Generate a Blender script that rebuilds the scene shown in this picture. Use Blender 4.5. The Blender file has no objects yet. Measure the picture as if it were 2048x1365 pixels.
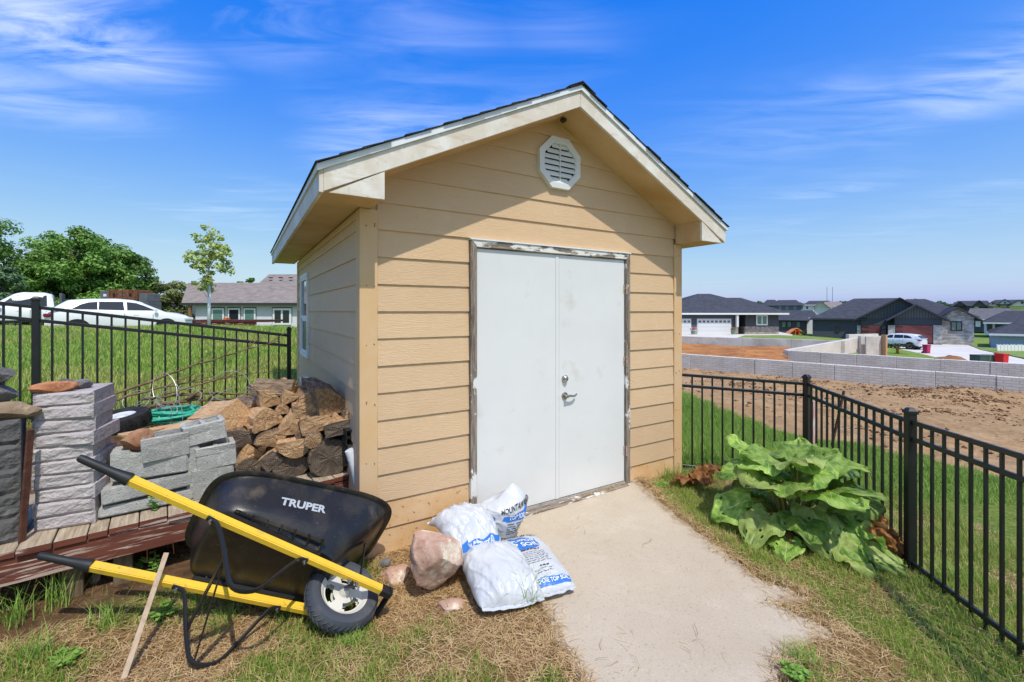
import bpy, bmesh, math, random
import numpy as np
from mathutils import Vector, Matrix, noise

SC = bpy.context.scene
COL = SC.collection
R = math.radians
PI = math.pi
rnd = random.Random(7)

# ------------------------------------------------------------------ camera
F, CX, CY, HC = 894.0, 1024.0, 623.0, 1.75       # focal length in px, principal column, horizon row, eye height
cam_data = bpy.data.cameras.new('camera')
cam_data.sensor_width = 36.0
cam_data.lens = F / 2048 * 36.0
cam_data.shift_y = (CY - 682.5) / 2048
cam_data.clip_start = 0.05
cam_data.clip_end = 6000
cam = bpy.data.objects.new('camera', cam_data)
COL.objects.link(cam)
cam.location = (0, 0, HC)
cam.rotation_euler = (R(90), 0, 0)
SC.camera = cam

# ------------------------------------------------------------------ sky, sun, exposure
SUN_DIR = Vector((0.168, -0.322, 0.617)).normalized()
SUN_EL = math.asin(SUN_DIR.z)
SUN_AZ = math.atan2(SUN_DIR.x, SUN_DIR.y)
W = bpy.data.worlds.new('World')
SC.world = W
W.use_nodes = True
wn, wl = W.node_tree.nodes, W.node_tree.links
wn.clear()
w_out = wn.new('ShaderNodeOutputWorld')
w_bg = wn.new('ShaderNodeBackground')
w_bg.inputs['Strength'].default_value = 0.15
sky = wn.new('ShaderNodeTexSky')
sky.sky_type = 'NISHITA'
sky.sun_disc = False
sky.sun_elevation = SUN_EL
sky.sun_rotation = SUN_AZ
sky.altitude = 400
sky.air_density = 1.0
sky.dust_density = 1.6
sky.ozone_density = 2.0
# photographic response of the sky colour: deep blue overhead, pale at the horizon, never clipped
sk_sep = wn.new('ShaderNodeSeparateColor'); wl.new(sky.outputs[0], sk_sep.inputs[0])
sk_cmb = wn.new('ShaderNodeCombineColor')
def wm(op, a, b=None):
    n = wn.new('ShaderNodeMath'); n.operation = op
    for i, v in enumerate((a, b)):
        if v is None: continue
        if isinstance(v, (int, float)): n.inputs[i].default_value = v
        else: wl.new(v, n.inputs[i])
    return n.outputs[0]
for ch, off_, pw_, k_, mx_ in (('Red', .125, 1.25, 3.0, .43), ('Green', 0, 1.45, 2.0, .55), ('Blue', 0, 1.9, 12.0, .555)):
    raw_ = wm('MULTIPLY', sk_sep.outputs[ch], .15); x_ = wm('MAXIMUM', wm('SUBTRACT', raw_, off_), 0.0)
    y_ = wm('SUBTRACT', 1.0, wm('EXPONENT', wm('MULTIPLY', wm('POWER', x_, pw_), -k_)))
    if ch == 'Red': red_ = y_
    if ch == 'Blue': y_ = wm('MULTIPLY', y_, wm('SUBTRACT', 1.0, wm('MULTIPLY', red_, .16)))       # the pale air at the horizon is not violet
    glow_ = wm('MULTIPLY', wm('MAXIMUM', wm('SUBTRACT', raw_, .95), 0.0), 1.0)         # the bright sky round the sun keeps its strength
    wl.new(wm('DIVIDE', wm('ADD', wm('MULTIPLY', y_, mx_), glow_), .15), sk_cmb.inputs[ch])
tc = wn.new('ShaderNodeTexCoord')
# thin cirrus: streaked noise on a plane high above the place
sep = wn.new('ShaderNodeSeparateXYZ')
wl.new(tc.outputs['Generated'], sep.inputs[0])
mz = wn.new('ShaderNodeMath'); mz.operation = 'MAXIMUM'; mz.inputs[1].default_value = 0.02
wl.new(sep.outputs['Z'], mz.inputs[0])
def wmath(op, a, b=None, clamp=False):
    n = wn.new('ShaderNodeMath'); n.operation = op; n.use_clamp = clamp
    for i, v in enumerate((a, b)):
        if v is None: continue
        if isinstance(v, (int, float)): n.inputs[i].default_value = v
        else: wl.new(v, n.inputs[i])
    return n.outputs[0]
cxn = wmath('DIVIDE', sep.outputs['X'], mz.outputs[0])
cyn = wmath('DIVIDE', sep.outputs['Y'], mz.outputs[0])
cmb = wn.new('ShaderNodeCombineXYZ')
wl.new(cxn, cmb.inputs[0]); wl.new(cyn, cmb.inputs[1])
mp = wn.new('ShaderNodeMapping')
mp.inputs['Rotation'].default_value = (0, 0, R(24))
mp.inputs['Scale'].default_value = (0.55, 2.0, 1)
wl.new(cmb.outputs[0], mp.inputs[0])
n1 = wn.new('ShaderNodeTexNoise')
n1.inputs['Scale'].default_value = 2.1; n1.inputs['Detail'].default_value = 9; n1.inputs['Roughness'].default_value = 0.6
n1.inputs['Distortion'].default_value = 0.7
wl.new(mp.outputs[0], n1.inputs['Vector'])
def blob(cx, cy, r):           # a patch of cirrus around (x/z, y/z) on the cloud plane
    vd = wn.new('ShaderNodeVectorMath'); vd.operation = 'DISTANCE'
    vd.inputs[1].default_value = (cx, cy, 0)
    wl.new(cmb.outputs[0], vd.inputs[0])
    m = wn.new('ShaderNodeMapRange'); m.interpolation_type = 'SMOOTHSTEP'
    m.inputs['From Min'].default_value = r; m.inputs['From Max'].default_value = 0.0
    m.inputs['To Min'].default_value = 0; m.inputs['To Max'].default_value = 1
    wl.new(vd.outputs['Value'], m.inputs['Value'])
    return m.outputs[0]
patches = None
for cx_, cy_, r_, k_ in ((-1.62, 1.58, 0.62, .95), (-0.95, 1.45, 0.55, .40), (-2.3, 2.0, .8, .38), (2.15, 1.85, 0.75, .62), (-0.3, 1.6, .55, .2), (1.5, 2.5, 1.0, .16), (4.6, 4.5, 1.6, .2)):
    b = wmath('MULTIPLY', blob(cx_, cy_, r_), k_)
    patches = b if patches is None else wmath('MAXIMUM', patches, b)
fill_cov = wn.new('ShaderNodeTexNoise'); fill_cov.inputs['Scale'].default_value = 0.55; fill_cov.inputs['Detail'].default_value = 2  # extra cirrus added for white fill light, offset to leave the view mostly clear
cmv = wn.new('ShaderNodeMapping'); cmv.inputs['Location'].default_value = (2.0, 7.7, 0); wl.new(cmb.outputs[0], cmv.inputs[0]); wl.new(cmv.outputs[0], fill_cov.inputs['Vector'])
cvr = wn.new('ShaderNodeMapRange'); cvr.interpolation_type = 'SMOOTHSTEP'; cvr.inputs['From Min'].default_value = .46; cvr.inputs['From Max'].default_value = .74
wl.new(fill_cov.outputs['Fac'], cvr.inputs['Value'])
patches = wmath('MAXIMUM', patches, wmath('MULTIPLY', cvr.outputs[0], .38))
mr = wn.new('ShaderNodeMapRange')
mr.inputs['From Min'].default_value = 0.38; mr.inputs['From Max'].default_value = 0.78
mr.inputs['To Min'].default_value = 0; mr.inputs['To Max'].default_value = 1
wl.new(n1.outputs['Fac'], mr.inputs['Value'])
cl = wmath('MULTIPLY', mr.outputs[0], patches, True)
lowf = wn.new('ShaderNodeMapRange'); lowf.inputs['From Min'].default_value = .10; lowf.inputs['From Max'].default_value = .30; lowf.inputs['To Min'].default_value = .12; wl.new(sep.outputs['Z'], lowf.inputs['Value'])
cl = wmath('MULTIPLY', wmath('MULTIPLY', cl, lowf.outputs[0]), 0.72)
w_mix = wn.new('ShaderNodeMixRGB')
w_mix.inputs['Color2'].default_value = (6.6, 6.6, 6.6, 1)  # cloud white raised so the unseen cirrus adds more fill light
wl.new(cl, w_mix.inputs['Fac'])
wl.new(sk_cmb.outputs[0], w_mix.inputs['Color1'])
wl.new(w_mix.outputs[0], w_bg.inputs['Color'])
wl.new(w_bg.outputs[0], w_out.inputs['Surface'])

sun_data = bpy.data.lights.new('sun', 'SUN')
sun_data.energy = 2.0
sun_data.angle = R(0.55)
sun_data.color = (1.0, 0.945, 0.85)
sun = bpy.data.objects.new('sun', sun_data)
COL.objects.link(sun)
sun.rotation_euler = (-SUN_DIR).to_track_quat('-Z', 'Y').to_euler()
sun.location = (3, -6, 12)

vs = SC.view_settings
vs.view_transform = 'Standard'
vs.look = 'None'
vs.exposure = 0.84
vs.gamma = 1.0
vs.use_curve_mapping = False

# ------------------------------------------------------------------ helpers
def at(px, py, Y):
    """world point that photo pixel (px, py) shows at distance Y"""
    return Vector(((px - CX) / F * Y, Y, HC - (py - CY) / F * Y))

def lin(c):
    c /= 255.0
    return c / 12.92 if c <= 0.04045 else ((c + 0.055) / 1.055) ** 2.4
def S(r, g, b): return (lin(r), lin(g), lin(b))

def tag(o, label=None, cat=None, group=None, kind=None):
    if label: o['label'] = label
    if cat: o['category'] = cat
    if group: o['group'] = group
    if kind: o['kind'] = kind
    return o

def empty(name, loc=(0, 0, 0), rz=0, label=None, cat=None, group=None):
    o = bpy.data.objects.new(name, None)
    o.empty_display_size = 0.1
    COL.objects.link(o)
    o.location = loc
    o.rotation_euler = (0, 0, rz)
    return tag(o, label, cat, group)

class MB:
    """collects shapes, then links them as one mesh object"""
    def __init__(s): s.v = []; s.f = []; s.uv = None
    def add(s, vs, fs):
        n = len(s.v); s.v += [tuple(v) for v in vs]; s.f += [tuple(i + n for i in f) for f in fs]; return s
    def box(s, c, d, rot=None, taper=1.0):
        h = Vector(d) / 2; vs = []
        for z in (-1, 1):
            k = taper if z > 0 else 1
            for x, y in ((-1, -1), (1, -1), (1, 1), (-1, 1)):
                p = Vector((x * h.x * k, y * h.y * k, z * h.z))
                if rot is not None: p = rot @ p
                vs.append(p + Vector(c))
        return s.add(vs, [(3, 2, 1, 0), (4, 5, 6, 7), (0, 1, 5, 4), (1, 2, 6, 5), (2, 3, 7, 6), (3, 0, 4, 7)])
    def bb(s, x0, x1, y0, y1, z0, z1):
        return s.box(((x0 + x1) / 2, (y0 + y1) / 2, (z0 + z1) / 2), (x1 - x0, y1 - y0, z1 - z0))
    def tube(s, pts, r, n=8, caps=True, flat=None):
        pts = [Vector(p) for p in pts]
        rr = r if isinstance(r, (list, tuple)) else [r] * len(pts)
        rings = []; up = None
        for i, p in enumerate(pts):
            t = (pts[min(i + 1, len(pts) - 1)] - pts[max(i - 1, 0)]).normalized()
            if up is None:
                up = Vector((0, 0, 1)) if abs(t.z) < .9 else Vector((1, 0, 0))
            a = t.cross(up)
            if a.length < 1e-5: a = t.orthogonal()
            a.normalize(); b = a.cross(t).normalized(); up = b
            ring = []
            for k in range(n):
                an = 2 * PI * (k + .5) / n
                fa, fb = (1, 1) if flat is None else flat
                ring.append(p + a * math.cos(an) * rr[i] * fa + b * math.sin(an) * rr[i] * fb)
            rings.append(ring)
        vs = [q for ring in rings for q in ring]
        fs = []
        for i in range(len(pts) - 1):
            for k in range(n):
                k2 = (k + 1) % n
                fs.append((i * n + k, i * n + k2, (i + 1) * n + k2, (i + 1) * n + k))
        if caps:
            fs.append(tuple(range(n - 1, -1, -1))); fs.append(tuple((len(pts) - 1) * n + k for k in range(n)))
        return s.add(vs, fs)
    def bar(s, a, b, w, h, up=(0, 0, 1)):
        a = Vector(a); b = Vector(b); t = (b - a).normalized(); u = Vector(up)
        x = t.cross(u)
        if x.length < 1e-5: x = t.orthogonal()
        x.normalize(); y = x.cross(t).normalized()
        vs = []
        for p in (a, b):
            for i, j in ((-1, -1), (1, -1), (1, 1), (-1, 1)): vs.append(p + x * i * w / 2 + y * j * h / 2)
        return s.add(vs, [(3, 2, 1, 0), (4, 5, 6, 7), (0, 1, 5, 4), (1, 2, 6, 5), (2, 3, 7, 6), (3, 0, 4, 7)])
    def prism(s, poly, fn0, fn1):
        """poly of 2D points; fn0 / fn1 map a 2D point to the two 3D caps"""
        n = len(poly)
        vs = [fn0(*p) for p in poly] + [fn1(*p) for p in poly]
        fs = [tuple(range(n - 1, -1, -1)), tuple(range(n, 2 * n))]
        for k in range(n): fs.append((k, (k + 1) % n, n + (k + 1) % n, n + k))
        return s.add(vs, fs)
    def grid(s, P, closed_u=False):
        nu = len(P); nv = len(P[0]); vs = [q for row in P for q in row]; fs = []
        for i in range(nu if closed_u else nu - 1):
            for j in range(nv - 1):
                i2 = (i + 1) % nu
                fs.append((i * nv + j, i2 * nv + j, i2 * nv + j + 1, i * nv + j + 1))
        return s.add(vs, fs)
    def lathe(s, prof, n=24, M=None):
        P = []
        for k in range(n):
            an = 2 * PI * k / n
            row = [Vector((r * math.cos(an), r * math.sin(an), z)) for r, z in prof]
            if M is not None: row = [M @ q for q in row]
            P.append(row)
        return s.grid(P, True)
    def build(s, name, m, parent=None, smooth=False, bevel=0, fix=True, segs=1):
        me = bpy.data.meshes.new(name)
        me.from_pydata(s.v, [], s.f)
        if fix or bevel:
            bm = bmesh.new(); bm.from_mesh(me)
            bmesh.ops.remove_doubles(bm, verts=bm.verts, dist=1e-5)
            bmesh.ops.recalc_face_normals(bm, faces=bm.faces)
            if bevel:
                es = [e for e in bm.edges if len(e.link_faces) == 2 and e.calc_face_angle(0) > .5]
                bmesh.ops.bevel(bm, geom=es, offset=bevel, segments=segs, affect='EDGES', clamp_overlap=True)
            bm.to_mesh(me); bm.free()
        if smooth:
            me.shade_smooth()
            if smooth != True: me.set_sharp_from_angle(angle=R(smooth))
        if m is not None: me.materials.append(m)
        o = bpy.data.objects.new(name, me)
        COL.objects.link(o)
        if parent is not None: o.parent = parent
        return o

def copy_tree(o, parent=None):
    c = o.copy(); COL.objects.link(c); c.parent = parent
    for ch in list(o.children): copy_tree(ch, c)
    return c

# numpy value noise (2D) for scattering and ground relief
_pr = np.random.default_rng(11).random((256, 256))
def vnoise(x, y):
    x = np.asarray(x, float); y = np.asarray(y, float)
    xi = np.floor(x).astype(int); yi = np.floor(y).astype(int)
    fx = x - xi; fy = y - yi
    fx = fx * fx * (3 - 2 * fx); fy = fy * fy * (3 - 2 * fy)
    g = lambda a, b: _pr[a & 255, b & 255]
    return (g(xi, yi) * (1 - fx) + g(xi + 1, yi) * fx) * (1 - fy) + (g(xi, yi + 1) * (1 - fx) + g(xi + 1, yi + 1) * fx) * fy
def fbm(x, y, o=4):
    s = 0; a = .5; t = 0
    for i in range(o):
        s = s + a * vnoise(x * 2 ** i + 17.3 * i, y * 2 ** i + 5.1 * i); t += a; a *= .5
    return s / t
def sstep(a, b, x):
    t = np.clip((np.asarray(x, float) - a) / (b - a), 0, 1); return t * t * (3 - 2 * t)

# ------------------------------------------------------------------ materials
MATS = {}
def mat(name, col, rough=.7, metal=0.0, var=(), bump=None, spec=.4, attr=None, stretch=(1, 1, 1), trans=None, coat=0, rot=(0, 0, 0), bump2=None, rnd_v=0.0, rings=None):
    """var: list of (colour, noise scale, low, high, stretch) layered over col; bump: (scale, strength, distance)"""
    if name in MATS: return MATS[name]
    m = bpy.data.materials.new(name); m.use_nodes = True
    nt = m.node_tree; n, l = nt.nodes, nt.links
    bs = n['Principled BSDF']
    bs.inputs['Roughness'].default_value = rough
    bs.inputs['Metallic'].default_value = metal
    bs.inputs['Specular IOR Level'].default_value = spec
    if coat: bs.inputs['Coat Weight'].default_value = coat
    t = n.new('ShaderNodeTexCoord')
    def coords(st):
        mp = n.new('ShaderNodeMapping'); mp.inputs['Scale'].default_value = st; mp.inputs['Rotation'].default_value = rot
        l.new(t.outputs['Object'], mp.inputs[0]); return mp.outputs[0]
    cur = None
    if attr:
        a = n.new('ShaderNodeAttribute'); a.attribute_name = attr; cur = a.outputs['Color']
    i = 0
    for v in var:
        c2, sc, lo, hi = v[:4]; st = v[4] if len(v) > 4 else stretch; det = v[5] if len(v) > 5 else 6
        nz = n.new('ShaderNodeTexNoise'); nz.inputs['Scale'].default_value = sc; nz.inputs['Detail'].default_value = det; nz.inputs['Roughness'].default_value = .62
        l.new(coords(st), nz.inputs['Vector'])
        mr = n.new('ShaderNodeMapRange'); mr.inputs['From Min'].default_value = lo; mr.inputs['From Max'].default_value = hi
        l.new(nz.outputs['Fac'], mr.inputs['Value'])
        mx = n.new('ShaderNodeMixRGB'); mx.inputs['Color2'].default_value = (*c2, 1)
        l.new(mr.outputs[0], mx.inputs['Fac'])
        if cur is None: mx.inputs['Color1'].default_value = (*col, 1)
        else: l.new(cur, mx.inputs['Color1'])
        cur = mx.outputs[0]
    if rings:
        wv = n.new('ShaderNodeTexWave'); wv.wave_type = 'RINGS'; wv.rings_direction = 'Z'; wv.inputs['Scale'].default_value = rings[0]; wv.inputs['Distortion'].default_value = 3.0; wv.inputs['Detail'].default_value = 3; wv.inputs['Detail Scale'].default_value = 2.0
        l.new(t.outputs['Object'], wv.inputs['Vector'])
        rm = n.new('ShaderNodeMixRGB'); rm.blend_type = 'MULTIPLY'; rm.inputs['Color2'].default_value = (rings[1], rings[1] * .93, rings[1] * .86, 1)
        l.new(wv.outputs['Fac'], rm.inputs['Fac']); l.new(cur, rm.inputs['Color1']); cur = rm.outputs[0]
    if rnd_v:
        oi = n.new('ShaderNodeObjectInfo'); mr_ = n.new('ShaderNodeMapRange'); mr_.inputs['To Min'].default_value = 1 - rnd_v; mr_.inputs['To Max'].default_value = 1 + rnd_v; l.new(oi.outputs['Random'], mr_.inputs['Value'])
        hv = n.new('ShaderNodeHueSaturation'); l.new(mr_.outputs[0], hv.inputs['Value'])
        if cur is None: hv.inputs['Color'].default_value = (*col, 1)
        else: l.new(cur, hv.inputs['Color'])
        cur = hv.outputs[0]
    if cur is None: bs.inputs['Base Color'].default_value = (*col, 1)
    else: l.new(cur, bs.inputs['Base Color'])
    last = None
    for b in (bump, bump2):
        if not b: continue
        sc, st_, di = b[:3]; bst = b[3] if len(b) > 3 else stretch
        nz = n.new('ShaderNodeTexNoise'); nz.inputs['Scale'].default_value = sc; nz.inputs['Detail'].default_value = 7
        l.new(coords(bst), nz.inputs['Vector'])
        bp = n.new('ShaderNodeBump'); bp.inputs['Strength'].default_value = st_; bp.inputs['Distance'].default_value = di
        l.new(nz.outputs['Fac'], bp.inputs['Height'])
        if last is not None: l.new(last, bp.inputs['Normal'])
        last = bp.outputs[0]
    if last is not None: l.new(last, bs.inputs['Normal'])
    if trans:
        tr = n.new('ShaderNodeBsdfTranslucent'); mx = n.new('ShaderNodeMixShader'); mx.inputs[0].default_value = trans
        if cur is None: tr.inputs[0].default_value = (*col, 1)
        else: l.new(cur, tr.inputs[0])
        l.new(bs.outputs[0], mx.inputs[1]); l.new(tr.outputs[0], mx.inputs[2])
        l.new(mx.outputs[0], n['Material Output'].inputs['Surface'])
    MATS[name] = m
    return m

def glass_mat(name, tint=(.02, .025, .03), rough=.03):
    m = mat(name, tint, rough, spec=.8)
    return m

def mesh_np(name, V, Fc, m, parent=None, cols=None, attr='tint', smooth=False):
    """big mesh from numpy arrays; Fc all the same length (tris or quads)"""
    me = bpy.data.meshes.new(name)
    nv = len(V); nf, k = Fc.shape
    me.vertices.add(nv); me.vertices.foreach_set('co', np.asarray(V, np.float32).ravel())
    me.loops.add(nf * k); me.loops.foreach_set('vertex_index', Fc.astype(np.int32).ravel())
    me.polygons.add(nf); me.polygons.foreach_set('loop_start', np.arange(0, nf * k, k, dtype=np.int32))
    me.polygons.foreach_set('loop_total', np.full(nf, k, np.int32))
    if smooth: me.polygons.foreach_set('use_smooth', np.ones(nf, bool))
    me.update(calc_edges=True)
    if cols is not None:
        ca = me.color_attributes.new(attr, 'FLOAT_COLOR', 'POINT')
        c4 = np.ones((nv, 4), np.float32); c4[:, :3] = cols
        ca.data.foreach_set('color', c4.ravel())
    me.materials.append(m)
    o = bpy.data.objects.new(name, me); COL.objects.link(o)
    if parent is not None: o.parent = parent
    return o

def text_obj(name, txt, size, m, parent=None, bold=0.0, shear=0.0, M4=None, fn=None, align='CENTER', maxedge=None, xs=1.0):
    """lettering as a flat mesh; fn maps (x, y) of the flat text to 3D"""
    cu = bpy.data.curves.new(name, 'FONT'); cu.body = txt; cu.size = size; cu.offset = bold; cu.shear = shear
    cu.align_x = align; cu.align_y = 'CENTER'; cu.resolution_u = 3
    tmp = bpy.data.objects.new('tmp', cu); COL.objects.link(tmp)
    dg = bpy.context.evaluated_depsgraph_get()
    me = bpy.data.meshes.new_from_object(tmp.evaluated_get(dg))
    bpy.data.objects.remove(tmp); bpy.data.curves.remove(cu)
    me.name = name
    bm = bmesh.new(); bm.from_mesh(me)
    if maxedge:
        bmesh.ops.triangulate(bm, faces=bm.faces)
        for _ in range(3):
            es = [e for e in bm.edges if e.calc_length() > maxedge]
            if not es: break
            bmesh.ops.subdivide_edges(bm, edges=es, cuts=1)
            bmesh.ops.triangulate(bm, faces=bm.faces)
    for v in bm.verts:
        if fn: v.co = Vector(fn(v.co.x * xs, v.co.y))
        elif M4 is not None: v.co = M4 @ Vector((v.co.x * xs, v.co.y, 0))
    bm.to_mesh(me); bm.free()
    me.materials.clear(); me.materials.append(m)
    o = bpy.data.objects.new(name, me); COL.objects.link(o)
    if parent is not None: o.parent = parent
    return o
# ------------------------------------------------------------------ terrain
CP = [(-1.06,3.17,0),(0,3.5,0),(1.8,4.95,-.03),(0,2.5,-.02),(1,3,-.03),(0,1.5,-.05),(-1,1.5,-.03),(2,2,-.08),(2.85,3.2,-.09),(3.1,4.7,-.1),(2.7,2,-.1),
 (1.7,2.4,-.06),(-.85,2.62,-.07),(-.95,2.3,-.02),(-1.5,2.15,.0),(-2.6,2.6,.1),(-2.3,2.0,.05),(-3.5,2,.25),(-1.3,3.5,.04),(-2.2,3.4,.2),(-3,3.6,.35),(-2.0,4.4,.18),
 (-4.32,4.06,.72),(-2.58,5.17,.38),(-3.4,4.62,.55),(-5.5,3.3,.92),(-3.3,7,.5),(-6,6,.92),(-9,8,1.05),(-5,9,.95),(-15,13,1.24),(-10,13,1.24),(-7.0,13,1.24),(-3.4,12,1.02),(-16,9,1.16),
 (-15,17,.6),(-9,17,.6),(-4,17,.55),(-18,21,.60),(-12,21,.60),(-5,22,.4),(-30,17,.9),(-30,10,1.4),(1,11,.1),(2.5,7.5,-.2),(-9,4,1.1),(-10,0,1.0),(-5,-1,.4),
 (3.6,4.0,-.18),(3.6,2.6,-.16),(4.0,9,-.24),(4.4,6.2,-.25),(5.6,5.6,-.28),(6.1,3.5,-.3),(6,9,-.45),(9,7,-.55),(9,3,-.5),(9.2,24.7,-1.35),(13.6,20.2,-1.35),(18,15.7,-1.35),(24,9.5,-1.35),
 (8,15,-.9),(13,11,-.95),(3,25,-1.3),(5,17,-.85),(-1,18,.0),(20,60,-1.36),(35,60,-1.45),(50,60,-2.42),(62,60,-2.65),(50,52,-2.8),(65,50,-3.0),(42,40,-2.6),(36,28,-2.6),(26,40,-1.9),(18,45,-1.5),
 (28,20,-2.2),(58,36,-3.1),(60,100,-3.0),(100,95,-3.0),(30,90,-1.8),(-40,45,-.1),(-20,42,-.2),(-5,45,-.4),(-60,60,0),(-60,20,.8),(10,75,-1.3),(0,-6,-.1),(8,-4,-.5),(20,-6,-1.0),(-20,-8,1.0),(80,20,-3.2)]
_cp = np.array(CP, float)
def _U(r2): return np.where(r2 > 1e-12, r2 * np.log(np.maximum(r2, 1e-12)), 0)
_n = len(_cp)
_A = np.zeros((_n + 3, _n + 3))
_d2 = ((_cp[:, None, :2] - _cp[None, :, :2]) ** 2).sum(-1)
_A[:_n, :_n] = _U(_d2) + np.eye(_n) * 0.02
_A[:_n, _n] = 1; _A[:_n, _n + 1:] = _cp[:, :2]; _A[_n:, :_n] = _A[:_n, _n:].T
_w = np.linalg.solve(_A, np.r_[_cp[:, 2], 0, 0, 0])
def tps(x, y):
    x = np.asarray(x, float).ravel(); y = np.asarray(y, float).ravel(); out = np.empty_like(x)
    for i in range(0, len(x), 20000):
        xs, ys = x[i:i + 20000], y[i:i + 20000]
        d = (xs[:, None] - _cp[None, :, 0]) ** 2 + (ys[:, None] - _cp[None, :, 1]) ** 2
        out[i:i + 20000] = _U(d) @ _w[:_n] + _w[_n] + _w[_n + 1] * xs + _w[_n + 2] * ys
    return out
# outline of the concrete pad, measured from the photo
PAD = [(-.36,3.585),(1.2,4.535),(1.27,4.62),(1.36,4.0),(1.52,3.35),(1.63,2.98),(1.83,2.74),(1.60,2.70),(1.80,2.47),(1.62,2.40),(1.36,2.26),(1.28,2.12),(1.30,1.75),(.45,1.75),(.36,2.10),(.24,2.42),(.20,2.66),(-.05,3.05)]
PADN = np.array(PAD)
def pad_z(x, y):
    t = np.clip((np.asarray(y, float) - 2.0) / 2.4, -.3, 1.1); return -.045 + .075 * t
def inpoly(x, y, P):
    x = np.asarray(x, float); y = np.asarray(y, float); c = np.zeros(x.shape, bool); n = len(P)
    for i in range(n):
        x1, y1 = P[i]; x2, y2 = P[i - 1]
        k = ((y1 > y) != (y2 > y)) & (x < (x2 - x1) * (y - y1) / ((y2 - y1) if y2 != y1 else 1e-9) + x1)
        c ^= k
    return c
def polydist(x, y, P, closed=True):
    x = np.asarray(x, float); y = np.asarray(y, float); d = np.full(x.shape, 1e9); n = len(P)
    for i in range(0 if closed else 1, n):
        ax, ay = P[i - 1]; bx, by = P[i]; dx, dy = bx - ax, by - ay
        t = np.clip(((x - ax) * dx + (y - ay) * dy) / (dx * dx + dy * dy + 1e-12), 0, 1)
        d = np.minimum(d, np.hypot(x - ax - t * dx, y - ay - t * dy))
    return d
LOT_EDGE = [(4.6,40),(4.0,14),(4.05,10.6),(4.2,8.3),(4.7,7.2),(5.2,6.85),(6.1,5.3),(7.2,3.2),(8.5,-2),(12,-30)]   # grass on its left, bare dirt on its right
LOT_POLY = [(4.6,40)] + LOT_EDGE + [(400,-30),(400,40)]
def lot_mask(x, y):
    d = polydist(x, y, LOT_EDGE, False); ins = inpoly(x, y, LOT_POLY)
    sd = np.where(ins, d, -d) + (fbm(np.asarray(x) * 2.2, np.asarray(y) * 2.2, 3) - .5) * .9
    near = np.asarray(y) < 38
    return sstep(-.1, .25, sd) * near
def ground_z(x, y, relief=True):
    x = np.asarray(x, float); y = np.asarray(y, float); sh = x.shape
    z = tps(x, y).reshape(sh)
    r = np.hypot(x, y - 20); w = sstep(150, 80, r) if False else 1 - sstep(80, 140, r)
    zf = np.where(x > 0, -2.8, -.3) * sstep(0, 30, np.abs(x)) + np.where(np.abs(x) < 30, -1.5 * (1 - sstep(0, 30, np.abs(x))), 0)
    z = z * w + zf * (1 - w)
    if relief:
        nr = 1 - sstep(9, 16, np.hypot(x, y))
        z = z + (fbm(x * 3.1, y * 3.1, 4) - .5) * .035 * nr
        lm = lot_mask(x, y)
        far = 1 - sstep(30, 45, np.hypot(x, y))
        z = z + lm * far * ((fbm(x * .9, y * .9, 5) - .5) * .22 + (fbm(x * 4.5, y * 4.5, 4) - .5) * .12)
        # wheel ruts across the lot and turned soil against the wall
        u = x * .62 + y * .78
        z = z - lm * far * .05 * sstep(.55, 1, np.sin(u * 1.7 + fbm(x * .4, y * .4, 2) * 3))
        heap = np.exp(-(((x - 15.3) / 3.6) ** 2 + ((y - 15.2) / 1.6) ** 2)) * .35 + np.exp(-(((x - 11.6) / 2.2) ** 2 + ((y - 17.6) / .9) ** 2)) * .16
        z = z + heap * (.5 + 1.0 * fbm(x * 3, y * 3, 4))
    pd = inpoly(x, y, PAD); dd = polydist(x, y, PAD)
    pz = pad_z(x, y)
    z = np.where(pd, np.minimum(z, pz - .02 - .05 * sstep(0.02, .1, dd)), z)
    near_pad = (~pd) & (dd < .3)
    k = 1 - sstep(0, .3, dd)
    z = np.where(near_pad, z * (1 - k) + (pz + .012 + .02 * (fbm(x * 9, y * 9, 2) - .5)) * k, z)
    return z
def gz(x, y): return float(ground_z(np.array([x]), np.array([y]))[0])

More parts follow.
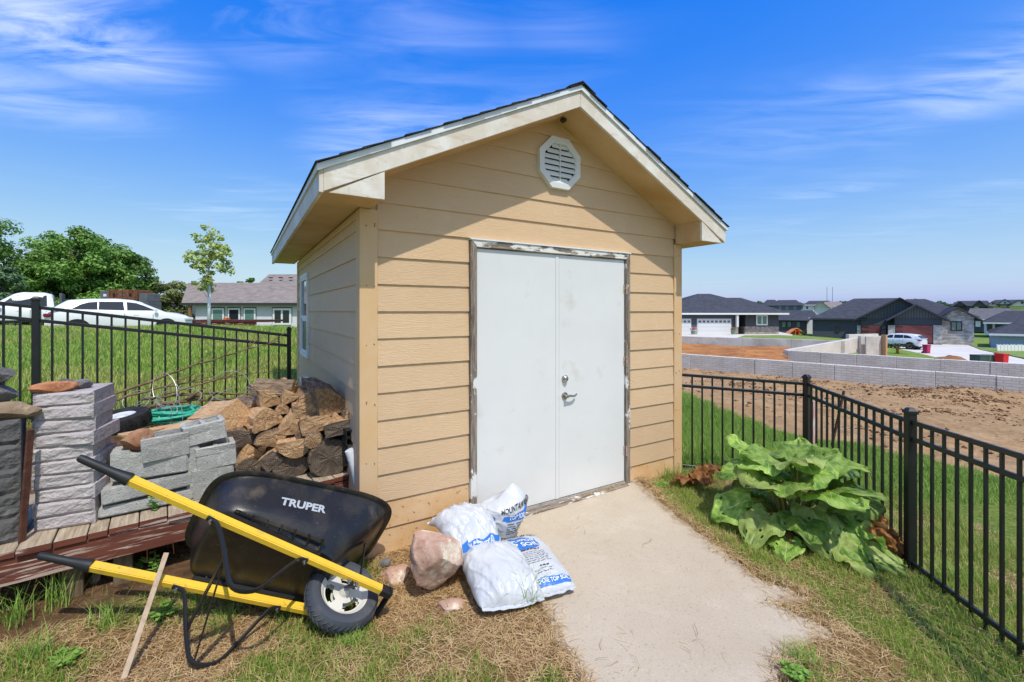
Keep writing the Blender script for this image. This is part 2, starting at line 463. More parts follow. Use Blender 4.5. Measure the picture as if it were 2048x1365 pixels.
# zones: how green / how dry / how bare the ground is
DECK_A, DECK_B = Vector((-2.70, 2.36)), Vector((-1.26, 3.50))
DK = (DECK_B - DECK_A).normalized(); DKN = Vector((-DK.y, DK.x))
def deck_sd(x, y):                                 # signed distance behind the deck's front edge
    return (np.asarray(x) - DECK_A.x) * DKN.x + (np.asarray(y) - DECK_A.y) * DKN.y
FA, FB = Vector((-4.32, 4.06)), Vector((-2.58, 5.17))
FD = (FB - FA).normalized(); FN = Vector((-FD.y, FD.x))
def fence_sd(x, y): return (np.asarray(x) - FA.x) * FN.x + (np.asarray(y) - FA.y) * FN.y
def zones(x, y):
    x = np.asarray(x, float); y = np.asarray(y, float)
    lot = lot_mask(x, y)
    n1 = fbm(x * 1.7 + 3, y * 1.7, 4); n2 = fbm(x * 5 + 9, y * 5 + 2, 3)
    hill = sstep(-.25, .35, fence_sd(x, y)) * (x < 1)
    right = sstep(1.15, 1.6, x + (y - 2.4) * .15 + (n2 - .5) * .5)          # lawn right of the pad
    front = (1 - right) * (1 - hill)
    green_f = sstep(.45, .64, n1 + .16 * sstep(2.35, 1.75, y) + .14 * sstep(-1.2, -2.4, x)) * .95
    beyond = sstep(2.95, 3.3, x)
    green_r = np.clip(sstep(.30, .56, n1 + .10 * beyond) * .9 + .12, 0, 1)
    dpad = polydist(x, y, PAD); edge = np.exp(-(dpad / .11) ** 2)
    green = front * green_f + right * green_r
    green = green * (1 - .85 * edge)
    lush = np.maximum(hill, sstep(4.3, 4.7, y) * (x > 1.5) * (x < 6) * sstep(2.6, 2.2, x * .35 + .0 * y) )
    back = sstep(4.95, 5.2, y - .02 * x) * (x > 1.4) * (1 - lot)
    lush = np.maximum(hill, back * .95)
    green = np.maximum(green, lush)
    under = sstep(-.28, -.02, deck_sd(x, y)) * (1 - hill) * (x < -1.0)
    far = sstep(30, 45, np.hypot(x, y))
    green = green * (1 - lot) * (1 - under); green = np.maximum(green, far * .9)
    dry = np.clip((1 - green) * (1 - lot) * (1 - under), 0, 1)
    return green, dry, lot, under, lush

def spaced(lo, hi, fine0, fine1, step, g):
    out = list(np.arange(fine0, fine1 + 1e-6, step)); s = step
    while out[-1] < hi: s *= g; out.append(out[-1] + s)
    s = step; pre = []
    x = fine0
    while x > lo: s *= g; x -= s; pre.append(x)
    return np.array(pre[::-1] + out)
gx = spaced(-1500, 1500, -4.6, 5.4, .045, 1.05)
gy = spaced(-60, 2600, 1.4, 6.2, .045, 1.045)
GX, GY = np.meshgrid(gx, gy, indexing='ij')
GZ = ground_z(GX, GY)
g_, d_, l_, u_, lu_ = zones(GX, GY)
nx, ny = GX.shape
idx = np.arange(nx * ny).reshape(nx, ny)
quads = np.stack([idx[:-1, :-1], idx[1:, :-1], idx[1:, 1:], idx[:-1, 1:]], -1).reshape(-1, 4)

gm = bpy.data.materials.new('ground'); gm.use_nodes = True
def build_ground_mat(m):
    nt = m.node_tree; n, l = nt.nodes, nt.links; bs = n['Principled BSDF']
    bs.inputs['Roughness'].default_value = .95; bs.inputs['Specular IOR Level'].default_value = .15
    at_ = n.new('ShaderNodeAttribute'); at_.attribute_name = 'tint'
    sp = n.new('ShaderNodeSeparateColor'); l.new(at_.outputs['Color'], sp.inputs[0])
    t = n.new('ShaderNodeTexCoord')
    def nz(sc, det=8, dis=0.0, ro=.65):
        x = n.new('ShaderNodeTexNoise'); x.inputs['Scale'].default_value = sc; x.inputs['Detail'].default_value = det
        x.inputs['Distortion'].default_value = dis; x.inputs['Roughness'].default_value = ro
        l.new(t.outputs['Object'], x.inputs['Vector']); return x.outputs['Fac']
    def ramp(fac, stops):
        r = n.new('ShaderNodeValToRGB'); e = r.color_ramp.elements
        e[0].position = stops[0][0]; e[0].color = (*stops[0][1], 1); e[1].position = stops[-1][0]; e[1].color = (*stops[-1][1], 1)
        for p, c in stops[1:-1]:
            q = e.new(p); q.color = (*c, 1)
        l.new(fac, r.inputs[0]); return r.outputs[0]
    def mix(f, a, b, mode='MIX'):
        x = n.new('ShaderNodeMixRGB'); x.blend_type = mode
        if isinstance(f, float): x.inputs[0].default_value = f
        else: l.new(f, x.inputs[0])
        for i, c in ((1, a), (2, b)):
            if isinstance(c, tuple): x.inputs[i].default_value = (*c, 1)
            else: l.new(c, x.inputs[i])
        return x.outputs[0]
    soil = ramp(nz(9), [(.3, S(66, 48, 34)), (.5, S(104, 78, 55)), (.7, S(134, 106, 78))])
    straw = ramp(nz(34, 9, .8, .75), [(.28, S(92, 66, 42)), (.45, S(150, 116, 76)), (.58, S(188, 154, 106)), (.75, S(214, 184, 138))])
    straw = mix(nz(2.3), straw, ramp(nz(60), [(.3, S(96, 70, 45)), (.7, S(176, 140, 96))]))
    grass = ramp(nz(26, 9, .5, .7), [(.3, S(72, 88, 36)), (.5, S(112, 130, 54)), (.7, S(150, 156, 80))])
    gfar = ramp(nz(.8, 9, .2, .7), [(.3, S(98, 122, 50)), (.5, S(120, 142, 62)), (.7, S(150, 164, 84))])
    dirt = ramp(nz(1.1, 10, .6, .7), [(.28, S(132, 98, 64)), (.45, S(172, 136, 96)), (.58, S(194, 160, 118)), (.75, S(212, 184, 146))])
    dirt = mix(nz(.35, 5), dirt, ramp(nz(7, 9), [(.3, S(128, 95, 62)), (.7, S(198, 164, 120))]))
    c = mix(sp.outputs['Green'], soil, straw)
    gsel = n.new('ShaderNodeMapRange'); gsel.inputs['From Min'].default_value = 12; gsel.inputs['From Max'].default_value = 40
    ln = n.new('ShaderNodeVectorMath'); ln.operation = 'LENGTH'; l.new(t.outputs['Object'], ln.inputs[0]); l.new(ln.outputs['Value'], gsel.inputs['Value'])
    c = mix(sp.outputs['Red'], c, mix(gsel.outputs[0], grass, gfar))
    c = mix(sp.outputs['Blue'], c, dirt)
    l.new(c, bs.inputs['Base Color'])
    b1 = n.new('ShaderNodeBump'); b1.inputs['Strength'].default_value = .6; b1.inputs['Distance'].default_value = .02; l.new(nz(40, 9), b1.inputs['Height'])
    b2 = n.new('ShaderNodeBump'); b2.inputs['Strength'].default_value = .7; b2.inputs['Distance'].default_value = .08; l.new(nz(5, 9), b2.inputs['Height'])
    l.new(b1.outputs[0], b2.inputs['Normal']); l.new(b2.outputs[0], bs.inputs['Normal'])
build_ground_mat(gm)
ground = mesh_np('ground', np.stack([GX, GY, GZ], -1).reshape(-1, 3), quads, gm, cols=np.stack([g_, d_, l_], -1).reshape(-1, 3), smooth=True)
tag(ground, 'sloping ground of grass, dry thatch and bare soil', 'ground', kind='structure')

# ------------------------------------------------------------------ concrete pad in front of the doors
M_PAD = mat('pad_concrete', S(190, 176, 156), .95, var=[(S(180, 165, 144), 1.3, .4, .75), (S(199, 187, 169), 3.5, .55, .8), (S(158, 144, 126), 70, .56, .72), (S(212, 202, 188), 120, .60, .72), (S(120, 104, 86), 30, .71, .76), (S(176, 156, 128), .8, .58, .74)],
            bump=(160, .6, .004), bump2=(9, .25, .01), spec=.2)
def make_pad():
    bm = bmesh.new()
    # densify and roughen the outline where the thatch grows over it
    pts = []
    n = len(PAD)
    for i in range(n):
        a, b = Vector(PAD[i]), Vector(PAD[(i + 1) % n]); L = (b - a).length; k = max(1, int(L / .04))
        for j in range(k):
            p = a.lerp(b, j / k)
            if i > 1: p = p + Vector((noise.noise((p.x * 6, p.y * 6, 1)) * .035 + noise.noise((p.x * 25, p.y * 25, 4)) * .014, noise.noise((p.x * 6, p.y * 6, 9)) * .03))
            pts.append(p)
    top = [bm.verts.new((p.x, p.y, float(pad_z(p.x, p.y)))) for p in pts]
    bot = [bm.verts.new((p.x, p.y, float(pad_z(p.x, p.y)) - .1)) for p in pts]
    bm.faces.new(top)
    for i in range(len(pts)):
        j = (i + 1) % len(pts); bm.faces.new((top[i], bot[i], bot[j], top[j]))
    bmesh.ops.triangulate(bm, faces=[f for f in bm.faces if len(f.verts) > 4])
    bmesh.ops.recalc_face_normals(bm, faces=bm.faces)
    me = bpy.data.meshes.new('concrete_pad'); bm.to_mesh(me); bm.free(); me.materials.append(M_PAD)
    o = bpy.data.objects.new('concrete_pad', me); COL.objects.link(o)
    tag(o, 'weathered concrete pad in front of the white doors', 'pad', kind='structure')
make_pad()

# ------------------------------------------------------------------ the shed
SO = Vector((-1.061, 3.172, 0)); SRZ = math.atan2(.5181, .8553)
SHW, SHD, SLOPE, OH, EV = 3.386, 4.10, .492, .36, .3355
MID = SHW / 2
shed = empty('garden_shed', SO, SRZ, 'tan lap-sided garden shed with gable roof and white double doors', 'shed')
TAN = S(216, 185, 148)
M_SIDE = mat('siding_paint', TAN, .62, var=[(S(209, 176, 138), 1.1, .35, .75), (S(221, 192, 157), 2.2, .55, .8), (S(200, 164, 122), 7, .60, .78, (.5, .5, 6)), (S(150, 116, 82), 34, .70, .75), (S(226, 202, 172), 14, .60, .75, (.4, .4, 7))],
             bump=(22, .8, .005, (.8, 5, 12)), bump2=(70, .5, .002, (.7, 5, 10)), spec=.35, rnd_v=.045)
M_SIDE_LOW = mat('siding_splashed', TAN, .7, var=[(S(206, 160, 104), 3, .35, .7), (S(150, 104, 62), 30, .62, .7), (S(128, 88, 52), 80, .64, .72)], bump=(26, .5, .0035, (.9, 6, 9)), spec=.3)
M_TRIM = mat('trim_paint', S(214, 182, 143), .65, var=[(S(212, 170, 116), 2.5, .4, .75), (S(196, 150, 98), 30, .68, .78)], bump=(60, .35, .002, (3, 3, .6)), spec=.35)
M_SOFF = mat('soffit_paint', S(214, 180, 138), .7, var=[(S(196, 154, 100), 2, .4, .7)], bump=(60, .15, .001))
M_FASC = mat('fascia_paint', S(214, 204, 190), .68, var=[(S(228, 224, 216), 2.6, .50, .62), (S(196, 176, 146), 5, .55, .75, (.5, 1, 3)), (S(186, 178, 168), 22, .60, .75)], bump=(50, .3, .002, (.7, 1, 4)))
M_WHITE = mat('white_metal', S(226, 230, 233), .42, var=[(S(206, 211, 214), 3, .5, .8)], spec=.5)
M_DOOR = mat('door_paint', S(223, 224, 222), .40, var=[(S(215, 216, 215), 1.2, .4, .75), (S(172, 164, 150), 48, .69, .74), (S(198, 192, 180), 3, .60, .8)], bump=(3, .06, .004), spec=.5)
M_DARK = mat('dark_gap', S(30, 26, 23), .9)
M_SHIN = mat('shingle', S(58, 58, 62), .95, var=[(S(36, 36, 40), 8, .4, .7), (S(84, 82, 82), 60, .55, .75)], bump=(120, .6, .004), spec=.15)
M_WOODW = mat('weathered_trim', S(140, 128, 116), .9, var=[(S(92, 80, 70), 22, .42, .62, (2.4, 2.4, .22)), (S(168, 158, 148), 40, .5, .7, (3, 3, .2)), (S(226, 224, 218), 3.4, .555, .585, (2.2, 1, .9))],
              bump=(60, .9, .005, (3, 3, .25)))
M_WOODWX = mat('weathered_head_trim', S(146, 134, 122), .9, var=[(S(92, 80, 70), 22, .42, .62, (.22, 2.4, 2.4)), (S(168, 158, 148), 40, .5, .7, (.2, 3, 3)), (S(228, 226, 220), 3.2, .50, .54, (1.0, 2, 2.6))],
              bump=(60, .9, .005, (.25, 3, 3)))
M_NICKEL = mat('satin_nickel', S(186, 182, 174), .28, metal=1.0)
M_RUSTH = mat('hinge_metal', S(196, 176, 160), .5, metal=.3, var=[(S(170, 92, 48), 40, .5, .65)])
M_SLAB = mat('foundation', S(150, 146, 140), .95, var=[(S(110, 106, 100), 6, .4, .7)], bump=(60, .4, .004))

ZS = 3.475                                          # underside of the rake soffit at the ridge
def soff(x): return ZS - SLOPE * abs(x - MID)
# core
MB().prism([(0, -.02), (SHW, -.02), (SHW, 2.6), (MID, 3.44), (0, 2.6)], lambda x, z: (x, .004, z), lambda x, z: (x, SHD, z)).build('wall', M_TRIM, shed)
MB().bb(.03, SHW - .03, .03, SHD - .03, -.30, -.022).build('foundation', M_SLAB, shed)
def clip_top(poly):
    """clip an (x,z) polygon against the two soffit lines"""
    for sgn in (-1, 1):
        out = []
        f = lambda p: ZS - SLOPE * sgn * (p[0] - MID) - p[1]
        for i in range(len(poly)):
            a, b = poly[i - 1], poly[i]; fa, fb = f(a), f(b)
            if (fa >= 0) != (fb >= 0):
                t = fa / (fa - fb); out.append((a[0] + (b[0] - a[0]) * t, a[1] + (b[1] - a[1]) * t))
            if fb >= 0: out.append(b)
        poly = out
        if len(poly) < 3: return []
    return poly
EXPO, Z0 = .1965, -.0185
def board(x0, x1, k, ztop=None, m=None):
    zb = Z0 + EXPO * k; zt = zb + EXPO + .022
    if ztop: zt = min(zt, ztop)
    j = rnd.uniform(-.0012, .0012)
    poly = clip_top([(x0, zb), (x1, zb), (x1, zt), (x0, zt)])
    if len(poly) < 3: return
    yo = lambda z: -.0185 + (z - zb) / (EXPO + .022) * .0135 + j
    MB().prism(poly, lambda x, z: (x, yo(z), z), lambda x, z: (x, yo(z) + .0035 if z > zb + .1 else -.001, z)).build('siding_board', m or (M_SIDE if k > 0 else M_SIDE_LOW), shed)
DX0, DX1, DZT = .83, 2.60, 2.322
for k in range(18):
    zb = Z0 + EXPO * k
    lo, hi = (.1025, SHW - .1025) if zb < 2.45 else (.002, SHW - .002)
    if zb + EXPO * .5 < DZT:
        board(lo, DX0 - .003, k, m=M_SIDE_LOW if k < 2 else None); board(DX1 + .003, hi, k, m=M_SIDE_LOW if k < 1 else None)
    else: board(lo, hi, k)
# side wall boards (left wall faces -x; right wall faces +x)
WY0, WY1, WZ0, WZ1 = 2.84, 3.52, 1.20, 2.195
def side_board(y0, y1, k, side, z0=None, z1=None):
    zb = Z0 + EXPO * k; zt = min(zb + EXPO + .022, 2.50)
    if z0 is not None: zb_ = max(zb, z0)
    else: zb_ = zb
    if z1 is not None: zt = min(zt, z1)
    if zt - zb_ < .012: return
    sg = -1 if side == 0 else 1; X = 0 if side == 0 else SHW
    xo = lambda z: X + sg * (.0185 - (z - zb) / (EXPO + .022) * .0135)
    MB().prism([(y0, zb_), (y1, zb_), (y1, zt), (y0, zt)], lambda y, z: (xo(z), y, z), lambda y, z: (X + sg * .001, y, z)).build('siding_board', M_SIDE if k > 0 else M_SIDE_LOW, shed)
for k in range(13):
    zb = Z0 + EXPO * k; zt = zb + EXPO
    if zt > WZ0 - .03 and zb < WZ1 + .03:
        side_board(.1025, WY0 - .04, k, 0); side_board(WY1 + .04, SHD - .09, k, 0)
        if zb < WZ0 - .04: side_board(WY0 - .037, WY1 + .037, k, 0, z1=WZ0 - .042)
        if zt > WZ1 + .05: side_board(WY0 - .037, WY1 + .037, k, 0, z0=WZ1 + .042)
    else: side_board(.1025, SHD - .09, k, 0)
    side_board(.1025, SHD - .09, k, 1)
# corner boards
M_NAIL = mat('nail_head', S(150, 122, 92), .6)
for zz in np.arange(.25, 2.4, .42):
    for xx in (.022, .078, SHW - .078, SHW - .022):
        MB().tube([(xx + rnd.uniform(-.006, .006), -.0272, zz + rnd.uniform(-.03, .03)), (xx, -.0255, zz)], .004, 6).build('nail', M_NAIL, shed)
for (x0, x1, y0, y1) in ((-.024, .10, -.026, -.002), (-.026, -.002, -.0255, .10), (SHW - .10, SHW + .024, -.026, -.002), (SHW + .002, SHW + .026, -.0255, .10),
                         (-.024, -.002, SHD - .09, SHD + .02), (SHW + .002, SHW + .024, SHD - .09, SHD + .02)):
    zt = 2.478
    MB().bb(x0, x1, y0, y1, -.03, zt).build('corner_board', M_TRIM, shed, bevel=.003)
MB().bb(-.03, -.004, .101, SHD - .09, 2.42, 2.474).build('frieze_board', M_TRIM, shed, bevel=.003)
# doors
MB().bb(DX0 + .05, DX1 - .05, -.0285, .0035, .018, .052).build('threshold', mat('sill_metal', S(188, 184, 176), .5, metal=.4, var=[(S(140, 130, 118), 12, .5, .7)]), shed)
MB().box(((DX0 + DX1) / 2, -.045, .024), (DX1 - DX0 - .06, .10, .022), Matrix.Rotation(R(6), 3, 'X')).build('sill', M_WOODWX, shed, bevel=.003)
def casing(name, poly, m):
    MB().prism(poly, lambda x, z: (x, -.047, z), lambda x, z: (x, -.0035, z)).build(name, m, shed, bevel=.004)
cw = .056
casing('door_casing', [(DX0, .0), (DX0 + cw, .0), (DX0 + cw, DZT - cw), (DX0, DZT)], M_WOODW)
casing('door_casing', [(DX1 - cw, .03), (DX1, .03), (DX1, DZT), (DX1 - cw, DZT - cw)], M_WOODW)
casing('door_casing', [(DX0 + .002, DZT + .001), (DX0 + cw + .001, DZT - cw + .001), (DX1 - cw - .001, DZT - cw + .001), (DX1 - .002, DZT + .001)], M_WOODWX)
MB().bb(DX0 - .004, DX1 + .004, -.056, -.002, DZT + .002, DZT + .012).build('drip_cap', M_WHITE, shed)
DM = 1.722
for n_, (x0, x1) in enumerate(((DX0 + cw + .004, DM - .003), (DM + .003, DX1 - cw - .004))):
    d = MB().bb(x0, x1, -.022, .003, .058, DZT - cw - .006).build('door', M_DOOR, shed, bevel=.003)
    if n_ == 0:
        MB().bb(x1 - .034, x1 + .0005, -.0275, -.0222, .058, DZT - cw - .012).build('astragal', M_DOOR, d, bevel=.001)
    else:
        Y90 = Matrix.Rotation(R(90), 4, 'X')
        MB().lathe([(0, .040), (.012, .040), (.014, .034), (.022, .031), (.0335, .012), (.0335, .0), (0, .0)], 28, Matrix.Translation((x0 + .062, -.0225, 1.137)) @ Y90).build('deadbolt', M_NICKEL, d, smooth=40)
        h = MB(); T = Matrix.Translation((x0 + .062, -.0225, .980)) @ Y90
        h.lathe([(0, .012), (.030, .012), (.034, .006), (.034, .0), (0, .0)], 28, T)
        h.lathe([(0, .055), (.013, .052), (.014, .012), (0, .010)], 16, T)
        h.tube([(x0 + .062, -.068, .980), (x0 + .085, -.070, .985), (x0 + .115, -.068, .979), (x0 + .145, -.063, .975), (x0 + .172, -.056, .986), (x0 + .180, -.053, .990)], [.0125, .011, .0095, .009, .008, .006], 10)
        h.build('handle', M_NICKEL, d, smooth=40)
        for zz in (1.97, 1.25, .36):
            MB().tube([(DX1 - cw + .001, -.0505, zz - .05), (DX1 - cw + .001, -.0505, zz + .05)], .0075, 8).bb(DX1 - cw - .018, DX1 - cw, -.0245, -.0225, zz - .045, zz + .045).build('hinge', M_RUSTH, d)
# gable vent (octagon with louvres)
VC, VR = Vector((1.722, 0, 3.083)), .247
def octo(r): return [(VC.x + r * math.cos(R(22.5 + 45 * k)), VC.z + r * math.sin(R(22.5 + 45 * k))) for k in range(8)]
vent = empty('gable_vent', (0, 0, 0)); vent.parent = shed
fr = MB(); o_, i_ = octo(VR), octo(VR - .062); o2 = octo(VR + .004); i2 = octo(VR - .052)
P = []
for k in range(8):
    P.append([Vector((o2[k][0], -.004, o2[k][1])), Vector((o_[k][0], -.052, o_[k][1])), Vector((i2[k][0], -.055, i2[k][1])), Vector((i_[k][0], -.046, i_[k][1])), Vector((i_[k][0], -.020, i_[k][1]))])
fr.grid(P, True)
M_VENT = mat('vent_vinyl', S(224, 226, 226), .5, spec=.4, var=[(S(208, 211, 212), 5, .4, .8)])
fr.build('frame', M_VENT, vent)
MB().prism(octo(VR - .02), lambda x, z: (x, -.0215, z), lambda x, z: (x, -.0195, z)).build('backing', M_DARK, vent)
ri = VR - .060
for k in range(7):
    z = VC.z + ri * (-.80 + 1.62 * k / 6); hw = min(ri * .924, ri * 1.306 - abs(z - VC.z)) - .003 if abs(z - VC.z) > ri * .38 else ri * .921
    MB().add([(VC.x - hw, -.047, z - .020), (VC.x + hw, -.047, z - .020), (VC.x + hw, -.026, z + .022), (VC.x - hw, -.026, z + .022),
              (VC.x - hw, -.043, z - .024), (VC.x + hw, -.043, z - .024), (VC.x + hw, -.022, z + .019), (VC.x - hw, -.022, z + .019)],
             [(0, 1, 2, 3), (7, 6, 5, 4), (0, 4, 5, 1), (3, 2, 6, 7), (0, 3, 7, 4), (1, 5, 6, 2)]).build('slat', M_VENT, vent)
MB().bb(VC.x - .004, VC.x + .004, -.0475, -.03, VC.z - ri * .9, VC.z + ri * .9).build('mullion', M_VENT, vent)
# side window
win = empty('side_window', (0, 0, 0)); win.parent = shed
def wframe(y0, y1, z0, z1, w, xo, xi, nm, par):
    m = MB(); m.bb(xo, xi, y0, y1, z0, z0 + w); m.bb(xo, xi, y0, y1, z1 - w, z1); m.bb(xo, xi, y0, y0 + w, z0 + w, z1 - w); m.bb(xo, xi, y1 - w, y1, z0 + w, z1 - w)
    return m.build(nm, M_WHITE, par)
wframe(WY0 - .035, WY1 + .035, WZ0 - .04, WZ1 + .04, .045, -.040, -.002, 'frame', win)
zm = (WZ0 + WZ1) / 2 - .02
wframe(WY0 + .011, WY1 - .011, zm - .02, WZ1 - .006, .035, -.034, -.010, 'sash', win)
wframe(WY0 + .011, WY1 - .011, WZ0 + .006, zm - .021, .035, -.024, -.004, 'sash', win)
M_GLASS = glass_mat('window_glass', (.10, .12, .14), .04)
MB().bb(-.016, -.012, WY0 + .04, WY1 - .04, zm + .014, WZ1 - .04).build('pane', M_GLASS, win)
MB().bb(-.0105, -.0065, WY0 + .04, WY1 - .04, WZ0 + .04, zm - .055).build('pane', mat('screen_glass', S(52, 58, 62), .35), win)
# roof
RT = 3.463                                           # fascia's lower edge at the ridge
FB_ = lambda x: RT - SLOPE * abs(x - MID)
XL, XR = -EV, SHW + EV - .03
YF, YB = -OH, SHD + OH
FH = .165
def fascia(xa, xb, y0, y1, nm='rake_fascia'):
    MB().prism([(xa, FB_(xa)), (xb, FB_(xb)), (xb, FB_(xb) + FH), (xa, FB_(xa) + FH)], lambda x, z: (x, y0, z), lambda x, z: (x, y1, z)).build(nm, M_FASC, shed, bevel=.002)
fascia(XL + .026, MID - .0008, YF, YF + .024); fascia(MID + .0008, XR - .026, YF, YF + .024)
fascia(XL + .026, MID - .0008, YB - .024, YB); fascia(MID + .0008, XR - .026, YB - .024, YB)
for x0, x1 in ((XL, XL + .0255), (XR - .0255, XR)):
    xm = x0 if x0 < 0 else x1
    MB().bb(x0, x1, YF + .001, YB - .001, FB_(xm) + .004, FB_(xm) + FH + .004).build('eave_fascia', M_FASC, shed, bevel=.002)
# soffits: raked at the gables, level at the eaves
def slopebox(xa, xb, y0, y1, off0, off1, nm, m, par, bev=0):
    f0 = lambda x: FB_(x) + off0; f1 = lambda x: FB_(x) + off1
    return MB().prism([(xa, f0(xa)), (xb, f0(xb)), (xb, f1(xb)), (xa, f1(xa))], lambda x, z: (x, y0, z), lambda x, z: (x, y1, z)).build(nm, m, par, bevel=bev)
for xa, xb in ((.0, MID), (MID, SHW)):
    slopebox(xa, xb, YF + .0245, -.0005, .012, .022, 'rake_soffit', M_SOFF, shed)
    slopebox(xa, xb, SHD + .001, YB - .0245, .012, .022, 'rake_soffit', M_SOFF, shed)
ZE = FB_(XL) + .018
for x0, x1 in ((XL + .026, -.0265), (SHW + .0265, XR - .026)):
    MB().bb(x0, x1, YF + .025, YB - .025, ZE, ZE + .012).build('eave_soffit', M_SOFF, shed)
for sg, xi, xo in ((0, .055, XL + .027), (1, SHW - .085, XR - .027)):
    zt = FB_(xi) + .010
    tri = [(xo, ZE - .004), (xi, ZE - .004), (xi, zt), (xo + (.02 if sg == 0 else -.02), FB_(xo) + .012)]
    MB().prism(tri, lambda x, z: (x, YF + .026, z), lambda x, z: (x, -.028, z)).build('eave_return', M_SOFF, shed)
    xs = xo - .012 if sg else xo + .012
    tri = [(xo + (.03 if sg == 0 else -.03), ZE - .008), (xi + (.004 if sg == 0 else -.004), ZE - .008), (xi + (.004 if sg == 0 else -.004), FB_(xi) - .0015)]
    MB().prism(tri, lambda x, z: (x, YF + .003, z), lambda x, z: (x, YF + .0255, z)).build('return_board', M_FASC, shed)
roof = slopebox(XL + .026, MID, YF + .0242, YB - .0242, .03, FH + .008, 'roof', M_SHIN, shed)
roof2 = slopebox(MID + .0002, XR - .026, YF + .0242, YB - .0242, .03, FH + .008, 'roof', M_SHIN, shed)
# metal drip edge and shingle courses
for xa, xb in ((XL - .012, MID), (MID, XR + .012)):
    for y0, y1 in ((YF - .016, YF - .002), (YB + .002, YB + .016)):
        slopebox(xa, xb, y0, y1, FH - .030, FH + .010, 'drip_edge', M_WHITE, shed)
for x0, x1 in ((XL - .014, XL - .002), (XR + .002, XR + .014)):
    xm = XL if x0 < 0 else XR
    MB().bb(x0, x1, YF, YB, FB_(xm) + FH - .03, FB_(xm) + FH + .012).build('drip_edge', M_WHITE, shed)
NC = 15
for sg, par in ((-1, roof), (1, roof2)):
    Xe = XL - .026 if sg < 0 else XR + .026
    run = abs(Xe - MID)
    for c in range(NC):
        a = c / NC * run; b = min((c + 1.35) / NC * run, run + .02)
        xa = Xe - sg * a; xb = Xe - sg * b
        ja, jb = rnd.uniform(-.012, .01), rnd.uniform(-.012, .01)
        th = rnd.uniform(.006, .011)
        f = lambda x: RT - SLOPE * sg * (x - MID) + FH + .0105
        poly = [(xa, f(xa) + .006), (xb, f(xb)), (xb, f(xb) + .005), (xa, f(xa) + .006 + th)]
        MB().prism(poly, lambda x, z: (x, YF - .030 + ja, z), lambda x, z: (x, YB + .03 + jb, z)).build('shingle', M_SHIN, par)
for k in range(16):
    y0 = YF - .034 + k * .31
    if y0 > YB: break
    m = MB(); w = .14; zr = RT + FH + .026
    m.prism([(MID - w, zr - SLOPE * w), (MID, zr + .002), (MID + w, zr - SLOPE * w), (MID + w, zr - SLOPE * w + .008), (MID, zr + .012), (MID - w, zr - SLOPE * w + .008)],
            lambda x, z: (x, y0, z), lambda x, z: (x, min(y0 + .33, YB + .03), z + .004)).build('ridge_cap', M_SHIN, roof)
# wasp nest under the ridge
MB().lathe([(.0, .0), (.016, .004), (.03, .018), (.026, .034), (.006, .04), (0, .04)], 12, Matrix.Translation((MID + .02, -.10, FB_(MID + .02) - .028))).build('wasp_nest', mat('nest', S(70, 58, 48), .95), shed, smooth=True)
# ------------------------------------------------------------------ fences
M_FENCE = mat('black_aluminium', S(24, 25, 28), .38, spec=.5, var=[(S(36, 37, 40), 6, .5, .8)])
def fence(name, label, posts, spacing=.1016, bottom=1.0, gap=.118, pw=.075, pend=None):
    """posts: (x, y, top-rail z, post width); pickets hang between three rails"""
    root = empty(name, (posts[0][0], posts[0][1], 0), 0, label, 'fence')
    O = Vector((posts[0][0], posts[0][1], 0))
    for i, (x, y, zr, w) in enumerate(posts):
        if not w: continue
        zg = gz(x, y) - .12
        d = Vector((posts[min(i + 1, len(posts) - 1)][0] - posts[max(i - 1, 0)][0], posts[min(i + 1, len(posts) - 1)][1] - posts[max(i - 1, 0)][1], 0))
        rz = Matrix.Rotation(math.atan2(d.y, d.x), 3, 'Z'); c = Vector((x, y, 0)) - O
        top = zr + .065
        p = MB().box(c + Vector((0, 0, (zg + top) / 2)), (w, w, top - zg), rz).build('post', M_FENCE, root, bevel=.004)
        m = MB()
        m.box(c + Vector((0, 0, top + .006)), (w + .012, w + .012, .022), rz); m.box(c + Vector((0, 0, top + .026)), (w + .004, w + .004, .02), rz, .55)
        m.build('post_cap', M_FENCE, p, bevel=.002)
    for i in range(len(posts) - 1):
        a = Vector((posts[i][0], posts[i][1], posts[i][2])) - O; b = Vector((posts[i + 1][0], posts[i + 1][1], posts[i + 1][2])) - O
        t = (b - a); hl = Vector((t.x, t.y, 0)).length
        for off in (0, -gap, -bottom):
            o = Vector((0, 0, off)); MB().bar(a + o, b + o, .022, .031).build('rail', M_FENCE, root, bevel=.003)
        n = max(1, round(hl / spacing) - 1)
        w0 = (posts[i][3] or 0); 
        for k in range(1, n + 1):
            q = a.lerp(b, (k + .0) / (n + 1))
            rz = Matrix.Rotation(math.atan2(t.y, t.x), 3, 'Z')
            z0 = q.z - bottom - .075; z1 = q.z + .0165
            MB().box((q.x, q.y, (z0 + z1) / 2), (.0155, .0155, z1 - z0), rz).build('picket', M_FENCE, root)
    return root
d_ = (FA - FB).normalized()
fence('iron_fence', 'black metal picket fence sloping down the lawn behind the block stacks',
      [(*(FA + d_ * 2.05), 1.786 + .154 * 2.05, .052), (FA.x, FA.y, 1.786, .054), (FB.x, FB.y, 1.469, .042)])
fence('iron_fence', 'black metal picket fence turning a corner beside the big leafy plant',
      [(1.875, 4.925, 1.05, 0), (3.107, 4.715, .983, .055), (2.847, 3.195, .960, .056), (2.50, 1.17, 1.005, .056), (2.30, .0, 1.03, .056)])

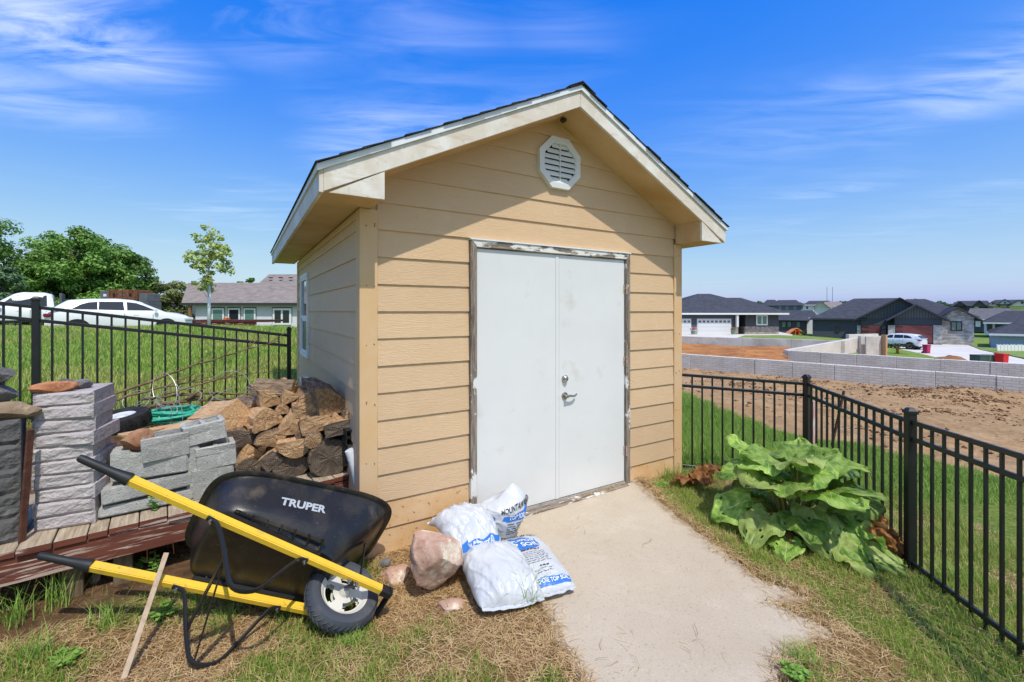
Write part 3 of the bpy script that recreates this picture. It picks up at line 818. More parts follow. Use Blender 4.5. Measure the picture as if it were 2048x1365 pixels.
# ------------------------------------------------------------------ deck
DZ = .47
def deckpt(px, k):
    r = (px - CX) / F; Q = DECK_A + DKN * k
    s = (r * Q.y - Q.x) / (DK.x - r * DK.y); return Q + DK * s
def deckp(s, k, z=0): p = DECK_A + DK * s + DKN * k; return Vector((p.x, p.y, z))
DKR = math.atan2(DK.y, DK.x)
M_DECKTOP = mat('deck_top', S(176, 160, 138), .9, var=[(S(140, 122, 100), 14, .4, .65, (3.5, .3, 1)), (S(200, 186, 166), 20, .55, .75, (4, .3, 1)), (S(120, 76, 58), 5, .62, .8, (2, .6, 1))], bump=(30, .8, .005, (4, .35, 1)))
M_DECKRED = mat('deck_red_stain', S(112, 62, 46), .85, var=[(S(88, 46, 36), 5, .4, .65, (.4, 1, 2)), (S(176, 152, 140), 9, .54, .60, (.22, 1, 3.2)), (S(196, 178, 168), 16, .60, .66, (.3, 1, 4))], bump=(20, .6, .004, (.25, 1, 4)))
deck = empty('wood_deck', deckp(0, 0, 0), DKR, 'low weathered wooden deck with peeling red edge, carrying blocks and firewood', 'deck')
s = -1.2; rd = random.Random(3)
while s < 1.86:
    w = rd.choice((.138, .14, .09, .139)); w = min(w, 1.915 - s)
    j = rd.uniform(-.004, .004); f0 = rd.uniform(-.012, .008)
    MB().bb(s + .003, s + w - .003, f0, 1.02 + rd.uniform(-.01, .01), DZ - .036 + j, DZ + j).build('deck_board', M_DECKTOP, deck, bevel=.004)
    MB().bb(s + .0032, s + w - .0032, f0 - .0022, f0 - .0002, DZ - .035 + j, DZ - .002 + j).build('board_end', M_DECKRED, deck)
    s += w
MB().bb(-1.2, 1.86, .012, .05, DZ - .185, DZ - .041).build('rim_joist', M_DECKRED, deck, bevel=.003)
MB().bb(-1.2, 1.86, .96, 1.0, DZ - .185, DZ - .041).build('rim_joist', M_DECKRED, deck, bevel=.003)
M_POST = mat('old_post', S(122, 104, 82), .9, var=[(S(84, 68, 52), 9, .4, .65, (3, 3, .4))], bump=(30, .7, .004, (3, 3, .3)))
for ss in (-.9, .22, .44, 1.2):
    MB().bb(ss, ss + .09, .07, .16, -.25, DZ - .042).build('leg', M_POST, deck, bevel=.004)
    MB().bb(ss, ss + .09, .85, .94, -.1, DZ - .042).build('leg', M_POST, deck, bevel=.004)

# ------------------------------------------------------------------ stacked stone and concrete blocks on the deck
M_PINK = mat('split_block_mauve', S(180, 172, 172), .95, var=[(S(184, 164, 164), 3, .45, .7), (S(146, 143, 148), 7, .5, .72), (S(196, 190, 184), 16, .54, .72), (S(112, 106, 108), 60, .62, .74)], bump=(34, 1.0, .014), bump2=(120, .7, .004), spec=.2, rnd_v=.08)
M_GREYB = mat('split_block_dark', S(104, 102, 101), .95, var=[(S(78, 76, 76), 4, .4, .65), (S(134, 130, 126), 14, .55, .75), (S(70, 68, 68), 60, .62, .74)], bump=(34, 1.0, .014), bump2=(120, .7, .004), spec=.2, rnd_v=.1)
M_CMU = mat('cinder_block', S(172, 171, 166), .95, var=[(S(150, 149, 145), 4, .4, .7), (S(192, 191, 186), 25, .52, .70), (S(120, 118, 114), 55, .60, .72)], bump=(90, .9, .007), bump2=(14, .5, .01), spec=.2, rnd_v=.10)
def split_block(name, w, d, h, m, seed, rough=.012, taper=.85):
    """retaining-wall block: rough split face to -y, tapered back"""
    rr = random.Random(seed); mb = MB(); nx, nz = 14, 6
    P = []
    for i in range(nx + 1):
        row = []
        for j in range(nz + 1):
            x = (i / nx - .5) * w; z = j / nz * h
            e = min(i, nx - i, j, nz - j); amp = rough * (1 if e > 0 else .2)
            y = -rough * .5 + noise.fractal((x * 11 + seed * 3.1, z * 22, seed * 1.7), .9, 2, 4) * amp * .75 + noise.noise((x * 60, z * 60, seed)) * rough * .2
            if e == 0: y += rough * .85
            row.append(Vector((x, y, z)))
        P.append(row)
    mb.grid(P)
    b = [P[0][0], P[nx][0], Vector((w / 2 * taper, d, 0)), Vector((-w / 2 * taper, d, 0))]
    mb.add([P[i][0] for i in range(nx + 1)] + [b[2], b[3]], [tuple(range(nx + 3))])
    t2, t3 = Vector((w / 2 * taper, d, h)), Vector((-w / 2 * taper, d, h))
    mb.add([P[i][nz] for i in range(nx + 1)] + [t2, t3], [tuple(range(nx + 2, -1, -1))])
    mb.add([P[nx][j] for j in range(nz + 1)] + [t2, b[2]], [tuple(range(nz + 3))])
    mb.add([P[0][j] for j in range(nz + 1)] + [t3, b[3]], [tuple(range(nz + 2, -1, -1))])
    mb.add([b[2], b[3], t3, t2], [(0, 1, 2, 3)])
    o = mb.build(name, m); return o
ORD = ['lowest', 'second from the bottom', 'third from the bottom', 'fourth from the bottom', 'fifth from the bottom', 'fifth from the top', 'fourth from the top', 'third from the top', 'second from the top', 'topmost']
pc = (deckpt(60, .17) + deckpt(190, .17)) / 2
for k in range(10):
    o = split_block('retaining_block', .275 + rd.uniform(-.008, .008), .34, .0795, M_PINK, k + 1, taper=.97)
    j = DKN * rd.uniform(-.008, .012) + DK * rd.uniform(-.007, .007)
    o.location = (pc.x + j.x, pc.y + j.y, DZ + .003 + k * .080); o.rotation_euler = (0, 0, DKR + R(-12 + rd.uniform(-3, 3) + (-6 if k in (2, 6, 8) else 0)))
    tag(o, f'mauve split-face retaining block, {ORD[k]} in the tall stack of ten', 'block', 'mauve blocks in the tall stack')
pd_ = deckpt(2, .13)
OR5 = ['lowest', 'second from the bottom', 'middle', 'second from the top', 'topmost']
for k in range(5):
    o = split_block('retaining_block', .34, .26, .135, M_GREYB, 40 + k, .018)
    q = pd_ - DK * .10 + DK * rd.uniform(-.008, .008) + DKN * rd.uniform(-.01, .01)
    o.location = (q.x, q.y, DZ + .003 + k * .136); o.rotation_euler = (0, 0, DKR + R(rd.uniform(-2, 2)))
    tag(o, f'dark grey split-face block at the left picture edge, {OR5[k]} of five stacked', 'block', 'dark grey blocks at the left edge')

def rock(name, size, m, seed, amp=.16, sub=3, flat=0, cut=(.62, .9)):
    bm = bmesh.new(); bmesh.ops.create_icosphere(bm, subdivisions=sub, radius=1)
    rr = random.Random(seed)
    planes = [(Vector((rr.gauss(0, 1), rr.gauss(0, 1), rr.gauss(0, .8))).normalized(), rr.uniform(*cut)) for _ in range(11)]
    for v in bm.verts:
        p = v.co.copy()
        for n_, d in planes:                      # chop with planes for facets
            k = p.dot(n_) - d
            if k > 0: p -= n_ * k * .97
        q = p * 1.6 + Vector((seed * 1.7, seed * .3, 0))
        p *= 1 + noise.fractal(q, .9, 2.1, 5) * amp
        if flat: p.z = max(p.z, -flat)
        v.co = Vector((p.x * size[0], p.y * size[1], p.z * size[2]))
    me = bpy.data.meshes.new(name); bm.to_mesh(me); bm.free(); me.materials.append(m)
    me.shade_smooth(); me.set_sharp_from_angle(angle=R(24))
    o = bpy.data.objects.new(name, me); COL.objects.link(o); return o
M_RORANGE = mat('orange_stone', S(186, 128, 92), .9, var=[(S(150, 92, 62), 9, .4, .65), (S(208, 160, 124), 20, .55, .75)], bump=(50, .8, .008))
M_RGREY = mat('grey_stone', S(128, 126, 126), .92, var=[(S(92, 90, 90), 12, .4, .65), (S(160, 158, 154), 30, .55, .75)], bump=(50, .8, .008))
M_RBROWN = mat('brown_stone', S(168, 128, 100), .88, var=[(S(128, 86, 62), 5, .4, .6), (S(196, 166, 140), 14, .58, .75)], bump=(40, .7, .008))
M_RTAN = mat('tan_stone', S(150, 130, 108), .92, var=[(S(120, 100, 80), 6, .4, .65), (S(176, 158, 136), 22, .55, .75)], bump=(40, .8, .008))
def put(o, loc, rz=0, rx=0, ry=0):
    o.location = loc; o.rotation_euler = (rx, ry, rz); return o
zt = DZ + .003 + .80
q = deckpt(112, .22); tag(put(rock('stone', (.115, .05, .036), M_RORANGE, 3), (q.x, q.y, zt + .030), DKR + .15), 'flat orange sandstone lying on top of the mauve block stack', 'stone')
q = deckpt(166, .30); tag(put(rock('stone', (.06, .045, .034), M_RGREY, 5), (q.x, q.y, zt + .028), DKR), 'small grey stone on top of the mauve stack beside the orange one', 'stone')
q = deckpt(132, .40); tag(put(rock('stone', (.05, .05, .036), M_GREYB, 8), (q.x, q.y, zt + .024), .2), 'small dark stone at the back of the mauve stack top', 'stone')
zl = DZ + .003 + .68
q = deckpt(22, .16); tag(put(rock('stone', (.13, .07, .05), M_RTAN, 12), (q.x, q.y, zl + .042), DKR), 'flat tan stone lying on the dark grey block stack', 'stone')
q = deckpt(-8, .20); tag(put(rock('stone', (.09, .08, .06), M_RGREY, 15), (q.x, q.y, zl + .135), DKR), 'rounded grey stone on the dark stack, below the top one', 'stone')
q = deckpt(-10, .19); tag(put(rock('stone', (.085, .07, .055), M_GREYB, 19), (q.x, q.y, zl + .235), DKR), 'dark rough stone at the very top of the left edge stack', 'stone')
# rusty perforated channel between the two stacks
ch = MB(); ch.bar((0, 0, 0), (0, 0, .62), .034, .012)
o = ch.build('steel_channel', mat('rusty_steel', S(104, 66, 50), .8, metal=.2, var=[(S(74, 46, 38), 14, .4, .65), (S(142, 92, 66), 40, .58, .75)], bump=(80, .4, .002)), bevel=.002)
q = deckpt(44, .10); put(o, (q.x, q.y, DZ), DKR, 0, R(3)); tag(o, 'rusty steel channel standing between the dark and mauve block stacks', 'channel')
for k in range(9):
    MB().tube([(0, -.0072, .05 + k * .065), (0, -.0064, .05 + k * .065)], .004, 6).build('hole', M_DARK, o)

# cinder blocks
def cmu(name, w, d, h, cores=0, recess=.05, m=None, wall=.028, notch=0):
    mb = MB()
    if cores:
        mb.bb(-w/2, w/2, -d/2, d/2, 0, h - recess)
        z0, z1 = h - recess, h
        mb.bb(-w/2, w/2, -d/2, -d/2 + wall, z0, z1); mb.bb(-w/2, w/2, d/2 - wall, d/2, z0, z1)
        mb.bb(-w/2, -w/2 + wall, -d/2 + wall, d/2 - wall, z0, z1); mb.bb(w/2 - wall, w/2, -d/2 + wall, d/2 - wall, z0, z1)
        if cores > 1: mb.bb(-wall/2, wall/2, -d/2 + wall, d/2 - wall, z0, z1)
        o = mb.build(name, m or M_CMU, bevel=.004)
    else:
        mb.bb(-w/2, w/2, -d/2, d/2, 0, h); o = mb.build(name, m or M_CMU, bevel=.008, segs=2)
    # knock the edges about so that no block looks machined
    for v in o.data.vertices:
        v.co += Vector((noise.noise(v.co * 23 + Vector((w * 90, 0, 0))), noise.noise(v.co * 23 + Vector((0, h * 90, 3))), noise.noise(v.co * 23 + Vector((5, d * 70, 0))))) * .006
    return o
def place_block(px, py_bottom, k, w, d, h, label, cores=0, rz=0, rx=0, ry=0, m=None):
    q = deckpt(px, k); z = HC - (py_bottom - CY) / F * q.y
    o = cmu('concrete_block', w, d, h, cores, m=m); q2 = q + DKN * d / 2
    put(o, (q2.x + rd.uniform(-.006, .006), q2.y + rd.uniform(-.006, .006), z), DKR + R(rz + rd.uniform(-4, 4)), R(rx), R(ry)); tag(o, label, 'block', 'grey concrete blocks on the deck'); return o
BL = [ # px, bottom py, setback, w, d, h, cores, rz, rx, ry, label
 (297, 1018, .16, .47, .2, .062, 0, 0, 0, 0, 'long flat concrete slab lying lowest on the deck boards'),
 (299, 991, .165, .46, .2, .085, 0, 1, 0, -1, 'long rough concrete slab on top of the lowest slab'),
 (242, 964, .20, .10, .18, .185, 0, 0, 0, 0, 'narrow upright grey brick nearest the mauve stack'),
 (274, 958, .19, .10, .18, .165, 0, 0, 0, 2, 'shorter upright grey brick under the brown stone'),
 (333, 950, .19, .24, .2, .125, 0, 0, 0, 0, 'grey concrete block under the recessed one, left pile'),
 (332, 918, .18, .25, .2, .15, 1, 1, 0, -3, 'grey concrete block with a round recess topping the left pile'),
 (404, 1000, .17, .13, .2, .12, 0, 0, 0, 0, 'lowest concrete block of the right pile, behind the wheelbarrow'),
 (424, 970, .17, .24, .2, .12, 0, 0, 0, 0, 'middle concrete block of the right pile'),
 (436, 935, .17, .23, .2, .15, 2, 2, 0, -3, 'notched concrete block below the tilted top one'),
 (412, 885, .20, .24, .2, .13, 2, 4, 0, -7, 'tilted concrete block at the top of the right pile'),
]
for (px, pb, k, w, d, h, c, rz, rx, ry, lb) in BL: place_block(px, pb, k, w, d, h, lb, c, rz, rx, ry)
q = deckpt(385, .26); o = cmu('concrete_block', .07, .12, .36); put(o, (q.x, q.y, DZ + .004), DKR); tag(o, 'dark narrow block wedged between the two cinder block piles', 'block', 'grey concrete blocks on the deck')
q = deckpt(276, .24); tag(put(rock('stone', (.11, .08, .07), M_RBROWN, 23), (q.x, q.y, HC - (880 - CY) / F * q.y), DKR + .3), 'brown angular stone resting on the upright grey bricks', 'stone')

# planks, hose, tyre, wire and brush behind the blocks
M_PLANK = mat('bare_plank', S(200, 164, 122), .85, var=[(S(176, 138, 98), 10, .42, .65, (.3, 4, 4)), (S(214, 188, 152), 20, .56, .75, (.3, 5, 4))], bump=(30, .5, .003, (.3, 4, 4)))
for i, (p0, p1, w, h, lb) in enumerate((((232, 905, 3.0), (432, 824, 3.75), .10, .022, 'bare pine plank lying over the blocks toward the hose'), ((240, 872, 3.3), (425, 838, 3.85), .09, .02, 'second bare plank lying behind the grey blocks'))):
    a, b = at(*p0), at(*p1)
    o = MB().bar((0, 0, 0), b - a, w, h).build('plank', M_PLANK, bevel=.003); o.location = a; tag(o, lb, 'plank')
M_HOSE = mat('hose_green', S(62, 178, 150), .42, spec=.5, var=[(S(42, 150, 124), 20, .5, .8)])
hc_ = at(330, 829, 3.85); pts = []
rr = random.Random(5)
for k in range(9 * 28):
    an = k / 28 * 2 * PI; ring = k / 28
    rad = .22 + .035 * math.sin(ring * 2.1) + .014 * math.sin(an * 2 + ring)
    pts.append(Vector((math.cos(an) * rad * 1.05, math.sin(an) * rad * .75, .004 + .008 * ring + .014 * math.sin(an * 1.5 + ring * 2.3))))
o = MB().tube(pts, .0115, 7).build('garden_hose', M_HOSE, smooth=True); put(o, hc_ - Vector((0, 0, .045)), .2)
tag(o, 'coiled turquoise garden hose lying behind the grey blocks', 'hose')
M_TYRE = mat('tyre_rubber', S(34, 34, 36), .8, var=[(S(56, 54, 52), 12, .5, .75)], bump=(60, .4, .004), spec=.3)
tp = at(244, 842, 3.55)
T0 = MB()
prof = [(.095, -.045), (.10, -.055), (.15, -.062), (.175, -.05), (.182, -.02), (.182, .02), (.175, .05), (.15, .062), (.10, .055), (.095, .045)]
T0.lathe(prof + [prof[0]], 36)
tyre = T0.build('spare_tyre', M_TYRE, smooth=45); put(tyre, tp, .4, R(8), R(-6)); tag(tyre, 'small black tyre lying flat behind the mauve stack', 'tyre')
MB().lathe([(0, .045), (.03, .05), (.05, .03), (.09, .04), (.094, .044), (.094, -.044), (0, -.03)], 28).build('rim', mat('rim_white', S(200, 202, 204), .5), tyre, smooth=40)
for k in range(26):
    an = 2 * PI * k / 26; M_ = Matrix.Rotation(an, 3, 'Z')
    MB().box(M_ @ Vector((.1835, 0, (-.022 if k % 2 else .022))), (.008, .02, .04), M_).build('tread_block', M_TYRE, tyre)
M_WIRE = mat('wire', S(190, 188, 182), .4, metal=.6)
wire = MB(); rr = random.Random(9)
for k in range(9):
    c = at(rr.uniform(262, 470), rr.uniform(770, 838), rr.uniform(3.5, 3.9)); rx, rz_ = rr.uniform(.08, .19), rr.uniform(.07, .17); ph = rr.uniform(0, 6); tilt = rr.uniform(-.5, .5); al = rr.uniform(0, PI)
    pp = []
    for i in range(33):
        an = ph + 2 * PI * i / 32 * rr.choice((1, 1)) * .93
        v = Vector((math.cos(an) * rx, math.sin(an) * rx * .5 * math.sin(al) , math.sin(an) * rz_)); v.x += tilt * v.z; pp.append(c + v)
    wire.tube(pp, .0024, 5)
o = wire.build('fencing_wire', M_WIRE); tag(o, 'loose loops of galvanised wire tangled over the hose and brush', 'wire')
M_TWIG = mat('twig', S(122, 98, 78), .9, var=[(S(88, 68, 54), 8, .4, .7), (S(160, 140, 120), 20, .6, .75)], bump=(60, .4, .002))
def twig(px0, py0, Y0, px1, py1, Y1, r0, r1, seed, label):
    rr = random.Random(seed); a, b = at(px0, py0, Y0), at(px1, py1, Y1); m = MB(); n = 12; pp = []
    for i in range(n + 1):
        p = a.lerp(b, i / n); w = math.sin(PI * i / n) * .03
        pp.append(p + Vector((rr.uniform(-1, 1) * .006, rr.uniform(-1, 1) * .006, rr.uniform(-1, 1) * .008 + w)))
    m.tube(pp, [r0 + (r1 - r0) * i / n for i in range(n + 1)], 6)
    for k in range(5):
        i = rr.randint(3, n - 1); p = pp[i]; d = (b - a).normalized()
        e = p + d * rr.uniform(.08, .22) + Vector((rr.uniform(-.05, .05), rr.uniform(-.06, .06), rr.uniform(-.05, .12)))
        m.tube([p, p.lerp(e, .5) + Vector((0, 0, .01)), e], [r1 * 1.2, r1, r1 * .6], 5)
    o = m.build('branch', M_TWIG, smooth=True); tag(o, label, 'branch', 'cut branches behind the deck')
twig(228, 790, 3.6, 558, 682, 5.0, .011, .004, 1, 'longest bare branch rising in front of the left fence')
twig(232, 800, 3.6, 445, 758, 4.3, .010, .004, 2, 'bare branch just below the longest one')
twig(330, 788, 3.9, 560, 742, 4.7, .008, .003, 3, 'thin branch reaching toward the fence end post')
twig(470, 803, 3.9, 640, 772, 4.6, .013, .007, 4, 'pale branch lying right behind the firewood')
twig(300, 815, 3.8, 470, 800, 4.1, .016, .009, 5, 'thick dark branch lying low behind the hose')
twig(280, 800, 3.9, 520, 790, 4.3, .012, .007, 6, 'brown branch lying across the brush heap')
br = MB(); rr = random.Random(13)
for k in range(300):
    c = at(rr.uniform(270, 560), rr.uniform(780, 822), rr.uniform(3.75, 4.5)); c.z = min(c.z, DZ + .32)
    d = Vector((rr.uniform(.5, 1), rr.uniform(-.3, .6), rr.uniform(-.18, .22))).normalized() * rr.uniform(.08, .3)
    br.tube([c - d / 2, c + Vector((0, 0, .02 * rr.random())), c + d / 2], [.0045, .004, .002], 4)
o = br.build('brush', M_TWIG); tag(o, 'heap of small dry twigs behind the firewood', 'brush', kind='stuff')

# ------------------------------------------------------------------ firewood
M_ENDG = mat('wood_end_grain', S(196, 164, 126), .9, var=[(S(146, 114, 82), 9, .40, .62), (S(208, 180, 144), 18, .55, .72), (S(88, 64, 46), 34, .64, .72)], bump=(40, 1.0, .008), rnd_v=.15, rings=(26, .72))
M_ENDD = mat('wood_end_dark', S(116, 104, 92), .92, var=[(S(84, 74, 64), 8, .4, .65), (S(146, 132, 116), 30, .56, .72)], bump=(50, .7, .005), rings=(22, .6))
M_SPLIT = mat('wood_split_pale', S(206, 170, 128), .88, var=[(S(176, 134, 92), 12, .42, .62, (5, 5, .5)), (S(226, 198, 162), 24, .55, .72, (6, 6, .5)), (S(140, 100, 66), 5, .62, .75)], bump=(28, 1.0, .008, (5, 5, .4)))
M_SPLITB = mat('wood_split_brown', S(184, 150, 112), .9, var=[(S(128, 98, 70), 9, .4, .62, (4, 4, .6)), (S(202, 168, 128), 18, .56, .72, (5, 5, .6)), (S(96, 74, 56), 6, .64, .72)], bump=(28, 1.0, .010, (5, 5, .4)), rnd_v=.18)
M_BARK = mat('bark', S(146, 124, 102), .95, var=[(S(92, 74, 58), 10, .4, .6, (3, 3, .8)), (S(172, 150, 124), 22, .56, .72, (3, 3, .8))], bump=(22, 1.0, .02, (3, 3, .6)))
def section(kind, w, h, rr):
    if kind == 'round': P = [(math.cos(2*PI*i/22) * w/2, math.sin(2*PI*i/22) * h/2) for i in range(22)]
    elif kind == 'half': P = [(math.cos(PI*i/12) * w/2, math.sin(PI*i/12) * h - h/2) for i in range(13)] + [(-w*.25, -h/2), (0, -h/2*1.04), (w*.25, -h/2)]
    elif kind == 'halfdown': P = [(-math.cos(PI*i/12) * w/2, h/2 - math.sin(PI*i/12) * h) for i in range(13)] + [(w*.25, h/2), (0, h/2*1.03), (-w*.25, h/2)]
    elif kind == 'quarter': P = [(-w/2, -h/2)] + [(-w/2 + w*math.cos(PI/2*i/8), -h/2 + h*math.sin(PI/2*i/8)) for i in range(9)] + [(-w/2, 0)]
    elif kind == 'quarterR': P = [(w/2, -h/2), (w/2, 0)] + [(w/2 - w*math.sin(PI/2*i/8), -h/2 + h*math.cos(PI/2*i/8)) for i in range(9)]
    elif kind == 'wedge': P = [(-w/2, -h/2), (-w*.1, -h*.52), (w/2, -h*.4), (w*.28, h*.1), (0, h/2), (-w*.3, h*.08)]
    else: P = [(-w/2, -h/2), (0, -h*.53), (w/2, -h/2), (w*.52, 0), (w*.46, h*.46), (0, h*.52), (-w*.5, h/2), (-w*.52, 0)]
    return [(x * (1 + rr.uniform(-.05, .05)), y * (1 + rr.uniform(-.06, .06))) for x, y in P]
def log(px, py, Y, wpx, hpx, kind, label, side=M_SPLITB, end=M_ENDG, bark=False, roll=0, yaw=0, pitch=0, L=.40, seed=0):
    rr = random.Random(seed * 7 + 1); c = at(px, py, Y); w, h = wpx / F * Y, hpx / F * Y
    P = section(kind, w, h, rr)
    # fine outline
    P2 = []
    for i in range(len(P)):
        a, b = P[i], P[(i + 1) % len(P)]
        P2 += [a, ((a[0] + b[0]) / 2 * (1 + rr.uniform(-.03, .03)), (a[1] + b[1]) / 2 * (1 + rr.uniform(-.03, .03)))]
    rows = []; nseg = 6
    for i in range(nseg + 1):
        z = i / nseg * L; k = 1 + rr.uniform(-.04, .04); ox, oy = rr.uniform(-1, 1) * w * .025, rr.uniform(-1, 1) * h * .025
        rows.append([Vector((x * k + ox + noise.noise((x * 30, y * 30, z * 8 + seed)) * w * .05, y * k + oy + noise.noise((x * 30, y * 30, z * 8 + seed + 50)) * h * .05, z)) for x, y in P2])
    mb = MB(); mb.grid([list(r) for r in zip(*rows)], True); mb.add(rows[-1], [tuple(range(len(P2)))])
    o = mb.build('split_log' if kind != 'round' else 'round_log', side, smooth=35)
    ends = MB(); n = len(P2)
    cen = Vector((sum(p[0] for p in P2) / n, sum(p[1] for p in P2) / n, 0))
    row = rows[0]; rings = [row]
    for f_ in (.72, .42, .15):
        rings.append([cen + (q - cen) * f_ + Vector((0, 0, rr.uniform(-.004, .004))) for q in row])
    for a_, b_ in zip(rings, rings[1:]): ends.grid([list(r) for r in zip(a_, b_)], True)
    ends.add(rings[-1], [tuple(range(n))])
    ends.build('end_grain', end, o)
    if bark:
        bk = MB(); keep = [i for i, (x, y) in enumerate(P2) if kind == 'round' or (kind == 'half' and y > -h*.42) or (kind == 'halfdown' and y < h*.42) or (kind == 'quarter' and math.hypot(x + w/2, y + h/2) > .6 * min(w, h)) or (kind == 'quarterR' and math.hypot(x - w/2, y + h/2) > .6 * min(w, h))]
        if len(keep) > 2:
            if kind == 'round': keep.append(keep[0])
            G = []
            for i in keep:
                col = []
                for j, r in enumerate(rows):
                    q = r[i]; k = 1.05 + .05 * noise.noise((q.x * 40, q.y * 40, q.z * 20 + seed)); zz = q.z + (.006 if j == 0 else (-.006 if j == nseg else 0))
                    col.append(Vector((q.x * k, q.y * k, zz)))
                G.append(col)
            G2 = [[Vector((p.x * .94, p.y * .94, p.z)) for p in col] for col in G]
            bk.grid(G); bk.grid(G2)
            bk.add([c_[0] for c_ in G] + [c_[0] for c_ in G2], [(i, i + 1, len(G) + i + 1, len(G) + i) for i in range(len(G) - 1)])
            bk.build('bark', M_BARK, o, smooth=50, fix=False)
    d = Vector((-.5178, .8555, 0)); d.rotate(Matrix.Rotation(R(yaw), 3, 'Z')); d.z = math.tan(R(pitch)); d.normalize()
    x = d.cross(Vector((0, 0, 1))).normalized(); y = x.cross(d).normalized()
    Mx = Matrix((x, y, d)).transposed() @ Matrix.Rotation(R(roll), 3, 'Z')
    o.matrix_world = Matrix.Translation(c) @ Mx.to_4x4()
    tag(o, label, 'log', 'firewood stacked against the shed'); return o
k4 = 1 / 4.402
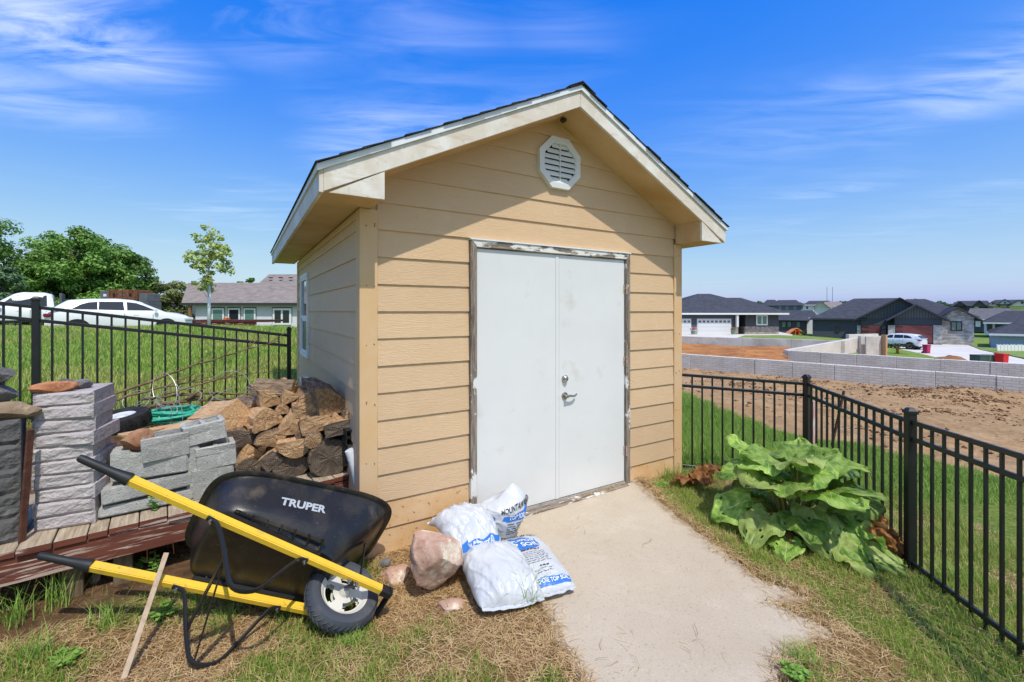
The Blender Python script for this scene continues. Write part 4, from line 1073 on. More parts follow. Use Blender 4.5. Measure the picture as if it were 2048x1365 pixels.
LG = [ # zoomed centre x,y, Y, w, h, kind, side, end, bark, roll, yaw, pitch, label
 (1410, 775, 3.47, 335, 310, 'round', M_BARK, M_ENDD, True, 0, 4, 0, 'large round log with dark cracked end, biggest in the pile'),
 (1075, 850, 3.45, 270, 190, 'round', M_BARK, M_ENDD, True, 0, 0, 0, 'dark weathered round log left of the biggest one'),
 (700, 860, 3.44, 250, 150, 'half', M_BARK, M_ENDD, True, 0, 6, 0, 'bark-covered half log lowest at the left end of the pile'),
 (885, 805, 3.38, 150, 135, 'rect', M_SPLIT, M_ENDD, False, 38, -12, 0, 'square split log with grey end, turned on its edge'),
 (1105, 700, 3.42, 275, 150, 'halfdown', M_SPLIT, M_ENDG, True, 4, -4, 0, 'pale half log lying flat side up above the dark round one'),
 (705, 735, 3.46, 215, 160, 'wedge', M_SPLIT, M_SPLIT, False, 8, 10, 0, 'pale wedge-shaped split log beside the concrete blocks'),
 (640, 595, 3.46, 280, 165, 'quarter', M_SPLITB, M_ENDD, True, 8, 5, 0, 'dark quarter log under the big pale split one'),
 (890, 600, 3.44, 225, 150, 'quarterR', M_SPLITB, M_ENDG, True, -16, -6, 0, 'brown quarter log with a cracked end, mid pile'),
 (1255, 625, 3.41, 140, 130, 'round', M_BARK, M_ENDG, True, 0, -10, 0, 'small round log with a pale ringed end'),
 (1160, 590, 3.46, 85, 100, 'round', M_BARK, M_BARK, True, 0, 0, 0, 'knobbly little bark stub beside the small round log'),
 (1070, 475, 3.50, 180, 190, 'wedge', M_SPLIT, M_ENDG, False, -10, 0, 0, 'yellowish wedge log in the middle of the pile'),
 (1285, 480, 3.48, 245, 115, 'rect', M_SPLITB, M_ENDG, False, 3, -5, 0, 'flat brick-like split log in the middle of the pile'),
 (1510, 510, 3.46, 270, 110, 'rect', M_SPLITB, M_ENDD, False, 10, -8, 0, 'grey flat split log just above the biggest round one'),
 (1470, 430, 3.52, 90, 95, 'wedge', M_SPLIT, M_SPLIT, False, 0, 0, 0, 'small pale chunk between the flat and the bark logs'),
 (1600, 400, 3.53, 150, 250, 'quarterR', M_BARK, M_ENDG, True, 0, 0, 0, 'upright bark-edged log touching the shed corner'),
 (570, 420, 3.50, 250, 230, 'rect', M_SPLIT, M_SPLIT, False, 32, 30, -8, 'big pale square-split log sticking out toward the blocks'),
 (850, 425, 3.50, 250, 170, 'half', M_SPLIT, M_SPLITB, False, 14, 12, -6, 'pale curved split log right of the big square one'),
 (1000, 345, 3.58, 140, 90, 'wedge', M_SPLITB, M_SPLITB, False, 0, 0, 0, 'small ragged brown log under the top row'),
 (1195, 360, 3.55, 215, 110, 'rect', M_SPLITB, M_ENDG, False, 4, -4, 0, 'flat brown split log under the top row, right of middle'),
 (880, 245, 3.62, 170, 160, 'quarter', M_SPLITB, M_ENDG, False, 6, 8, 0, 'leftmost log of the top row, brown and ragged'),
 (1035, 235, 3.62, 160, 130, 'wedge', M_SPLITB, M_ENDG, False, 20, 0, 0, 'second log of the top row from the left'),
 (1215, 245, 3.60, 190, 130, 'quarterR', M_SPLITB, M_ENDG, False, 8, 0, 0, 'middle log of the top row with orange split face'),
 (1100, 150, 3.80, 230, 120, 'half', M_BARK, M_ENDG, True, 0, 70, 4, 'bark-covered log lying crosswise on the very top'),
 (1420, 265, 3.56, 250, 280, 'quarter', M_BARK, M_SPLITB, True, 12, 6, 4, 'bulky bark-covered log at the top right of the pile'),
 (760, 320, 3.72, 200, 110, 'half', M_SPLIT, M_ENDG, True, 0, 20, 0, 'pale log tucked behind the curved one'),
 (930, 480, 3.62, 200, 150, 'rect', M_SPLITB, M_ENDD, False, 5, 0, 0, 'shadowed log behind the yellowish wedge'),
 (1330, 400, 3.66, 240, 160, 'rect', M_SPLITB, M_ENDD, False, 2, 0, 0, 'shadowed log behind the flat brown one'),
 (1380, 590, 3.62, 260, 150, 'round', M_BARK, M_ENDD, True, 0, 0, 0, 'shadowed round log behind the small ringed one'),
 (960, 690, 3.46, 120, 110, 'wedge', M_SPLIT, M_ENDG, False, 15, 0, 0, 'small wedge between the pale half log and the brown quarter log'),
 (1240, 545, 3.47, 130, 70, 'rect', M_SPLITB, M_ENDG, False, -6, 0, 0, 'thin split piece just above the small ringed log'),
 (1130, 410, 3.53, 120, 90, 'wedge', M_SPLITB, M_SPLIT, False, 30, 0, 0, 'small orange-brown chip right of the yellowish wedge'),
 (760, 520, 3.52, 120, 100, 'quarter', M_SPLITB, M_ENDG, False, 20, 6, 0, 'small quarter piece between the two big pale logs'),
 (1330, 330, 3.57, 110, 100, 'wedge', M_SPLITB, M_ENDG, False, -14, 0, 0, 'small wedge left of the bulky bark-covered log'),
 (980, 160, 3.74, 130, 100, 'quarterR', M_SPLITB, M_ENDG, False, 0, 0, 0, 'small log behind the top row, second from left'),
 (1290, 165, 3.72, 140, 100, 'wedge', M_SPLIT, M_ENDG, False, 10, 0, 0, 'pale wedge behind the middle log of the top row'),
]
for i, (x, y, Y, w, h, kd, sd, en, bk, ro, yw, pt, lb) in enumerate(LG):
    log(340 + x * k4, 740 + y * k4, Y, w * k4, h * k4, kd, lb, sd, en, bk, ro, yw, pt, seed=i + 1, L=.42 if Y < 3.65 else .3)
# white vinyl trim, black tubes and white elbow beside the wood
a, b = at(607, 758, 4.15), at(634, 782, 3.72)
o = MB().bar((0, 0, 0), b - a, .07, .035).build('vinyl_trim', M_WHITE, bevel=.004); o.location = a; tag(o, 'piece of white vinyl trim lying on top of the firewood by the wall', 'trim')
M_BTUBE = mat('black_tube', S(34, 36, 38), .5)
for i, (py, lb) in enumerate(((868, 'upper black square tube stuck between firewood and shed corner'), (884, 'lower black square tube stuck between firewood and shed corner'))):
    c = at(703, py, 3.40); m = MB()
    w, h, tk = .075, .055, .005
    m.bb(-w/2, w/2, 0, .5, h/2 - tk, h/2); m.bb(-w/2, w/2, 0, .5, -h/2, -h/2 + tk); m.bb(-w/2, -w/2 + tk, 0, .5, -h/2 + tk, h/2 - tk); m.bb(w/2 - tk, w/2, 0, .5, -h/2 + tk, h/2 - tk)
    o = m.build('square_tube', M_BTUBE); put(o, c, SRZ + R(2), 0, R(4 * i)); tag(o, lb, 'tube')
el = MB(); pp = []
for i in range(15):
    t = i / 14; an = t * R(75); pp.append(at(700, 905, 3.36) + Vector((.055 * math.sin(an) * 1.1, .02 * t, -.27 * t + .02)))
el.tube(pp, [.046 + .0025 * (i % 2) for i in range(15)], 12, flat=(1, .8))
o = el.build('downspout_elbow', M_WHITE, smooth=45); tag(o, 'white ribbed downspout elbow standing between log and shed corner', 'pipe')
# ------------------------------------------------------------------ wheelbarrow, tipped on its side
M_YEL = mat('yellow_paint', S(236, 194, 62), .42, spec=.5, var=[(S(222, 178, 50), 3, .45, .75), (S(150, 122, 60), 26, .64, .74), (S(110, 90, 50), 90, .66, .75), (S(176, 146, 84), 5, .58, .74)])
M_POLY = mat('black_poly', S(28, 28, 30), .34, spec=.5, var=[(S(58, 54, 48), 5, .46, .72), (S(104, 92, 76), 3.2, .58, .76), (S(132, 120, 102), 60, .66, .76), (S(150, 140, 124), 140, .66, .74)], bump=(160, .3, .002), bump2=(6, .15, .006))
M_BLKST = mat('black_steel', S(30, 30, 32), .42, spec=.5, var=[(S(74, 62, 48), 9, .6, .8)])
M_GRIP = mat('grip_rubber', S(34, 35, 37), .55, spec=.4)
M_BOLT = mat('zinc_bolt', S(190, 192, 196), .3, metal=1.0)
M_WRIM = mat('wheel_plastic', S(206, 204, 194), .5, var=[(S(180, 172, 156), 8, .5, .8)])
M_WTYRE = mat('wheel_tyre', S(66, 70, 78), .7, var=[(S(88, 88, 90), 6, .5, .75), (S(120, 106, 86), 14, .62, .78)], spec=.35)
WB_R = Matrix(((0.78283984, -0.5054352, -0.36290087), (0.51196796, 0.19175971, 0.83732731), (-0.35362493, -0.8412868, 0.40888376)))
wb = empty('wheelbarrow', (0, 0, 0), 0, 'black and yellow wheelbarrow tipped on its side against the deck', 'wheelbarrow')
wb.matrix_world = Matrix.Translation((-1.2439199, 2.1921006, .1799434)) @ WB_R.to_4x4()
HY = lambda x: .317 - .196 * (x + .973) / 1.621
HZ = lambda x: .614 - .482 * (x + .973) / 1.621
for sg in (-1, 1):
    P_ = lambda x, dz=0: Vector((x, sg * HY(x), HZ(x) + dz))
    h = MB().bar(P_(-.80), P_(.64), .038, .045, up=(0, sg * .0, 1)).build('handle', M_YEL, wb, bevel=.005, segs=3, smooth=30)
    g = MB(); g.tube([P_(-.985), P_(-.972), P_(-.90), P_(-.84), P_(-.80), P_(-.765), P_(-.755)], [.014, .0185, .0195, .021, .026, .0315, .031], 14)
    g.build('grip', M_GRIP, h, smooth=50)
    cap = MB().bar(P_(.60), P_(.668), .043, .050).build('end_cap', M_BLKST, h, bevel=.004)
    # U-shaped leg of flat bar
    zt = -.024
    pts = [P_(-.38, zt), P_(-.34, zt - .004), P_(-.315, -.05), Vector((-.275, sg * .262, .22)), Vector((-.235, sg * .256, .075)), Vector((-.215, sg * .252, .035)), Vector((-.18, sg * .25, .014)),
           Vector((-.13, sg * .25, .012)), Vector((-.085, sg * .248, .03)), Vector((-.03, sg * .238, .10)), P_(.085, -.062), P_(.115, zt - .008), P_(.155, zt)]
    # smooth the corners
    sm = [pts[0]]
    for a, b in zip(pts, pts[1:]): sm += [a.lerp(b, .25), a.lerp(b, .75)]
    sm.append(pts[-1])
    MB().tube(sm, .0165, 10, flat=(1.0, .55)).build('leg', M_BLKST, wb, smooth=50)
    for xb in (-.36, .14, .40, .445):
        p = P_(xb); MB().tube([p + Vector((0, 0, -.052)), p + Vector((0, 0, -.022))], .0055, 8).tube([p + Vector((0, 0, -.036)), p + Vector((0, 0, -.026))], .0105, 6).build('bolt', M_BOLT, wb)
    # axle bracket
    a = P_(.42, -.022); MB().bar(a, Vector((.431, sg * (HY(.42) - .03), .202 - .045)), .05, .006, up=(1, 0, 0)).bar(Vector((.431, sg * (HY(.42) - .028), .165)), Vector((.431, sg * .075, .19)), .05, .006).build('axle_bracket', M_BLKST, wb)
    # tray strut at the nose
    MB().tube([P_(.47, .02), Vector((.50, sg * .13, .30)), Vector((.535, sg * .12, .46))], .011, 8, flat=(1.3, .5)).build('nose_strut', M_BLKST, wb)
    MB().bar(P_(-.30, .036), P_(.22, .036), .045, .02).build('riser', M_BLKST, wb)
MB().bar(Vector((-.262, -.262, .20)), Vector((-.262, .262, .20)), .006, .045).bar(Vector((-.262, -.262, .20)), Vector((-.20, .255, .045)), .006, .04).build('leg_brace', M_BLKST, wb)
MB().bar(Vector((.655, -.15, .128)), Vector((.655, .15, .128)), .006, .05).build('nose_guard', M_BLKST, wb, bevel=.002)
# tray: rounded-rectangle rings from rim to floor
def tray_ring(x0, x1, wr, wf, cr, z0, z1, n=72, inset=0):
    """wr / wf half widths at rear and front; z0 / z1 rear and front height"""
    out = []
    for k in range(n):
        an = 2 * PI * k / n; c, s_ = math.cos(an), math.sin(an); e = cr
        u = math.copysign(abs(c) ** (2 / e), c); v = math.copysign(abs(s_) ** (2 / e), s_)
        x = (x0 + x1) / 2 + u * ((x1 - x0) / 2 - inset); t = (x - x0) / (x1 - x0)
        w = wr + (wf - wr) * t
        out.append(Vector((x, v * (w - inset), z0 + (z1 - z0) * t)))
    return out
fz = lambda x: HZ(x) + .050
rings = [tray_ring(-.400, .715, .345, .315, 4.2, .690, .640),    # lip underside
         tray_ring(-.412, .727, .357, .327, 4.2, .700, .650),
         tray_ring(-.405, .720, .350, .320, 4.2, .712, .662),
         tray_ring(-.388, .702, .332, .302, 4.2, .708, .658),
         tray_ring(-.380, .690, .326, .296, 4.2, .690, .640)]
lip = MB(); lip.grid([list(r) for r in zip(*(rings + [rings[0]]))], True)
out_ = [tray_ring(-.382, .694, .328, .298, 4.2, .694, .644), tray_ring(-.365, .62, .306, .272, 4.6, .60, .56), tray_ring(-.350, .55, .292, .256, 5, .52, .485),
        tray_ring(-.342, .50, .284, .248, 5, .485, .435), tray_ring(-.330, .45, .272, .236, 5, .465, .385), tray_ring(-.315, .40, .250, .214, 5, .462, .335), tray_ring(-.30, .34, .225, .19, 5, fz(-.30), fz(.34))]
tr = MB(); tr.grid([list(r) for r in zip(*out_)], True)
tr.add(out_[-1], [tuple(range(len(out_[-1])))])
inn = [[Vector((p.x - math.copysign(.006, p.x - .15), p.y - math.copysign(.006, p.y), p.z + (.006 if i == len(out_) - 1 else 0))) for p in r] for i, r in enumerate(out_)]
tr.grid([list(r) for r in zip(*inn)], True); tr.add(inn[-1], [tuple(range(len(inn[-1])))])
tray = tr.build('tray', M_POLY, wb, smooth=50)
lip.build('rim', M_POLY, tray, smooth=60)
for k in range(7):                                   # stiffening ribs under the floor edge
    x = -.24 + k * .075
    for sg in (-1, 1): MB().bar(Vector((x, sg * .20, fz(x) - .004)), Vector((x, sg * .262, fz(x) + .022)), .008, .022).build('rib', M_POLY, tray)
for sg in (-1, 1): MB().bar(Vector((-.26, sg * .258, fz(-.26) + .014)), Vector((.23, sg * .246, fz(.23) + .02)), .006, .02).build('rib', M_POLY, tray)
# lettering on the near side panel
from mathutils.bvhtree import BVHTree
tray_bvh = BVHTree.FromPolygons([v.co for v in tray.data.vertices], [tuple(p_.vertices) for p_ in tray.data.polygons])
def on_tray(x, y):
    h, nr, i_, d_ = tray_bvh.ray_cast(Vector((.085 + x * 1.14, -1.2, .535 + y - x * .06)), Vector((0, 1, 0)))
    if h is None: return Vector((.085 + x, -.33, .535 + y))
    if nr.y > 0: nr = -nr
    return h + nr * .0035
text_obj('lettering', 'TRUPER', .064, mat('letter_grey', S(170, 176, 184), .5), tray, bold=.0024, shear=.12, fn=on_tray, maxedge=.012)
# wheel
whl = MB(); WM = Matrix.Translation((.431, 0, .202)) @ Matrix.Rotation(R(90), 4, 'X')
tp = [(.134, -.032), (.142, -.042), (.168, -.049), (.191, -.045), (.204, -.028), (.208, -.009), (.208, .009), (.204, .028), (.191, .045), (.168, .049), (.142, .042), (.134, .032)]
wheel = MB().lathe(tp + [tp[0]], 56, WM).build('wheel', M_WTYRE, wb, smooth=40); wheel.name = 'wheel'
tread = MB()
for k in range(40):
    an = 2 * PI * k / 40
    for sg in (-1, 1):
        p = [Vector(((.2085 if abs(y) < .02 else .200) * math.cos(an + abs(y) * 4.5), (.2085 if abs(y) < .02 else .200) * math.sin(an + abs(y) * 4.5), y * sg)) for y in (.003, .016, .032)]
        tread.tube([WM @ q for q in p], .0042, 4)
tread.build('tread', M_WTYRE, wheel)
rim = MB()
rim.lathe([(.135, -.036), (.140, -.038), (.140, .038), (.135, .036), (.122, .022), (.112, .012), (.112, -.012), (.122, -.022), (.135, -.036)], 48, WM)
# disc with three kidney openings
nA, rs = 96, [.030, .048, .062, .078, .094, .106, .1125]
for sgn in (-1, 1):
    V_, F_ = [], []
    for i in range(nA):
        for r_ in rs: V_.append(WM @ Vector((r_ * math.cos(2 * PI * i / nA), r_ * math.sin(2 * PI * i / nA), sgn * (.012 + .012 * (1 - r_ / .1125)))))
    for i in range(nA):
        for j in range(len(rs) - 1):
            am = (360 * (i + .5) / nA) % 120; rm = (rs[j] + rs[j + 1]) / 2
            hole = .062 < rm < .106 and 22 < am < 98 and not ((rm > .094 or rm < .07) and not (30 < am < 90))
            if hole: continue
            a = i * len(rs) + j; b = ((i + 1) % nA) * len(rs) + j
            F_.append((a, b, b + 1, a + 1))
    rim.add(V_, F_)
rim.lathe([(.0, -.058), (.020, -.058), (.024, -.050), (.030, -.022), (.030, .022), (.024, .050), (.020, .058), (0, .058)], 24, WM)
rim.build('rim', M_WRIM, wheel, smooth=35)
MB().tube([(.431, -.135, .202), (.431, .135, .202)], .008, 10).build('axle', M_BOLT, wb)

# ------------------------------------------------------------------ bags of top soil
M_BAG = mat('bag_plastic', S(204, 207, 211), .34, spec=.5, var=[(S(190, 194, 199), 4, .45, .75), (S(150, 140, 128), 60, .70, .77)], bump=(12, .35, .008), bump2=(45, .35, .003), trans=.06)
M_BLUE = mat('bag_blue_print', S(48, 116, 196), .4, spec=.5, bump=(16, .4, .01))
M_INK = mat('bag_black_print', S(44, 44, 48), .5)
M_WPRINT = mat('bag_white_print', S(232, 236, 240), .45)
def bag_fn(L_, W_, H_, seed, wr=1.0, sag=None, pinch=.5):
    """top surface point for u, v in -1..1 (u along the length)"""
    def fn(u, v, top=1, off=0.0):
        e = max(0.0, (1 - abs(u) ** 3.2)) ** .52 * max(0.0, (1 - abs(v) ** 2.8)) ** .5
        lump = 1 + .18 * noise.noise((u * 1.7 + seed, v * 1.7, seed * .37))
        rg1 = 1 - abs(noise.noise((u * 1.1 + seed, v * 2.6 - u * 1.6, seed * .9))) * 2.4; rg2 = 1 - abs(noise.noise((u * 2.0 + seed * 2, v * 6.0 + u * 3.0, 7.7))) * 2.4
        wrk = (max(0, rg1) ** 5 * .020 + max(0, rg2) ** 4 * .007 * (.2 + abs(u) + .5 * abs(v)) + noise.fractal((u * 2.5 + seed, v * 3.5, 3.3), .9, 2, 3) * .008) * wr * (.6 + .5 * abs(u))
        h = H_ * e * lump if top > 0 else -H_ * .35 * e
        x = u * L_ / 2 * (1 - .04 * v * v); y = v * W_ / 2 * (1 - .10 * pinch * (abs(u) ** 6) * 1.0 - .03 * u * u)
        nx_, ny_ = noise.noise((u * 4 + seed, v * 4, 1)) * .008, noise.noise((u * 4, v * 4 + seed, 2)) * .008
        z = h + (wrk * (e ** .5 + .15) if top > 0 else 0) + off
        p = Vector((x + nx_, y + ny_, z))
        return sag(p, u, v) if sag else p
    return fn
def make_bag(name, fn, nu=90, nv=76, parent=None):
    mb = MB()
    U_ = [math.sin((i / nu - .5) * PI) for i in range(nu + 1)]; V_ = [math.sin((j / nv - .5) * PI) for j in range(nv + 1)]
    mb.grid([[fn(u, v, 1) for v in V_] for u in U_]); mb.grid([[fn(u, v, -1) for v in V_] for u in U_])
    # flat heat-sealed strips at both ends
    for uu in (-1, 1):
        row = [[fn(uu, v, 1) + Vector((uu * d, 0, .012 * noise.noise((v * 5, d * 40, uu)))) for v in V_] for d in (0, .012, .026)]
        mb.grid(row); mb.grid([[p - Vector((0, 0, .0015)) for p in r] for r in row])
    return mb.build(name, M_BAG, parent, smooth=True)
def decal(name, fn, poly, m, parent, res=44, off=.0035):
    xs = [p[0] for p in poly]; ys = [p[1] for p in poly]; x0, x1, y0, y1 = min(xs), max(xs), min(ys), max(ys)
    U_ = np.linspace(x0, x1, res + 1); V_ = np.linspace(y0, y1, res + 1)
    cu, cv = np.meshgrid((U_[1:] + U_[:-1]) / 2, (V_[1:] + V_[:-1]) / 2, indexing='ij'); ins = inpoly(cu, cv, poly)
    vid = {}; V3 = []; F3 = []
    def gid(i, j):
        if (i, j) not in vid: vid[(i, j)] = len(V3); V3.append(fn(float(U_[i]), float(V_[j]), 1, off))
        return vid[(i, j)]
    for i in range(res):
        for j in range(res):
            if ins[i, j]: F3.append((gid(i, j), gid(i + 1, j), gid(i + 1, j + 1), gid(i, j + 1)))
    return MB().add(V3, F3).build(name, m, parent, smooth=True, fix=False)
def btext(fn, txt, size, u, v, m, parent, L_, W_, bold=.0008, off=.0055, name='lettering', xs=1.0):
    # text runs along v, top of the letters toward -u
    return text_obj(name, txt, size, m, parent, bold=bold, fn=lambda x, y: fn(u - y / (L_ / 2), v + x / (W_ / 2), 1, off), maxedge=size * .35, xs=xs)
def place_bag(o, c, longdir, tilt=0, roll=0):
    d = Vector((longdir[0], longdir[1], 0)).normalized(); rz = math.atan2(d.y, d.x)
    o.location = c; o.rotation_euler = (roll, tilt, rz); return o
# D: right bag, print side up (local +x toward the viewer, local +y to the right)
LD, WD = .64, .44
fD = bag_fn(LD, WD, .08, 3.0, .45)
bD = make_bag('soil_bag', fD); place_bag(bD, (.095, 3.03, .030), (.36, -.93), R(1.5)); tag(bD, 'white printed soil bag lying on the concrete with its blue label up', 'bag', 'soil bags by the doors')
poly = [(-.62, -.60), (-.66, -.35), (-.72, -.2), (-.66, 0), (-.70, .2), (-.62, .42), (-.56, .62), (-.30, .66), (-.22, .60), (-.16, .35), (-.15, .0), (-.16, -.4), (-.22, -.66), (-.40, -.70)]
decal('blue_panel', fD, poly, M_BLUE, bD)
decal('blue_band', fD, [(.80, -.9), (.80, .92), (.95, .92), (.95, -.9)], M_BLUE, bD)
btext(fD, 'MOUNTAIN MAGIC', .042, -.82, .02, M_INK, bD, LD, WD)
btext(fD, 'ALL PURPOSE', .042, -.50, .0, M_WPRINT, bD, LD, WD, off=.008)
btext(fD, 'TOP SOIL', .066, -.32, .0, M_WPRINT, bD, LD, WD, bold=.0014, off=.008)
# print too small to read: rows of word-length strokes
def small_print(fn, rows, parent, m, along, seed, th):
    rr = random.Random(seed); V3, F3 = [], []
    for (c, a0, a1) in rows:
        p = a0
        while p < a1:
            w = min(rr.uniform(.05, .16), a1 - p); n_ = 4
            for i in range(n_ + 1):
                q = p + w * i / n_
                for t_ in (-th, th): V3.append(fn(c + t_, q, 1, .0045) if along == 'v' else fn(q, c + t_ + (q - a0) * .10, 1, .0045))
            k = len(V3) - 2 * (n_ + 1)
            for i in range(n_): F3.append((k + 2 * i, k + 2 * i + 1, k + 2 * i + 3, k + 2 * i + 2))
            p += w + .028
    o = MB().add(V3, F3).build('small_print', m, parent, fix=False); o['kind'] = 'stuff'
small_print(fD, [(-.115, -.35, .50)], bD, mat('bag_maroon_print', S(90, 50, 46), .5), 'v', 1, .016)
small_print(fD, [(-.01 + i * .062, -.45, .62 - .03 * (i % 3)) for i in range(7)], bD, M_INK, 'v', 2, .006)
small_print(fD, [(.50, .12, .44)], bD, M_INK, 'v', 3, .016)
small_print(fD, [(.60, -.1, .55), (.67, -.05, .5)], bD, M_INK, 'v', 4, .005)
btext(fD, 'ALL PURPOSE TOP SOIL', .032, .875, .08, M_WPRINT, bD, LD, WD, off=.008, xs=1.02)
# C: front left bag, blank side up
def sagC(p, u, v): p.z += -.03 * v + .02 * (v > .3) * (v - .3); return p
fC = bag_fn(.54, .42, .125, 8.2, 1.0, sagC)
bC = make_bag('soil_bag', fC); place_bag(bC, (-.085, 2.865, .060), (.36, -.93), R(6), R(3)); tag(bC, 'plump blank white bag lying in front, over the printed one', 'bag', 'soil bags by the doors')
# B: upper bag slumped over C and the boulder
def sagB(p, u, v): p.z += .05 * math.cos(u * 1.6) - .06 * max(0, u - .2) - .07 * max(0, -u - .4); return p
fB = bag_fn(.47, .40, .11, 15.5, 1.3, sagB)
bB = make_bag('soil_bag', fB); place_bag(bB, (-.335, 3.175, .185), (.53, -.85), R(9), R(-3)); tag(bB, 'crumpled white bag slumped on the pile with a blue edge band', 'bag', 'soil bags by the doors')
decal('blue_band', fB, [(.80, -.62), (.80, .88), (.955, .88), (.955, -.62)], M_BLUE, bB)
btext(fB, 'ALL PURPOSE TOP SOIL', .020, .88, .14, M_WPRINT, bB, .50, .40, off=.007)
# A: bag standing upright against the left door
def fA(u, v, top=1, off=0.0):
    """u: around the girth -1..1, v: height 0..1"""
    an = u * PI; k = math.sin(max(0, min(1, v)) * PI * .5 + .32) ** .6 if v < .75 else math.sin(.75 * PI * .5 + .32) ** .6 * (1 - ((v - .75) / .25) ** 1.5 * .62)
    rx, ry = .180, .130 * (1 if v < .6 else 1 - ((v - .6) / .4) ** 1.4 * .80)
    w = 1 + .05 * noise.noise((math.sin(an) * 1.5, math.cos(an) * 1.5 + v * 4, 3)) + .06 * max(0, 1 - abs(noise.noise((math.sin(an) * 2 + v * 3, math.cos(an) * 2, v * 4 + 5))) * 3) ** 3
    x = math.sin(an) * rx * k * w * (1 + .30 * max(0, v - .72)); y = -math.cos(an) * ry * k * w
    z = v * .315 + .035 * max(0, v - .5) * math.sin(an) * 3 + .03 * max(0, v - .6) * math.sin(an * 2)
    n = Vector((math.sin(an), -math.cos(an), .15)).normalized()
    return Vector((x, y, z)) + n * off
mb = MB(); mb.grid([[fA(-1 + 2 * i / 112, j / 60) for j in range(61)] for i in range(112)], True)
mb.add([fA(-1 + 2 * i / 112, 1) for i in range(112)], [tuple(range(112))]); mb.add([fA(-1 + 2 * i / 112, 0) for i in range(112)], [tuple(range(112))])
bA = mb.build('soil_bag', M_BAG, smooth=True); put(bA, (-.075, 3.36, .07), R(14), R(-6), R(4)); tag(bA, 'white printed bag standing upright against the left door', 'bag', 'soil bags by the doors')
fA2 = lambda u, v, top=1, off=0.0: fA(u, v, 1, off)
decal('blue_panel', fA2, [(-.06, .44), (.02, .40), (.16, .42), (.30, .44), (.36, .52), (.37, .66), (.32, .70), (.27, .60), (.18, .58), (.08, .54), (-.04, .52)], M_BLUE, bA, off=.003)
decal('blue_panel', fA2, [(-.26, .42), (-.17, .41), (-.16, .50), (-.20, .53), (-.26, .50)], M_BLUE, bA, off=.003)
text_obj('lettering', 'MOUNTAIN MAGIC', .05, M_INK, bA, bold=.0008, fn=lambda x, y: fA(.20 + x * 1.25, .70 + x * .30 + y / .315, 1, .005), maxedge=.016)
text_obj('lettering', 'TOP SOIL', .042, M_WPRINT, bA, bold=.001, fn=lambda x, y: fA(.17 + x * 1.5, .505 + x * .18 + y / .315, 1, .007), maxedge=.016)
small_print(fA2, [(.34 - i * .062, .02, .38) for i in range(5)], bA, M_INK, 'u', 5, .008)

# ------------------------------------------------------------------ stones on the ground by the shed
M_QUARTZ = mat('pink_quartzite', S(180, 146, 128), .9, var=[(S(204, 172, 154), 6, .42, .62), (S(146, 98, 78), 9, .52, .72), (S(222, 206, 186), 5.5, .54, .62, (1, 1, .5)), (S(134, 92, 58), 4, .60, .72), (S(128, 98, 84), 40, .6, .72)], bump=(22, .7, .012), bump2=(90, .4, .003), spec=.3)
p = at(872, 1108, 2.86); tag(put(rock('boulder', (.165, .17, .255), M_QUARTZ, 31, .09, 5, cut=(.50, .80)), (p.x, p.y, .165), .5, .1, -.12), 'large pink quartzite boulder beside the soil bags', 'boulder')
def gstone(px, py, Y, size, m, seed, label, rz=0, up=.35):
    p = at(px, py, Y); tag(put(rock('stone', size, m, seed), (p.x, p.y, gz(p.x, p.y) + size[2] * up), rz), label, 'stone')
gstone(795, 1140, 3.02, (.105, .09, .05), M_QUARTZ, 33, 'flat pink stone in the dry grass left of the boulder', .4, .1)
gstone(905, 1196, 2.72, (.11, .07, .035), M_QUARTZ, 35, 'flat pink stone half buried below the boulder', .2, .05)
gstone(770, 1110, 3.10, (.05, .04, .04), M_RGREY, 37, 'small grey stone against the bottom siding board')
gstone(113, 1190, 2.62, (.03, .025, .022), M_RTAN, 41, 'pale pebble in the shade below the deck, leftmost', 0)
gstone(192, 1168, 2.72, (.035, .03, .03), M_RTAN, 43, 'pale pebble beside the deck leg')
gstone(135, 1182, 2.66, (.03, .022, .02), M_RGREY, 45, 'grey pebble below the deck edge')
gstone(250, 1168, 2.76, (.06, .04, .03), M_RGREY, 47, 'flat dark stone below the deck behind the yellow handle')
# thin wooden stake leaning on the lower handle
a, b = at(247, 1342, 2.10), at(333, 1106, 2.42)
a.z = gz(a.x, a.y) + .01
o = MB().bar((0, 0, 0), b - a, .024, .009, up=(.5, -.8, .6)).build('wooden_stake', mat('stake_wood', S(186, 164, 140), .85, var=[(S(160, 136, 112), 12, .45, .7, (4, 4, .4)), (S(206, 192, 174), 8, .6, .75)], bump=(40, .4, .002, (4, 4, .3))), bevel=.001)
o.location = a; tag(o, 'thin weathered wooden stake leaning over the lower yellow handle', 'stake')
# survey stake and rusty rod beyond the corner post
a = Vector((*at(1629, 800, 5.0)[:2], 0)); zg = gz(a.x, a.y)
o = MB().bb(-.02, .02, -.006, .006, -.05, HC - (803 - CY) / F * 5.0 - zg).build('survey_stake', mat('pink_lath', S(204, 150, 146), .8, var=[(S(226, 214, 206), 6, .45, .6, (4, 1, .6))]), bevel=.001)
put(o, (a.x, a.y, zg), .1); tag(o, 'pink and white survey stake just behind the fence corner post', 'stake')
a, b = at(1664, 892, 5.2), at(1688, 782, 5.2)
o = MB().bar((0, 0, 0), b - a, .026, .018).build('rusty_rod', MATS['rusty_steel'], bevel=.002); o.location = a; tag(o, 'rusty steel stake leaning behind the fence right of the corner post', 'stake')
